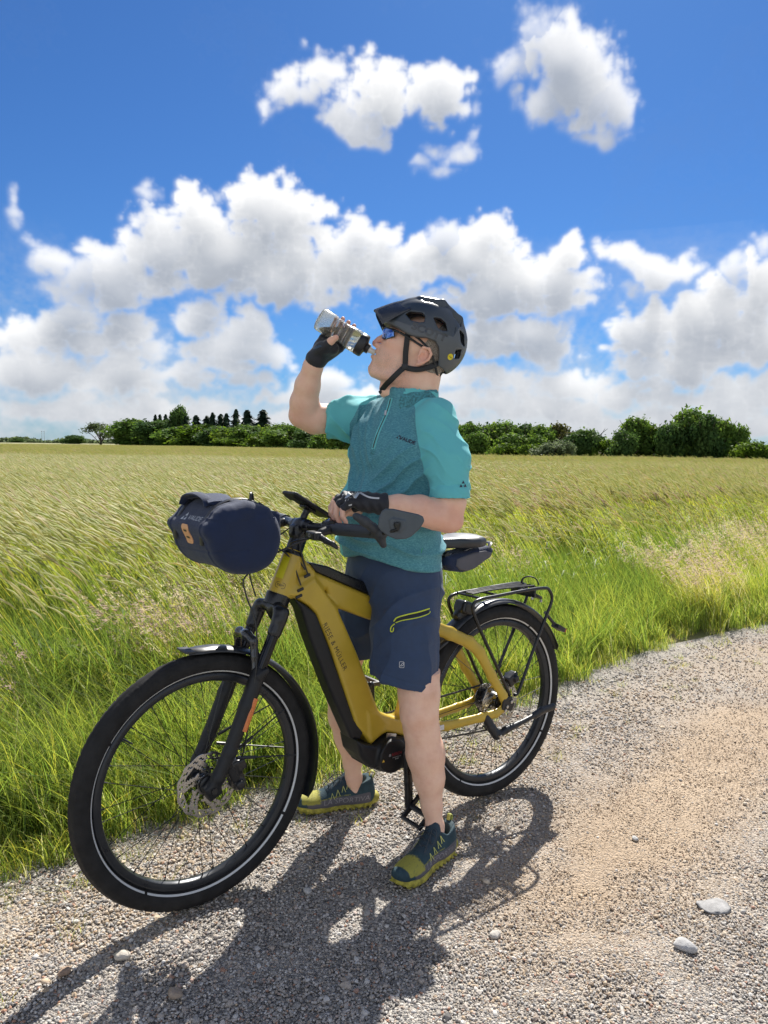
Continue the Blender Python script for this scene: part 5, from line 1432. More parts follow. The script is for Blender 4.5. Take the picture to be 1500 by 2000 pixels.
drape('green_tab', [(-.0025, -.009), (.0025, -.009), (.0025, .009), (-.0025, .009)], [(0, 1, 2, 3)], (1.16, -.112, 1.055), X1, X2, X3, mat('green_tab', (.05, .35, .16), .5), BG, bag)

# ---- bag under the saddle
SB = empty('saddle_bag', (.4105, 2.748, 0), R(217.46)); tag(SB, 'small grey and black wedge bag hanging under the rear of the saddle', 'bag')
s = SDF((.0, -.07, .84), (.30, .07, .965), .0028)
s.prism([(.275, .925), (.285, .895), (.255, .872), (.195, .862), (.150, .868), (.062, .905), (.048, .935), (.075, .948), (.15, .940)], -.046, .046, rnd=.018, k=0)
s.obj('bag_body', M_bag, SB, 2)
s = SDF((.0, .02, .84), (.30, .07, .965), .0028)
s.prism([(.235, .915), (.240, .890), (.22, .874), (.185, .867), (.150, .873), (.075, .908), (.065, .925), (.10, .934), (.16, .930)], .036, .0495, rnd=.006, k=0)
s.obj('side_panel', mat('bag_grey', (.10, .098, .115), .8, bump=.4, bscale=700), SB, 1)
MB().tube(crv([(.09, .04, .93), (.06, .03, .952), (.045, 0, .955), (.06, -.03, .952)], 5), [(.002, .008)] * 16, 8).build('bag_strap', M_pl, SB)

# ================================================================== the rider
PR = empty('person', (.03, 2.42, 0)); PO = np.array([.03, 2.42, 0])
tag(PR, 'man in turquoise shirt, navy shorts and dark helmet standing astride the bicycle, drinking', 'person')
nL = np.array([.608, -.794, 0]); uF = np.array([-.794, -.608, 0])
RB = np.stack([uF, nL, np.array([0, 0, 1.])], 1)          # columns: forward, left (towards camera), up
def ctr(x, y, z, f=0, l=0): return np.array([x, y, z]) + uF * f + nL * l
E0 = np.array([.105, 2.42, 1.568]); hf = np.array([-.8829, 0, .4695]); hu = np.array([.4695, 0, .8829]); hs = np.array([0, -1., 0])
HB = np.stack([hf, hs, hu], 1)
def hp(f, u, s=0.): return E0 + hf * f + hu * u + hs * s

def skin_mat():
    m, nt, N, L, out = _nodes('skin')
    p = N.new('ShaderNodeBsdfPrincipled'); L.new(p.outputs[0], out.inputs[0])
    a = N.new('ShaderNodeAttribute'); a.attribute_name = 'red'
    a2 = N.new('ShaderNodeAttribute'); a2.attribute_name = 'stubble'
    n = noise_tex(N, L, 16, 9, rough=.68)
    r = ramp_node(N, L, n.outputs[0], [(.3, (.74, .43, .30)), (.5, (.83, .525, .385)), (.7, (.88, .60, .45))])
    mx = N.new('ShaderNodeMix'); mx.data_type = 'RGBA'; mx.inputs['B'].default_value = (.72, .33, .25, 1)
    L.new(a.outputs['Fac'], mx.inputs['Factor']); L.new(r.outputs[0], mx.inputs['A'])
    n3 = noise_tex(N, L, 420, 2); mm = N.new('ShaderNodeMapRange'); L.new(n3.outputs[0], mm.inputs[0]); mm.inputs[1].default_value = .45; mm.inputs[2].default_value = .65
    ml = N.new('ShaderNodeMath'); ml.operation = 'MULTIPLY'; L.new(mm.outputs[0], ml.inputs[0]); L.new(a2.outputs['Fac'], ml.inputs[1])
    mx2 = N.new('ShaderNodeMix'); mx2.data_type = 'RGBA'; mx2.inputs['B'].default_value = (.33, .27, .24, 1)
    L.new(ml.outputs[0], mx2.inputs['Factor']); L.new(mx.outputs['Result'], mx2.inputs['A']); L.new(mx2.outputs['Result'], p.inputs['Base Color'])
    p.inputs['Roughness'].default_value = .5; p.inputs['Specular IOR Level'].default_value = .4
    p.inputs['Subsurface Weight'].default_value = .12; p.inputs['Subsurface Radius'].default_value = (1, .35, .2); p.inputs['Subsurface Scale'].default_value = .008
    b = N.new('ShaderNodeBump'); b.inputs['Strength'].default_value = .35; b.inputs['Distance'].default_value = .0015
    n2 = noise_tex(N, L, 260, 4); L.new(n2.outputs[0], b.inputs['Height']); L.new(b.outputs[0], p.inputs['Normal'])
    return m
M_skin = skin_mat()
# hand keypoints -------------------------------------------------------------
# near (left) hand hanging relaxed in front of the belly
WN = (.003, 2.195, 1.128)
NF = [  # knuckle, middle joint, end joint, tip (thumb side first)
    [(-.112, 2.236, 1.149), (-.146, 2.236, 1.137), (-.158, 2.234, 1.114), (-.157, 2.232, 1.093)],
    [(-.114, 2.214, 1.150), (-.146, 2.211, 1.130), (-.153, 2.206, 1.103), (-.145, 2.204, 1.080)],
    [(-.108, 2.192, 1.145), (-.137, 2.187, 1.122), (-.139, 2.183, 1.096), (-.128, 2.183, 1.074)],
    [(-.098, 2.173, 1.134), (-.120, 2.167, 1.114), (-.119, 2.165, 1.094), (-.109, 2.167, 1.077)]]
NFR = [.0100, .0102, .0098, .0088]
# far (right) hand round the bottle
BC = np.array([-.213, 2.42, 1.696]); ba = np.array([.857, 0, -.515]); bp = np.array([.515, 0, .857]); bq = np.array([0, 1., 0])
def bt(t, r_, th): a = math.radians(th); return BC + ba * t + (bp * math.cos(a) + bq * math.sin(a)) * r_
WF = (-.221, 2.430, 1.568)
FF = [[bt(t, .048, 158), bt(t + .004, .047, 108), bt(t + .004, .0455, 62 if i < 3 else 75), bt(t + .002, .0445, 26 if i < 3 else 45)] for i, t in enumerate((.104, .083, .062, .042))]
def hand_bones(s, W, FG, rs, thumb, tr, infl=0., fing=1.0, k=.005):
    W = np.array(W)
    ks = [np.array(f[0]) for f in FG]
    for i, f in enumerate(FG):
        f = [np.array(p) for p in f]
        base = W + (f[0] - W) * .22
        s.path([base, W + (f[0] - W) * .6, f[0]], [.0165 + infl, .0145 + infl, rs[i] + .0018 + infl], .010)
        if fing >= 1: s.path(f, [rs[i] + infl, rs[i] * .93 + infl, rs[i] * .86 + infl, rs[i] * .76 + infl], k * .6)
        else: s.cone(f[0], f[0] + (f[1] - f[0]) * fing, rs[i] + infl, rs[i] * .96 + infl, k * .6)
    for i in range(3): s.cone(ks[i] * .75 + W * .25, ks[i + 1] * .75 + W * .25, .0125 + infl, .0125 + infl, .010)
    th = [np.array(p) for p in thumb]
    if fing >= 1: s.path(th, [.0165 + infl] + [tr + infl] * (len(th) - 2) + [tr * .88 + infl], .008)
    else: s.path(th[:2] + [th[1] + (th[2] - th[1]) * .55], [.0170 + infl, tr + infl, tr + infl], .008)
NTH = [(-.030, 2.225, 1.128), (-.066, 2.248, 1.120), (-.100, 2.256, 1.104), (-.120, 2.254, 1.090)]
FTH = [(-.214, 2.412, 1.585), (-.190, 2.388, 1.603), (-.170, 2.374, 1.618), (-.155, 2.366, 1.6275)]

def limb(s, pts, k=.012):
    for (a, ra), (b, rb) in zip(pts[:-1], pts[1:]): s.cone(a, b, ra, rb, k)
LEG_N = [((.095, 2.385, .88), .088), ((.108, 2.335, .66), .078), ((.116, 2.297, .53), .062), ((.117, 2.288, .475), .0565), ((.124, 2.292, .42), .053), ((.139, 2.298, .335), .058), ((.151, 2.297, .26), .0475), ((.162, 2.290, .17), .0300), ((.171, 2.286, .11), .0262), ((.178, 2.288, .060), .027)]
LEG_F = [((-.015, 2.525, .88), .088), ((-.085, 2.555, .68), .078), ((-.132, 2.565, .56), .060), ((-.146, 2.565, .50), .054), ((-.142, 2.575, .44), .051), ((-.128, 2.590, .35), .056), ((-.115, 2.600, .27), .049), ((-.103, 2.612, .17), .0300), ((-.097, 2.618, .11), .0262), ((-.093, 2.624, .060), .026)]
ARM_N = [((.165, 2.295, 1.355), .056), ((.191, 2.266, 1.24), .051), ((.197, 2.256, 1.13), .0465), ((.190, 2.250, 1.085), .042), ((.150, 2.238, 1.098), .0445), ((.105, 2.220, 1.113), .0405), ((.045, 2.205, 1.124), .031), ((.003, 2.195, 1.128), .0265)]
ARM_F = [((-.040, 2.595, 1.385), .060), ((-.14, 2.570, 1.385), .054), ((-.235, 2.535, 1.385), .049), ((-.268, 2.522, 1.398), .045), ((-.266, 2.505, 1.435), .0455), ((-.252, 2.475, 1.49), .0395), ((-.231, 2.440, 1.548), .030), ((-.221, 2.430, 1.568), .0265)]
M_eye = mat('eye_white', (.7, .68, .65), .15, coat=1)
for q in (1, -1):
    bm = MB(); bm.lathe([(.0107 * math.sin(a), -.0107 * math.cos(a)) for a in np.linspace(.01, math.pi - .01, 12)], 16, c=hp(.1135, .014, .031 * q) - PO); bm.build('eye', M_eye, PR)

# ---- hair below the helmet
s = SDF((.03, 2.30, 1.44), (.26, 2.54, 1.72), .003)
s.ell(hp(.008, .052), (.0995, .0805, .0845), HB, 0)
s.cone(hp(-.022, -.040), hp(-.015, .03), .0605, .072, .015)
P3 = V3(*hp(.020, 0)); s.plane(P3, hf + hu * .25)
s.plane(hp(-.05, -.062), -hu * 1.0 + hf * .35)
for q in (1, -1): s.ell(hp(.0, .004, .078 * q), (.030, .03, .033), HB, .004, 'sub')
def hair_mat():
    m, nt, N, L, out = _nodes('grey_hair')
    p = N.new('ShaderNodeBsdfPrincipled'); L.new(p.outputs[0], out.inputs[0]); p.inputs['Roughness'].default_value = .6
    n = noise_tex(N, L, 330, 4); r = ramp_node(N, L, n.outputs[0], [(.3, (.13, .105, .085)), (.5, (.30, .25, .205)), (.72, (.50, .45, .40))]); L.new(r.outputs[0], p.inputs['Base Color'])
    b = N.new('ShaderNodeBump'); b.inputs['Distance'].default_value = .004; L.new(n.outputs[0], b.inputs['Height']); L.new(b.outputs[0], p.inputs['Normal']); return m
s.obj('hair', hair_mat(), PR, 1, PO)

# ---- gloves
M_glv = mat('glove_black', (.012, .013, .019), .6, var=.3, scale=60, bump=.7, bscale=220, sheen=.1)
s = SDF((-.165, 2.12, 1.04), (.035, 2.29, 1.21), .0024)
hand_bones(s, WN, NF, NFR, NTH, .0105, infl=.0030, fing=.78)
s.cone(WN, (.018, 2.199, 1.1265), .0300, .0300, .008); s.cone((-.05, 2.20, 1.132), WN, .030, .0295, .012)
s.plane((.012, 2.2, 1.128), (1, .05, 0))
gl_n = s.obj('glove', M_glv, PR, 1, PO, disp=lambda v: .0022 * (noise3(v, .016, 9) - .5) + .0012 * np.sin(v[:, 0] * 260 + v[:, 2] * 120))
s = SDF((-.275, 2.34, 1.50), (-.08, 2.52, 1.68), .0024)
hand_bones(s, WF, FF, [.0094, .0097, .0094, .0085], FTH, .0108, infl=.0030, fing=.75)
s.cone(np.array(WF) + [-.006, .006, -.012], WF, .0300, .0305, .008); s.cone(WF, (-.195, 2.428, 1.595), .0305, .032, .012)
s.cone((-.20, 2.40, 1.598), (-.165, 2.405, 1.600), .020, .018, .015)
dW = np.array([-.010, .012, -.020]); s.plane(np.array(WF) + dW * .45, dW)
gl_f = s.obj('glove', M_glv, PR, 1, PO, disp=lambda v: .0022 * (noise3(v, .016, 10) - .5))
M_gw = mat('glove_white', (.55, .56, .57), .5)
def pr_(x, z): return (x - .03, z)
def world_poly(name, pts, m, target, y0=1.9, off=.0009):
    """flat print laid on a garment; pts are (x, z) in the world"""
    p2 = [(x - PO[0], z) for x, z in pts]
    return drape(name, p2, [tuple(range(len(pts)))], (0, y0 - PO[1], 0), Vector((1, 0, 0)), Vector((0, 0, 1)), Vector((0, -1, 0)), m, PR, target, off, 0.0)
def ribbon(name, line, w, m, target, off=.0009, n=8):
    pts = crv([(x, 0, z) for x, z in line], n); L_, R_ = [], []
    for i, p in enumerate(pts):
        d = (pts[min(i + 1, len(pts) - 1)] - pts[max(i - 1, 0)]).normalized(); nn_ = Vector((-d.z, 0, d.x))
        L_.append(p + nn_ * w / 2); R_.append(p - nn_ * w / 2)
    p2 = [(q.x - PO[0], q.z) for q in L_ + R_]; k = len(pts)
    return drape(name, p2, [(i, i + 1, k + i + 1, k + i) for i in range(k - 1)], (0, 1.9 - PO[1], 0), Vector((1, 0, 0)), Vector((0, 0, 1)), Vector((0, -1, 0)), m, PR, target, off, 0.0)
ribbon('glove_piping', [(-.078, 1.166), (-.058, 1.155), (-.036, 1.148), (-.014, 1.147)], .0045, M_gw, gl_n)
world_poly('glove_print', [(-.104, 1.163), (-.092, 1.167), (-.082, 1.163), (-.078, 1.150), (-.086, 1.146), (-.094, 1.156)], M_gw, gl_n)
for x, z in ((-.118, 1.155), (-.108, 1.141), (-.098, 1.128)): world_poly('glove_print', [(x - .004, z), (x + .006, z + .003), (x + .005, z - .002), (x - .003, z - .003)], M_gw, gl_n)
world_poly('glove_print', [(-.228, 1.600), (-.205, 1.606), (-.196, 1.602), (-.213, 1.596), (-.226, 1.594)], mat('glove_blue', (.02, .05, .09), .3), gl_f)

# ---- shirt
def shirt_mat():
    m, nt, N, L, out = _nodes('jersey_fabric')
    p = N.new('ShaderNodeBsdfPrincipled'); L.new(p.outputs[0], out.inputs[0]); p.inputs['Roughness'].default_value = .75; p.inputs['Specular IOR Level'].default_value = .2
    p.inputs['Sheen Weight'].default_value = .12
    tc = N.new('ShaderNodeTexCoord'); mp = N.new('ShaderNodeMapping'); mp.inputs['Scale'].default_value = (1, 1, 2.6); mp.inputs['Rotation'].default_value = (0, R(12), 0); L.new(tc.outputs['Object'], mp.inputs[0])
    n = N.new('ShaderNodeTexNoise'); n.inputs['Scale'].default_value = 150; n.inputs['Detail'].default_value = 4; n.inputs['Roughness'].default_value = .75; L.new(mp.outputs[0], n.inputs[0])
    r = ramp_node(N, L, n.outputs[0], [(.34, (.055, .205, .262)), (.5, (.092, .295, .355)), (.66, (.165, .420, .470))])
    a = N.new('ShaderNodeAttribute'); a.attribute_name = 'sleeve'
    mr = N.new('ShaderNodeMapRange'); L.new(a.outputs['Fac'], mr.inputs[0]); mr.inputs[1].default_value = .49; mr.inputs[2].default_value = .51
    mx = N.new('ShaderNodeMix'); mx.data_type = 'RGBA'; mx.inputs['B'].default_value = (.150, .560, .590, 1)
    L.new(mr.outputs[0], mx.inputs['Factor']); L.new(r.outputs[0], mx.inputs['A'])
    L.new(mx.outputs['Result'], p.inputs['Base Color'])
    tr = N.new('ShaderNodeBsdfTranslucent'); L.new(mx.outputs['Result'], tr.inputs[0])
    ms = N.new('ShaderNodeMixShader'); ms.inputs[0].default_value = .10; L.new(p.outputs[0], ms.inputs[1]); L.new(tr.outputs[0], ms.inputs[2]); L.new(ms.outputs[0], out.inputs[0])
    b = N.new('ShaderNodeBump'); b.inputs['Strength'].default_value = .35; b.inputs['Distance'].default_value = .001
    n2 = noise_tex(N, L, 700, 2); L.new(n2.outputs[0], b.inputs['Height']); L.new(b.outputs[0], p.inputs['Normal'])
    return m
def make_shirt():
    s = SDF((-.26, 2.10, .88), (.33, 2.76, 1.52), .003)
    s.ell(ctr(.026, 2.452, .93), (.152, .192, .17), RB, 0)
    s.ell(ctr(.024, 2.446, 1.06, .018), (.158, .190, .17), RB, .04)
    s.ell(ctr(.046, 2.440, 1.25), (.137, .188, .19), RB, .05)
    s.cone(ctr(.085, 2.425, 1.392, 0, .115), ctr(.062, 2.452, 1.392, 0, -.12), .060, .060, .05)
    s.cone(ctr(.085, 2.425, 1.36), ctr(.083, 2.425, 1.45), .095, .082, .025)
    # sleeves
    limb(s, [((.150, 2.312, 1.362), .067), ((.188, 2.274, 1.26), .064), ((.199, 2.257, 1.13), .064)], .03)
    limb(s, [((-.030, 2.590, 1.390), .073), ((-.110, 2.580, 1.383), .069), ((-.205, 2.553, 1.380), .066)], .03)
    global SHIRT_F; SHIRT_F = (s.F.copy(), s.lo.copy(), s.vox)
    # hollow ends
    s.plane((0, 0, .925), (0, .0, -1))
    s.op('int', np.array([-.3, 2.1, .88]), np.array([.35, 2.8, 1.52]), lambda X, Y, Z: np.where(((X - .200) ** 2 + (Y - 2.255) ** 2 < .078 ** 2) & (Z > 1.055), 1.142 - Z + .02 * (X - .19), -1.0), .002)
    s.op('int', np.array([-.3, 2.1, .88]), np.array([.35, 2.8, 1.52]), lambda X, Y, Z: np.where((X < -.08) & (Z > 1.28), (-.188 - X) + .22 * (Z - 1.38), -1.0), .002) if False else None
    s.cone((.199, 2.257, 1.10), (.1985, 2.258, 1.150), .0530, .0530, .002, 'sub')
    s.plane((-.178, 2.56, 1.385), (-1, .18, .22)) if True else None
    s.cone((-.215, 2.548, 1.380), (-.150, 2.565, 1.3815), .0560, .0550, .002, 'sub')
    s.ell(ctr(.028, 2.448, .90), (.135, .175, .05), RB, .002, 'sub')
    s.cone((.085, 2.43, 1.42), (.085, 2.428, 1.50), .072, .080, .004, 'sub')
    v, q = s.raw(2)
    n = vnormals(v, q)
    d = v - np.array([.04, 2.445, 0]); lat = d @ nL; fw = d @ uF; z = v[:, 2]
    w1 = noise3(v, .10, 1); w2 = noise3(v, .045, 2); w3 = noise3(v, .022, 3)
    ridge = lambda x: (1 - np.abs(np.sin(x))) ** 1.6
    tors = np.clip((.21 - np.abs(lat)) / .04, 0, 1)
    disp = .016 * (w1 - .5) + .008 * (w2 - .5)
    # drag folds from the raised arm down the front
    disp += .018 * ridge((lat * 1.0 + .35 * z + .05 * w1) * 62) * np.clip((.06 - lat) / .10, 0, 1) * np.clip((z - 1.02) / .2, 0, 1) * tors * (.3 + w2)
    # diagonal folds under the near armpit
    disp += .019 * ridge((z * .9 - lat * .9 + .06 * w1) * 50) * np.exp(-((lat - .13) / .07) ** 2) * np.exp(-((z - 1.19) / .10) ** 2)
    # slack horizontal folds over the belly and waist
    disp += .016 * ridge((z + .25 * lat + .04 * w1) * 48) * np.clip((1.12 - z) / .1, 0, 1) * np.clip((z - .93) / .04, 0, 1) * (.3 + w2)
    # sleeve creases
    sl = np.clip((np.abs(lat) - .17) / .04, 0, 1)
    disp += sl * .010 * ridge((z * 1.2 + d[:, 0] * .9 + .05 * w2) * 48) * (w1)
    disp += .0018 * (w3 - .5)
    # hems
    hem = np.exp(-((z - .945) / .0025) ** 2) * .0012
    v = v + n * (disp - hem - .004)[:, None]
    # wavy lower hem, higher in front
    zz = np.clip((1.0 - z) / .075, 0, 1)
    v[:, 2] += zz * (.012 * np.sin(lat * 26 + 1) + .020 * np.clip(fw / .1, -.2, 1) - .006 * (lat / .15))
    o = mesh_obj('shirt', v - PO, q, shirt_mat(), PR)
    thr = np.interp(z, [1.10, 1.16, 1.30, 1.39, 1.43, 1.455], [.205, .200, .180, .150, .118, .085])
    xb = np.interp(z, [1.25, 1.37, 1.42, 1.45, 1.47], [-.118, -.116, -.085, -.035, -.02])
    set_attr(o, 'sleeve', np.clip(.5 + np.where(lat > 0, lat - thr, np.where(v[:, 1] > 2.43, (xb - v[:, 0]) * 1.3, -1)) * 12, 0, 1))
    return o
shirt = make_shirt()
M_tq = mat('turquoise_trim', (.14, .52, .54), .6)
M_heather = mat('collar_heather', (.055, .22, .255), .75, var=.5, scale=170)
# stand-up collar, open at the front
cm = MB(); nA = 60; a0 = R(6)
cc = np.array([.0800, 2.424, 0]); vs_, fs = [], []
for i in range(nA + 1):
    a = a0 + (2 * math.pi - 2 * a0) * i / nA
    dr = uF * math.cos(a) + nL * math.sin(a)
    fr = math.cos(a)
    for (rr_, h) in ((.0900, -.020), (.0885, 0.0), (.0850, .018), (.0825, .032), (.0810, .0345), (.0795, .032), (.0820, .0), (.086, -.020)):
        r2 = rr_ * (1.04 if abs(math.sin(a)) < .5 else 1.0)
        z = 1.436 - .013 * fr + h + .0012 * math.sin(a * 9)
        p = cc + dr * r2 + np.array([0, 0, z]) + np.array([.004 * (h / .03), 0, 0]) - uF * (.010 * max(0, fr) ** 2)
        vs_.append(p - PO)
for i in range(nA):
    for k in range(7): fs.append((i * 8 + k, (i + 1) * 8 + k, (i + 1) * 8 + k + 1, i * 8 + k + 1))
fs += [tuple(range(8)), tuple(nA * 8 + k for k in range(7, -1, -1))]
MB().add(vs_, fs).build('collar', M_heather, PR, angle=60)
ribbon('zip_tape', [(.018, 1.446), (.013, 1.425), (.004, 1.396), (-.016, 1.349), (-.028, 1.315), (-.036, 1.283)], .011, M_tq, shirt)
ribbon('zip', [(.017, 1.444), (.0125, 1.425), (.0035, 1.396), (-.0165, 1.349), (-.028, 1.318), (-.0355, 1.290)], .0028, M_dk, shirt, off=.0016)
world_poly('zip_end', [(-.043, 1.286), (-.031, 1.288), (-.032, 1.270), (-.044, 1.268)], M_heather, shirt, off=.0012)
zp = MB().tube([(.002 - .03, 2.262 - 2.42, 1.402), (.000 - .03, 2.258 - 2.42, 1.388)], [.0028, .0042], 8); zp.build('zip_puller', M_alu, PR)
def tri_logo(x, z, s_, m, target, ang=0):
    ca, sa = math.cos(ang), math.sin(ang)
    for a_, b_ in ((-1, -.55), (1, -.55), (0, 1.0)):
        pts = [(a_ - .75, b_ - .55), (a_ + .75, b_ - .55), (a_, b_ + .85)]
        world_poly('emblem', [(x + s_ * (p * ca - q * sa), z + s_ * (p * sa + q * ca)) for p, q in pts], m, target)
M_logo = mat('logo_dark', (.02, .025, .05), .5)
tri_logo(.0425, 1.3235, .0045, M_logo, shirt, R(-20))
text_on('shirt_lettering', 'VAUDE', .0150, (.068 - PO[0], 1.9 - PO[1], 1.314), (math.cos(R(-20)), 0, math.sin(R(-20))), (0, 0, 1), M_logo, PR, shirt, reach=0.0, bold=.0006)
tri_logo(.231, 1.187, .0066, M_logo, shirt, 0)
world_poly('green_tab', [(.112, .975), (.1145, .975), (.119, .988), (.1165, .989)], MATS['green_tab'], shirt)

# ---- shorts
def make_shorts():
    s = SDF((-.25, 2.14, .50), (.26, 2.76, .99), .0032)
    s.ell(ctr(.030, 2.452, .90), (.134, .172, .12), RB, 0)
    s.cone(ctr(.036, 2.452, .90), ctr(.034, 2.452, .97), .13, .125, .03) if False else None
    s.ell(ctr(.030, 2.450, .96), (.120, .160, .10), RB, .03)
    limb(s, [((.085, 2.395, .87), .112), ((.070, 2.350, .73), .104), ((.068, 2.325, .60), .0985), ((.072, 2.315, .52), .0985)], .03)
    limb(s, [((-.020, 2.520, .87), .108), ((-.075, 2.550, .72), .098), ((-.110, 2.560, .60), .088), ((-.118, 2.562, .52), .085)], .03)
    global SHORT_F; SHORT_F = (s.F.copy(), s.lo.copy(), s.vox)
    s.plane(ctr(0, 0, .975), (0, 0, 1))
    s.op('int', np.array([-.26, 2.1, .5]), np.array([.27, 2.8, .99]), lambda X, Y, Z: np.where((X * .608 - Y * .794) > (.03 * .608 - 2.45 * .794), .565 - Z - .27 * (X - .07), .575 - Z), .002)
    s.cone((.072, 2.315, .50), (.070, 2.328, .600), .0925, .0925, .002, 'sub')
    s.cone((-.118, 2.562, .50), (-.110, 2.560, .610), .079, .081, .002, 'sub')
    v, q = s.raw(2); n = vnormals(v, q)
    d = v - np.array([.04, 2.445, 0]); lat = d @ nL; fw = d @ uF; z = v[:, 2]
    w1 = noise3(v, .11, 11); w2 = noise3(v, .05, 12); ridge = lambda x: (1 - np.abs(np.sin(x))) ** 1.6
    disp = .015 * (w1 - .5) + .007 * (w2 - .5)
    disp += .011 * ridge((lat * .8 - z * .7 + .05 * w1) * 42) * np.exp(-((z - .80) / .08) ** 2) * (.3 + w2)
    disp += .008 * ridge((lat + fw * .6 + .10 * z + .04 * w1) * 50) * np.clip((.80 - z) / .15, 0, 1) * (.2 + w1)
    hemz = .565 - .27 * (v[:, 0] - .07)
    disp -= .0016 * np.exp(-((z - hemz - .026) / .0028) ** 2) * (lat > 0)
    disp -= .0016 * np.exp(-((fw + .045 + .02 * (z - .8)) / .0022) ** 2) * (lat > .05)
    return mesh_obj('shorts', v + n * (disp - .003)[:, None] - PO, q, mat('shorts_fabric', (.032, .056, .115), .68, var=.10, scale=45, bump=.3, bscale=700, spec=.3, sheen=.1), PR)
shorts = make_shorts()
def make_body():
    s = SDF((-.345, 2.06, .0), (.345, 2.72, 1.775), .003)
    # torso (under the clothes)
    s.ell(ctr(.035, 2.452, .90), (.118, .155, .13), RB, .0)
    s.ell(ctr(.030, 2.445, 1.05, .012), (.128, .155, .15), RB, .03)
    s.ell(ctr(.050, 2.440, 1.27), (.115, .170, .17), RB, .04)
    s.cone(ctr(.075, 2.43, 1.385, 0, .13), ctr(.055, 2.45, 1.385, 0, -.13), .055, .055, .04)
    limb(s, LEG_N, .02); limb(s, LEG_F, .02)
    # kneecaps, calves, shins
    s.ell((.098, 2.262, .475), (.034, .030, .040), None, .02); s.ell((-.168, 2.548, .50), (.032, .030, .038), None, .02)
    s.ell((.150, 2.318, .33), (.038, .040, .085), None, .025); s.ell((-.118, 2.612, .345), (.036, .040, .085), None, .025)
    s.ell((.186, 2.266, .092), (.010, .009, .011), None, .012)
    # forefeet inside the shoes
    s.cone((.176, 2.284, .045), (.085, 2.165, .034), .024, .015, .02); s.cone((-.095, 2.624, .045), (-.235, 2.592, .034), .026, .016, .02)
    limb(s, ARM_N, .014); limb(s, ARM_F, .014)
    s.ell((.210, 2.252, 1.072), (.024, .024, .022), None, .018)
    s.ell((.120, 2.214, 1.092), (.05, .026, .026), Euler((0, R(8), 0)), .02)
    s.ell((.165, 2.300, 1.20), (.03, .035, .06), None, .02)
    s.ell((-.290, 2.522, 1.392), (.024, .026, .024), None, .02)
    hand_bones(s, WN, NF, NFR, NTH, .0105)
    hand_bones(s, WF, FF, [.0094, .0097, .0094, .0085], FTH, .0108)
    # neck
    s.cone((.088, 2.430, 1.40), hp(-.010, -.045), .062, .064, .03)
    s.cone(hp(.028, -.125), hp(.03, -.055), .040, .050, .03)
    s.cone((.108, 2.42, 1.43), hp(-.035, -.02), .046, .050, .03)
    s.cone(hp(.055, -.122), hp(.060, -.105), .012, .016, .02)
    # cranium and face
    s.ell(hp(.008, .052), (.097, .078, .082), HB, .02)
    s.ell(hp(.066, .004), (.066, .063, .078), HB, .02)
    s.ell(hp(.060, -.052), (.066, .055, .052), HB, .02)
    s.ell(hp(.092, -.040), (.036, .038, .050), HB, .015)
    s.ell(hp(.113, -.092), (.0185, .020, .0175), HB, .014)
    s.cone(hp(.105, -.100, .012), hp(.040, -.088, .046), .017, .020, .012); s.cone(hp(.105, -.100, -.012), hp(.040, -.088, -.046), .017, .020, .012)
    s.ell(hp(.112, .037), (.022, .050, .013), HB, .010)
    for q in (1, -1):
        s.ell(hp(.092, .000, .042 * q), (.026, .018, .016), HB, .012)       # cheekbone
        s.ell(hp(.124, .014, .032 * q), (.012, .015, .011), HB, .008, 'sub')  # eye socket
        s.ell(hp(.135, -.0235, .0125 * q), (.0125, .0075, .0085), HB, .004)   # nostril wing
        s.ell(hp(.1385, -.0325, .0065 * q), (.005, .0030, .0035), HB, .002, 'sub')
        s.path([hp(.128, -.028, .021 * q), hp(.119, -.045, .030 * q)], [.0022, .0016], .003, 'sub')
    s.path([hp(.128, .022), hp(.142, -.004), hp(.1475, -.018)], [.0085, .0085, .0095], .006)
    s.ell(hp(.1455, -.0225), (.0095, .0105, .0085), HB, .004)
    # lips closing on the spout
    s.ell(hp(.126, -.0395), (.0115, .021, .0075), HB, .005)
    s.ell(hp(.1275, -.0610), (.0135, .0185, .0075), HB, .005)
    s.ell(hp(.119, -.0745), (.010, .018, .007), HB, .010)
    s.ell(hp(.134, -.0500), (.014, .017, .0028), HB, .003, 'sub')
    # ears
    for q in (1, -1):
        ear = [hp(.010, .014, .0790 * q), hp(.006, .030, .0860 * q), hp(-.012, .034, .0915 * q), hp(-.025, .022, .0940 * q), hp(-.025, .004, .0920 * q), hp(-.014, -.013, .0870 * q), hp(-.002, -.023, .0820 * q)]
        s.ell(hp(-.008, .006, .0810 * q), (.017, .0060, .026), HB, .004)
        s.path(ear, [.0038, .0042, .0044, .0044, .0042, .0044, .0052], .0025)
        s.ell(hp(-.003, .003, .0900 * q), (.0100, .0110, .0145), HB, .0015, 'sub'); s.path([hp(-.004, .022, .0885 * q), hp(-.016, .020, .0905 * q), hp(-.018, .004, .0895 * q)], [.0028, .0030, .0026], .002, 'sub')
        s.ell(hp(.0065, .003, .0805 * q), (.0035, .004, .0055), HB, .002)
    v, q = s.raw(1)
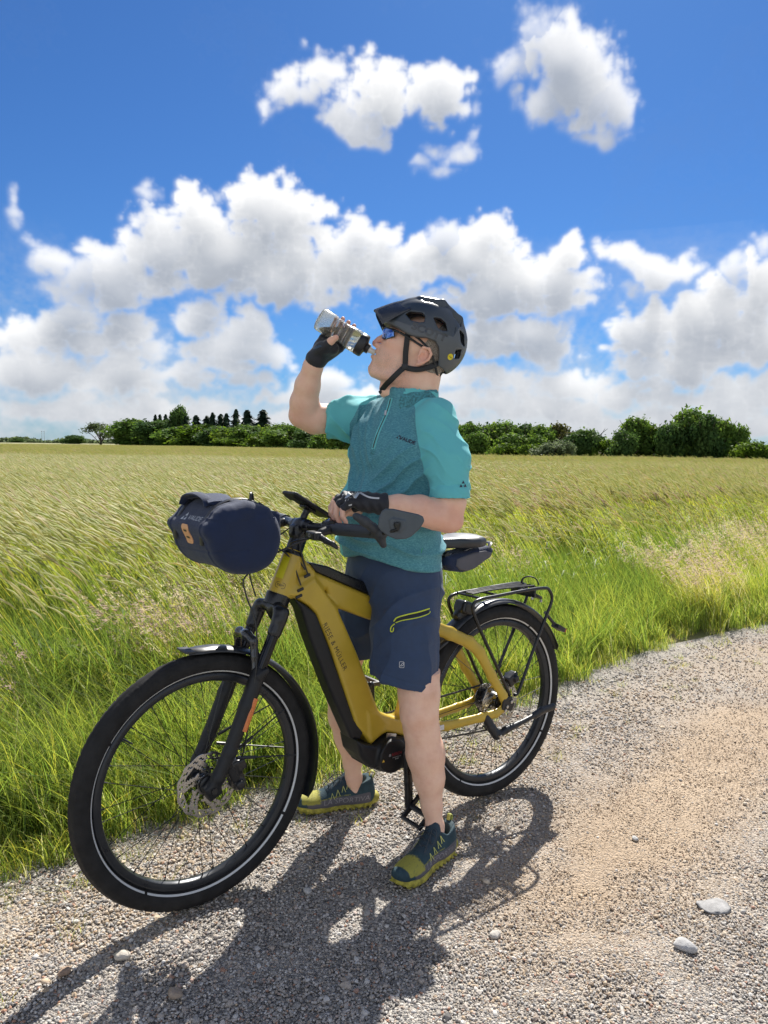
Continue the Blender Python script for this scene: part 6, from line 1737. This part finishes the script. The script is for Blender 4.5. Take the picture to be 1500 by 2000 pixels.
    def tuck(v, fld, cover, depth):
        F, lo, vx = fld
        for _ in range(3):
            g_ = (v - lo) / vx; i = np.floor(g_).astype(int); ok = cover & (i >= 1).all(1) & (i < np.array(F.shape) - 2).all(1)
            ii = np.clip(i, 1, np.array(F.shape) - 3); f_ = g_ - ii
            def smp(ii, f_):
                r_ = 0
                for a_ in (0, 1):
                    for b_ in (0, 1):
                        for c_ in (0, 1):
                            r_ = r_ + F[ii[:, 0] + a_, ii[:, 1] + b_, ii[:, 2] + c_] * np.where(a_, f_[:, 0], 1 - f_[:, 0]) * np.where(b_, f_[:, 1], 1 - f_[:, 1]) * np.where(c_, f_[:, 2], 1 - f_[:, 2])
                return r_
            val = smp(ii, f_)
            gr = np.stack([F[ii[:, 0] + 1, ii[:, 1], ii[:, 2]] - F[ii[:, 0] - 1, ii[:, 1], ii[:, 2]], F[ii[:, 0], ii[:, 1] + 1, ii[:, 2]] - F[ii[:, 0], ii[:, 1] - 1, ii[:, 2]], F[ii[:, 0], ii[:, 1], ii[:, 2] + 1] - F[ii[:, 0], ii[:, 1], ii[:, 2] - 1]], 1)
            gr /= np.linalg.norm(gr, axis=1)[:, None] + 1e-9
            mv = np.where(ok & (val < .5), np.maximum(val + depth, 0), 0)
            v = v - gr * np.minimum(mv, .02)[:, None]
        return v
    _l = np.clip((1.35 - np.abs(v[:, 2] - 0.0)) , 0, 1) > 0
    v = v + vnormals(v, q) * (np.where(_l & (v[:, 0] > -.33), .0026 * (noise3(v, .035, 31) - .5) + .0010 * (noise3(v, .012, 32) - .5), 0) * np.where(((v - np.array(WN)) ** 2).sum(1) < .16 ** 2, .3, 1))[:, None]
    x_, y_, z_ = v.T
    rn = np.linalg.norm((v - np.array([.100, 2.428, 1.46]))[:, :2], axis=1)
    cov = (z_ > .93) & (z_ < 1.475) & ~((x_ > .10) & (y_ < 2.312) & (z_ < 1.16) & (z_ > 1.03) & (((v - np.array([.04, 2.445, 0])) @ nL) > .165)) & ~((x_ < -.165) & (z_ > 1.2)) & ((z_ < 1.425) | ((rn > .066) & (z_ < 1.455))) & ~((z_ < 1.2) & (z_ > 1.03) & (y_ < 2.262) & (x_ < .16))
    v = tuck(v, SHIRT_F, cov, .013)
    cov = (z_ > .60) & (z_ < .97) & (y_ > 2.2)
    v = tuck(v, SHORT_F, cov, .012)
    o = mesh_obj('body', v - PO, q, M_skin, PR)
    d = v - E0; F_ = d @ hf; U_ = d @ hu; S_ = np.abs(d @ hs)
    def blob(p, r_): return np.exp(-(((v - np.array(p)) ** 2).sum(1)) / r_ ** 2)
    red = .9 * blob(hp(.148, -.02), .022) + .35 * blob(hp(.09, -.01, .055), .035) + .55 * blob(hp(-.01, .006, .088), .03) + .5 * blob((.210, 2.246, 1.06), .05) + .35 * blob((.12, 2.2, 1.09), .09)
    red += 1.0 * blob(hp(.134, -.062), .013) + .9 * blob(hp(.132, -.041), .010) + .35 * blob((.09, 2.25, .46), .05) + .3 * blob((.12, 2.24, .42), .04) + .3 * blob((-.29, 2.5, 1.39), .04) + .3 * blob(hp(.02, -.08, .06), .05)
    for f in NF + FF: red += .45 * blob(f[3], .018) + .3 * blob(f[1], .012)
    red += .5 * blob(FTH[3], .02)
    red += .25 * (noise3(v, .03, 5) - .4)
    red -= .35 * np.clip((.75 - v[:, 2]) / .3, 0, 1)
    set_attr(o, 'red', np.clip(red, 0, 1))
    st = np.clip((.105 - np.abs(F_ - .085)) / .03, 0, 1) * np.clip((-.022 - U_) / .02, 0, 1) * np.clip((U_ + .125) / .02, 0, 1) * .42
    set_attr(o, 'stubble', st)
    return o
body = make_body()
M_lime = mat('lime_zip', (.55, .62, .03), .45)
M_pk = mat('pocket_dark', (.008, .010, .016), .6)
ribbon('pocket', [(.036, .7655), (.05, .7765), (.090, .786), (.140, .795)], .0100, M_pk, shorts)
ribbon('pocket_zip', [(.034, .767), (.045, .7795), (.075, .789), (.110, .795), (.143, .801)], .0036, M_lime, shorts, off=.0018)
ribbon('pocket_zip', [(.040, .764), (.060, .772), (.100, .779), (.137, .786), (.145, .793)], .0026, M_lime, shorts, off=.0018)
MB().tube(crv([(.036 - .03, 2.228 - 2.42 + .0, .767), (.026 - .03, 2.230 - 2.42, .757), (.024 - .03, 2.229 - 2.42, .744), (.031 - .03, 2.229 - 2.42, .744), (.033 - .03, 2.229 - 2.42, .755)], 5), .0018, 6).build('zip_puller', M_lime, PR)
lg = rounded(.0150, .0180, .003, 3); lg2 = rounded(.0125, .0155, .002, 3); k = len(lg)
drape('shorts_emblem', [(a + .059 - PO[0], b + .642) for a, b in lg + lg2], [(i, (i + 1) % k, k + (i + 1) % k, k + i) for i in range(k)], (0, 1.9 - PO[1], 0), Vector((1, 0, 0)), Vector((0, 0, 1)), Vector((0, -1, 0)), M_white, PR, shorts, .0012, 0., split=False)
ribbon('shorts_emblem', [(.0545, .6375), (.060, .645), (.0655, .6475), (.0625, .6405), (.0565, .638)], .0014, M_white, shorts, off=.0012)

# ---- helmet
M_hs = mat('helmet_gloss', (.022, .024, .028), .20, var=.25, scale=20, coat=.6)
M_hm = mat('helmet_matt', (.040, .043, .047), .45, var=.12, scale=30)
def make_helmet():
    bb = [hp(f, u, s_) for f in (-.14, .20) for u in (-.03, .22) for s_ in (-.13, .13)]
    lo = np.min(bb, 0); hi = np.max(bb, 0); lo[1] = 2.30; hi[1] = 2.54
    s = SDF(lo, hi, .0026)
    s.ell(hp(.020, .070), (.137, .104, .121), HB, 0)
    s.ell(hp(-.035, .068), (.075, .088, .090), HB, .02)
    low = [(-.14, .235), (.22, .235), (.22, .060), (.166, .050), (.150, .046), (.120, .047), (.085, .043), (.060, .041), (.035, .047), (.010, .058), (-.018, .062), (-.036, .050), (-.048, .030), (-.056, .010), (-.064, -.012), (-.092, -.012), (-.14, .02)]
    s.prism(low, -.16, .16, rnd=.006, k=.004, mode='int', o=E0, M=(hf, hu, hs))
    s.ell(hp(.015, .050), (.112, .085, .098), HB, .003, 'sub')
    s.ell(hp(-.010, .030), (.088, .083, .11), HB, .003, 'sub')
    # crest ridges
    for q in (-1, 1):
        s.path([hp(.135, .118, .030 * q), hp(.085, .160, .036 * q), hp(.02, .184, .038 * q), (hp(-.05, .166, .036 * q)), hp(-.095, .120, .03 * q)], [.005, .007, .008, .008, .005], .012)
    # vents
    def vent(poly, a, b, k=.003): s.prism(poly, a, b, rnd=.005, k=k, mode='sub', o=E0, M=(hf, hu, hs))
    for q in (1, -1):
        vent([(.101, .092), (.094, .104), (.058, .118), (.045, .112), (.040, .096), (.052, .088), (.078, .082)], .045 * q, .14 * q)
        vent([(.022, .121), (.002, .130), (-.018, .126), (-.034, .108), (-.020, .100), (-.004, .101)], .045 * q, .14 * q)
        vent([(-.064, .133), (-.083, .130), (-.104, .098), (-.088, .100)], .02 * q, .14 * q)
        vent([(-.084, .073), (-.099, .086), (-.107, .060), (-.092, .048)], .02 * q, .14 * q)
    TB = (hs, hf, hu)       # vents seen from above, crossing the crown
    def topv(poly): s.prism(poly, .10, .24, rnd=.004, k=.003, mode='sub', o=E0, M=TB)
    for q in (1, -1):
        topv([(.014 * q, .13), (.024 * q, .115), (.026 * q, .075), (.014 * q, .065)][::q])
        topv([(.046 * q, .085), (.060 * q, .070), (.062 * q, .018), (.048 * q, .002)][::q])
        topv([(.014 * q, .045), (.026 * q, .035), (.026 * q, -.015), (.014 * q, -.025)][::q])
        topv([(.046 * q, -.018), (.058 * q, -.030), (.052 * q, -.065), (.040 * q, -.060)][::q])
        topv([(.012 * q, -.045), (.022 * q, -.050), (.020 * q, -.085), (.010 * q, -.085)][::q])
    # groove between gloss crown and matt side shell
    for q in (1, -1):
        pts = [hp(.150, .056, .050 * q), hp(.119, .063, .085 * q), hp(.071, .066, .102 * q), hp(.060, .078, .104 * q), hp(.001, .084, .106 * q), hp(-.060, .100, .088 * q), hp(-.050, .132, .070 * q)]
        s.path(pts, [.0022] * 7, .002, 'sub')
    v, q = s.raw(1)
    o = mesh_obj('helmet', v - PO, q, None, PR)
    d = v - E0; F_ = d @ hf; U_ = d @ hu
    line = np.interp(F_, [-.12, -.062, -.060, .001, .060, .071, .119, .16], [.30, .30, .101, .084, .078, .066, .062, .05])
    m, nt, N, L, out = _nodes('helmet_shell')
    p = N.new('ShaderNodeBsdfPrincipled'); L.new(p.outputs[0], out.inputs[0])
    a = N.new('ShaderNodeAttribute'); a.attribute_name = 'gloss'; mr = N.new('ShaderNodeMapRange'); L.new(a.outputs['Fac'], mr.inputs[0]); mr.inputs[1].default_value = .48; mr.inputs[2].default_value = .52
    c = N.new('ShaderNodeMix'); c.data_type = 'RGBA'; c.inputs['A'].default_value = (.085, .095, .108, 1); c.inputs['B'].default_value = (.034, .046, .062, 1); L.new(mr.outputs[0], c.inputs['Factor']); L.new(c.outputs['Result'], p.inputs['Base Color'])
    r_ = N.new('ShaderNodeMapRange'); L.new(mr.outputs[0], r_.inputs[0]); r_.inputs[3].default_value = .48; r_.inputs[4].default_value = .34; L.new(r_.outputs[0], p.inputs['Roughness'])
    p.inputs['Coat Weight'].default_value = .12; p.inputs['Coat Roughness'].default_value = .25
    o.data.materials.append(m)
    set_attr(o, 'gloss', np.clip(.5 + (U_ - line) * 20, 0, 1))
    return o
hel = make_helmet(); hel.name = 'helmet_shell_tmp'
HE = empty('helmet', (0, 0, 0)); HE.parent = PR; hel.parent = HE; hel.name = 'shell'; HE.name = 'helmet'
# visor
vs_, fs = [], []; nu_, nv_ = 14, 22
for lay in (0, 1):
    for i in range(nu_ + 1):
        t = i / nu_
        for j in range(nv_ + 1):
            q = -1 + 2 * j / nv_
            f = .108 + .092 * t * (1 - .42 * q * q) - .012 * q * q
            u = .152 - .082 * t ** 1.1 - (.040 - .006 * t) * q * q + .006 * math.sin(t * math.pi) * (1 - q * q) + .004 * math.exp(-((abs(q) - .35) / .1) ** 2) - lay * .0035
            vs_.append(hp(f, u, q * (.083 - .012 * t)) - PO)
st = (nu_ + 1) * (nv_ + 1)
for i in range(nu_):
    for j in range(nv_):
        a = i * (nv_ + 1) + j; fs.append((a, a + 1, a + nv_ + 2, a + nv_ + 1)); fs.append((st + a, st + a + nv_ + 1, st + a + nv_ + 2, st + a + 1))
for i in range(nu_):
    for j in (0, nv_): a = i * (nv_ + 1) + j; fs.append((a, a + nv_ + 1, st + a + nv_ + 1, st + a))
for j in range(nv_):
    for i in (0, nu_): a = i * (nv_ + 1) + j; fs.append((a, a + 1, st + a + 1, st + a))
MB().add(vs_, fs).build('visor', M_hs, HE, angle=50)
hs_pos = hp(.012, .0755, .20) - PO
text_on('helmet_lettering', 'SCOTT', .030, hs_pos, -hf * 1.0 + hu * .13, hu, mat('helmet_print', (.022, .023, .025), .15, coat=.5), HE, hel, reach=0.0, bold=.0012, off=.0012, sx=1.15)
md = [(.0082 * math.cos(R(a)), .0092 * math.sin(R(a))) for a in range(0, 360, 20)]
drape('safety_dot', md, [tuple(range(18))], hp(-.079, .046, .20) - PO, Vector(-hf), Vector(hu), Vector(hs), mat('dot_yellow', (.75, .62, .02), .4), HE, hel, .0014, 0.)
text_on('dot_lettering', 'mips', .0066, hp(-.079, .046, .20) - PO, -hf, hu, M_dk, HE, hel, reach=0.0, off=.0024)
# retention ring and straps
def strap(pts, w=.0085, name='strap'):
    P_ = crv([hp(*p) - PO for p in pts], 6)
    return MB().tube(P_, [(.0013, w)] * len(P_), 8, flat=tuple(hs)).build(name, M_blk, HE)
for q in (1, -1):
    strap([(.070, .050, .0745 * q), (.058, .020, .0745 * q), (.045, -.010, .0720 * q), (.032, -.036, .0690 * q), (.028, -.046, .0665 * q)])
    strap([(-.058, .014, .0650 * q), (-.040, -.010, .0725 * q), (-.012, -.034, .0730 * q), (.012, -.044, .0700 * q), (.027, -.047, .0675 * q)])
    strap([(.028, -.046, .0670 * q), (.037, -.072, .0735 * q), (.045, -.098, .0690 * q), (.054, -.124, .0480 * q), (.058, -.142, .0160 * q)])
    MB().box(hp(.028, -.046, .071 * q) - PO, (.019, .005, .017), Matrix(HB.tolist()).to_3x3() @ Euler((0, R(35), 0)).to_matrix(), .002).build('strap_divider', M_pl, HE)
    P_ = crv([hp(f, u, s_ * q) - PO for f, u, s_ in ((.075, .052, .072), (.03, .046, .080), (-.015, .032, .0815), (-.045, .008, .074), (-.066, -.012, .052), (-.078, -.020, .020), (-.080, -.021, 0))], 6)
    MB().tube(P_, [(.0015, .0035)] * len(P_), 8, flat=tuple(hs)).build('retention_band', M_pl, HE)
MB().box(hp(.054, -.138, .010) - PO, (.030, .024, .010), Matrix(HB.tolist()).to_3x3() @ Euler((0, R(58), 0)).to_matrix(), .003).build('buckle', M_pl, HE)
MB().box(hp(-.078, -.010, 0) - PO, (.012, .05, .026), Matrix(HB.tolist()).to_3x3() @ Euler((0, R(-12), 0)).to_matrix(), .004).build('dial', M_pl, HE)
# ---- sunglasses
SG_ = empty('sunglasses', (0, 0, 0)); SG_.parent = PR
M_lens = mat('mirror_lens', (.10, .22, .55), .04, .9, var=.15, scale=12, coat=1)
for q in (1, -1):
    vs_, fs = [], []; n1, n2_ = 12, 8
    for i in range(n1 + 1):
        t = i / n1
        for j in range(n2_ + 1):
            w = j / n2_
            s_ = .010 + .053 * t; f = .1475 - .012 * t - .026 * t ** 2.4
            top = .034 + .004 * t; bot = .012 - .012 * math.sin(min(1, t * 1.1) * math.pi) ** .8 + .010 * max(0, t - .8) * 5 * .6
            u = bot + (top - bot) * w
            vs_.append(hp(f - .004 * abs(w - .5) * 2 - (.006 * (1 - w)), u, s_ * q) - PO)
    for i in range(n1):
        for j in range(n2_): a = i * (n2_ + 1) + j; fs.append((a, a + 1, a + n2_ + 2, a + n2_ + 1))
    o = MB().add(vs_, fs).build('lens', M_lens, SG_); md_ = o.modifiers.new('t', 'SOLIDIFY'); md_.thickness = .0014
    rim = [Vector(vs_[i * (n2_ + 1) + n2_]) for i in range(n1 + 1)]
    MB().tube(rim, .0024, 8).tube([Vector(vs_[i * (n2_ + 1)]) for i in range(n1 + 1)], .0013, 6).tube([Vector(vs_[n1 * (n2_ + 1) + j]) for j in range(n2_ + 1)], .0018, 6).build('lens_frame', M_sat, SG_)
    P_ = crv([hp(*p) - PO for p in ((.1125, .034, .064 * q), (.098, .036, .0715 * q), (.060, .035, .0770 * q), (.02, .032, .0800 * q), (-.006, .030, .0815 * q), (-.026, .014, .082 * q))], 6)
    MB().tube(P_, [(.0035, .0016)] * len(P_), 8, flat=tuple(hu)).build('temple', M_sat, SG_)
MB().tube([hp(.147, .033, -.011) - PO, hp(.149, .034, 0) - PO, hp(.147, .033, .011) - PO], .0026, 8).build('bridge', M_sat, SG_)

# ---- shoes
def shoe_frame(heel, toe):
    d = np.array(toe) - np.array(heel); return math.atan2(d[1], d[0])
def shoe_mat():
    m, nt, N, L, out = _nodes('shoe_upper')
    p = N.new('ShaderNodeBsdfPrincipled'); L.new(p.outputs[0], out.inputs[0]); p.inputs['Roughness'].default_value = .7; p.inputs['Specular IOR Level'].default_value = .3
    tc = N.new('ShaderNodeTexCoord'); sp = N.new('ShaderNodeSeparateXYZ'); L.new(tc.outputs['Object'], sp.inputs[0])
    n = noise_tex(N, L, 60, 5)
    base = ramp_node(N, L, n.outputs[0], [(.3, (.020, .045, .060)), (.7, (.034, .070, .088))])
    a = N.new('ShaderNodeAttribute'); a.attribute_name = 'yellow'
    a2 = N.new('ShaderNodeAttribute'); a2.attribute_name = 'grey'
    n2 = noise_tex(N, L, 160, 4)
    def mixn(src, col, prev):
        ad = N.new('ShaderNodeMath'); ad.operation = 'MULTIPLY_ADD'; L.new(n2.outputs[0], ad.inputs[0]); ad.inputs[1].default_value = .5; ad.inputs[2].default_value = -.25
        ad2 = N.new('ShaderNodeMath'); ad2.operation = 'ADD'; L.new(ad.outputs[0], ad2.inputs[0]); L.new(src, ad2.inputs[1])
        mr = N.new('ShaderNodeMapRange'); L.new(ad2.outputs[0], mr.inputs[0]); mr.inputs[1].default_value = .4; mr.inputs[2].default_value = .6
        x = N.new('ShaderNodeMix'); x.data_type = 'RGBA'; L.new(mr.outputs[0], x.inputs['Factor']); L.new(prev, x.inputs['A']); x.inputs['B'].default_value = (*col, 1); return x.outputs['Result']
    c = mixn(a2.outputs['Fac'], (.115, .110, .125), base.outputs[0]); c = mixn(a.outputs['Fac'], (.34, .32, .06), c)
    L.new(c, p.inputs['Base Color'])
    b = N.new('ShaderNodeBump'); b.inputs['Strength'].default_value = .5; b.inputs['Distance'].default_value = .0012
    v = N.new('ShaderNodeTexVoronoi'); v.inputs['Scale'].default_value = 420; L.new(tc.outputs['Object'], v.inputs[0]); L.new(v.outputs['Distance'], b.inputs['Height']); L.new(b.outputs[0], p.inputs['Normal'])
    return m
M_up = shoe_mat()
M_sole = mat('shoe_sole', (.36, .32, .05), .7, var=.45, scale=70, bump=.4, bscale=150)
M_tongue = mat('shoe_tongue', (.018, .040, .058), .7)
M_lace = mat('shoe_lace', (.035, .045, .055), .6)
def make_shoe(heel, toe, side):
    """x from heel (0) to toe (.285), y to the wearer's left, side = outer side"""
    az = shoe_frame(heel, toe)
    sh = empty('shoe', (heel[0] - PO[0], heel[1] - PO[1], 0), az); sh.parent = PR
    q = 1 if side > 0 else -1
    out = [(0.0, .0), (.008, .022), (.035, .034), (.09, .034), (.14, .034), (.20, .046), (.245, .042), (.275, .022), (.286, -.002), (.280, -.024), (.255, -.040), (.20, -.046), (.14, -.038), (.09, -.034), (.035, -.034), (.008, -.022)]
    out = [(x, y * (1.04 if y * q > 0 else .98)) for x, y in out]
    s = SDF((-.03, -.07, -.01), (.32, .07, .05), .0026)
    s.prism(out, .003, .026, ax=2, rnd=.007, k=0)
    s.cone((-.004, 0, .020), (.03, 0, .022), .022, .024, .01, sc=(1, .8, 1))
    for i in range(13):
        for y in (-.03, -.01, .012, .032): s.box((.015 + i * .021, y, .0035), (.0055, .007, .003), None, .001, .002)
    v, f = s.raw(1)
    v[:, 2] += np.clip((v[:, 0] - .225) / .06, 0, 1) ** 1.6 * .014 + np.clip((.02 - v[:, 0]) / .03, 0, 1) ** 1.5 * .006
    v[:, 2] += np.clip(1 - np.abs(v[:, 0] - .12) / .05, 0, 1) * .003
    mesh_obj('sole', v, f, M_sole, sh)
    s = SDF((-.03, -.06, .01), (.32, .06, .135), .0025)
    s.ell((.050, 0, .050), (.054, .038, .062), None, 0)
    s.cone((.032, 0, .035), (.040, 0, .095), .035, .036, .02, sc=(.95, 1, 1))
    s.cone((.09, 0, .045), (.17, -.002 * q, .036), .040, .036, .03)
    s.ell((.215, 0, .034), (.066, .045, .031), None, .025)
    s.cone((.075, 0, .085), (.155, 0, .058), .025, .022, .02)
    s.ell((.266, 0, .030), (.022, .028, .020), None, .015)
    s.op('int', np.array([-.1, -.1, 0]), np.array([.4, .1, .2]), lambda X, Y, Z: .020 - Z + 0 * X + 0 * Y, .002)
    s.op('int', np.array([-.1, -.1, 0]), np.array([.4, .1, .2]), lambda X, Y, Z: Z - (.108 - .35 * np.clip(X - .012, 0, .045) + .75 * np.clip(X - .066, 0, .045)) + 0 * Y, .004)
    s.cone((.058, 0, .070), (.054, 0, .14), .0285, .034, .003, 'sub')
    s.box((.125, 0, .09), (.05, .012, .012), Euler((0, R(22), 0)), .004, .004, 'sub')
    v, f = s.raw(1)
    lift = np.clip((v[:, 0] - .225) / .06, 0, 1) ** 1.6 * .012; v[:, 2] += lift
    u_ = mesh_obj('upper', v, f, M_up, sh)
    x, y, z = v.T
    yl = np.clip((x - .175) / .03, 0, 1) * np.clip((.285 - x) / .02, 0, 1) * np.clip((z - .030) / .012, 0, 1) * .62
    yl = np.maximum(yl, np.clip(1 - np.abs(z - .060 + .10 * (x - .1)) / .008, 0, 1) * (x > .09) * .55)
    gr = np.clip((.062 - .07 * (x - .1) - z) / .012, 0, 1) * np.clip((x - .005) / .02, 0, 1) * np.clip((.26 - x) / .03, 0, 1)
    tc_ = np.clip((x - .262) / .01, 0, 1); yl *= 1 - tc_; gr *= 1 - tc_
    set_attr(u_, 'yellow', yl); set_attr(u_, 'grey', gr)
    # tongue, pull tab, laces, lace loops
    s = SDF((.03, -.05, .04), (.2, .05, .15), .0026)
    s.path([(.165, 0, .062), (.125, 0, .081), (.098, 0, .103), (.088, 0, .122)], [.020, .019, .017, .014], .01, sc=(1, .72, 1))
    s.cone((.063, 0, .06), (.062, 0, .14), .027, .030, .003, 'sub')
    s.obj('tongue', M_tongue, sh, 1)
    MB().tube([(.107, 0, .105), (.099, 0, .118), (.094, 0, .1285)], [(.0022, .0065)] * 3, 8, flat=(1, 0, .6)).build('tongue_tab', mat('tab_lime', (.40, .42, .10), .6), sh)
    MB().tube(crv([(.004, 0, .092), (-.008, 0, .112), (.004, 0, .124), (.012, 0, .108), (.010, 0, .092)], 5), [(.0018, .0065)] * 21, 8, flat=(1, 0, 0)).build('heel_loop', MATS['tab_lime'], sh)
    lb = MB(); prev = None
    xs = (.175, .155, .135, .115, .098)
    for i, x in enumerate(xs):
        zc = .070 + (.175 - x) * .55; e = .028
        for a_ in (1, -1):
            x2 = xs[min(i + 1, 4)]; z2 = .070 + (.175 - x2) * .55
            if i < 4: lb.tube(crv([(x, a_ * e, zc - .016), (x - .008, a_ * .010, zc + .008), (x2 + .005, -a_ * .012, z2 + .008), (x2, -a_ * e, z2 - .016)], 3), .0014, 5)
    for a_ in (1, -1):
        lb.tube(crv([(.100, 0, .118), (.122, a_ * .030, .118), (.150, a_ * .036, .096), (.142, a_ * .020, .098), (.102, 0, .116)], 5), .0014, 5)
        lb.tube(crv([(.100, 0, .117), (.140, a_ * .018, .112), (.178, a_ * .024, .078)], 5), .0014, 5)
    lb.build('laces', M_lace, sh)
    lo_ = MB()
    for i, x in enumerate(xs):
        zc = .070 + (.175 - x) * .55
        for a_ in (1, -1):
            p0 = (x, a_ * .0285, zc - .014)
            for dx in (-.007, .007): lo_.tube([p0, (x + dx, a_ * .0385, zc - .032)], .0012, 5)
    lo_.build('lace_loops', mat('loop_lime', (.50, .52, .16), .6), sh)
    for a_ in (1, -1):
        text_on('shoe_lettering', 'LA SPORTIVA', .0255, (.105, a_ * .12, .0415), (-a_, 0, .06 if a_ < 0 else -.0), (0, 0, 1), mat('shoe_print', (.27, .26, .28), .6), sh, u_, reach=0.0, shear=.15, off=.0009, bold=-.0002, sx=1.12)
    return sh
make_shoe((.224, 2.337), (.057, 2.120), 1)
make_shoe((-.030, 2.655), (-.298, 2.580), -1)

# ---- bottle
BT = empty('water_bottle', tuple(BC)); tag(BT, 'clear plastic drinking bottle with a black cap held up to the riders mouth', 'bottle')
BM = Matrix((Vector(bp), Vector(bq), Vector(ba))).transposed()     # local z runs from base to cap
BT.rotation_euler = BM.to_euler()
def bottle_mat():
    m, nt, N, L, out = _nodes('bottle_plastic')
    p = N.new('ShaderNodeBsdfPrincipled'); p.inputs['Base Color'].default_value = (.88, .87, .82, 1); p.inputs['Roughness'].default_value = .16
    p.inputs['Transmission Weight'].default_value = .93; p.inputs['IOR'].default_value = 1.22
    n = noise_tex(N, L, 40, 4); b = N.new('ShaderNodeBump'); b.inputs['Strength'].default_value = .35; b.inputs['Distance'].default_value = .003; L.new(n.outputs[0], b.inputs['Height']); L.new(b.outputs[0], p.inputs['Normal'])
    L.new(p.outputs[0], out.inputs[0]); return m
prof_o = [(.0, .002), (.026, .001), (.034, .004), (.037, .012), (.0375, .045), (.036, .052), (.0335, .060), (.0325, .085), (.0335, .105), (.0355, .114), (.0365, .130), (.036, .142), (.034, .150)]
prof_i = [(r_ - .0014 if r_ > .003 else 0, z + (.0014 if z < .01 else 0)) for r_, z in prof_o]
MB().lathe(prof_o + prof_i[::-1], 48, 'Z').build('bottle_body', bottle_mat(), BT)
def drink_mat():
    m, nt, N, L, out = _nodes('drink'); p = N.new('ShaderNodeBsdfPrincipled'); p.inputs['Base Color'].default_value = (.80, .80, .74, 1); p.inputs['Roughness'].default_value = .02
    p.inputs['Transmission Weight'].default_value = 1; p.inputs['IOR'].default_value = 1.33; L.new(p.outputs[0], out.inputs[0]); return m
s = SDF((-.05, -.05, -.01), (.05, .05, .17), .0026)
s.path([(0, 0, .036), (0, 0, .05), (0, 0, .075), (0, 0, .10), (0, 0, .125), (0, 0, .114)], [.0335, .0325, .0290, .0295, .0325, .032], 0)
s.op('int', np.array([-.06, -.06, -.02]), np.array([.06, .06, .18]), lambda X, Y, Z: np.maximum(Z - .148, .004 - Z) + 0 * X + 0 * Y, .001)
nW = np.array([.857, 0, -.515])   # world up in bottle axes
s.plane((0, 0, .062), (.857 * 1.0, 0, -.515))
s.obj('drink', drink_mat(), BT, 1)
gm = MB()
for z in (.056, .070, .084, .098, .110): gm.lathe([(.0336 + (.001 if z in (.056, .110) else 0), z - .001), (.0346 + (.001 if z in (.056, .110) else 0), z), (.0336, z + .001)], 40, 'Z')
gm.build('grip_rings', bottle_mat(), BT)
M_cap = mat('cap_black', (.014, .015, .018), .4)
MB().lathe([(.0, .146), (.0345, .146), (.0365, .149), (.0365, .166), (.034, .171), (.020, .174), (.016, .176), (.0155, .186), (.0, .187)], 40, 'Z').build('cap', M_cap, BT)
MB().lathe([(.0, .184), (.0105, .184), (.0105, .190), (.0085, .194), (.0085, .200), (.0105, .204), (.009, .209), (0, .2095)], 28, 'Z').build('spout', mat('spout_clear', (.62, .60, .55), .25, spec=.6), BT)
for k_, t_ in enumerate(('C', 'A', 'M')): 
    pass
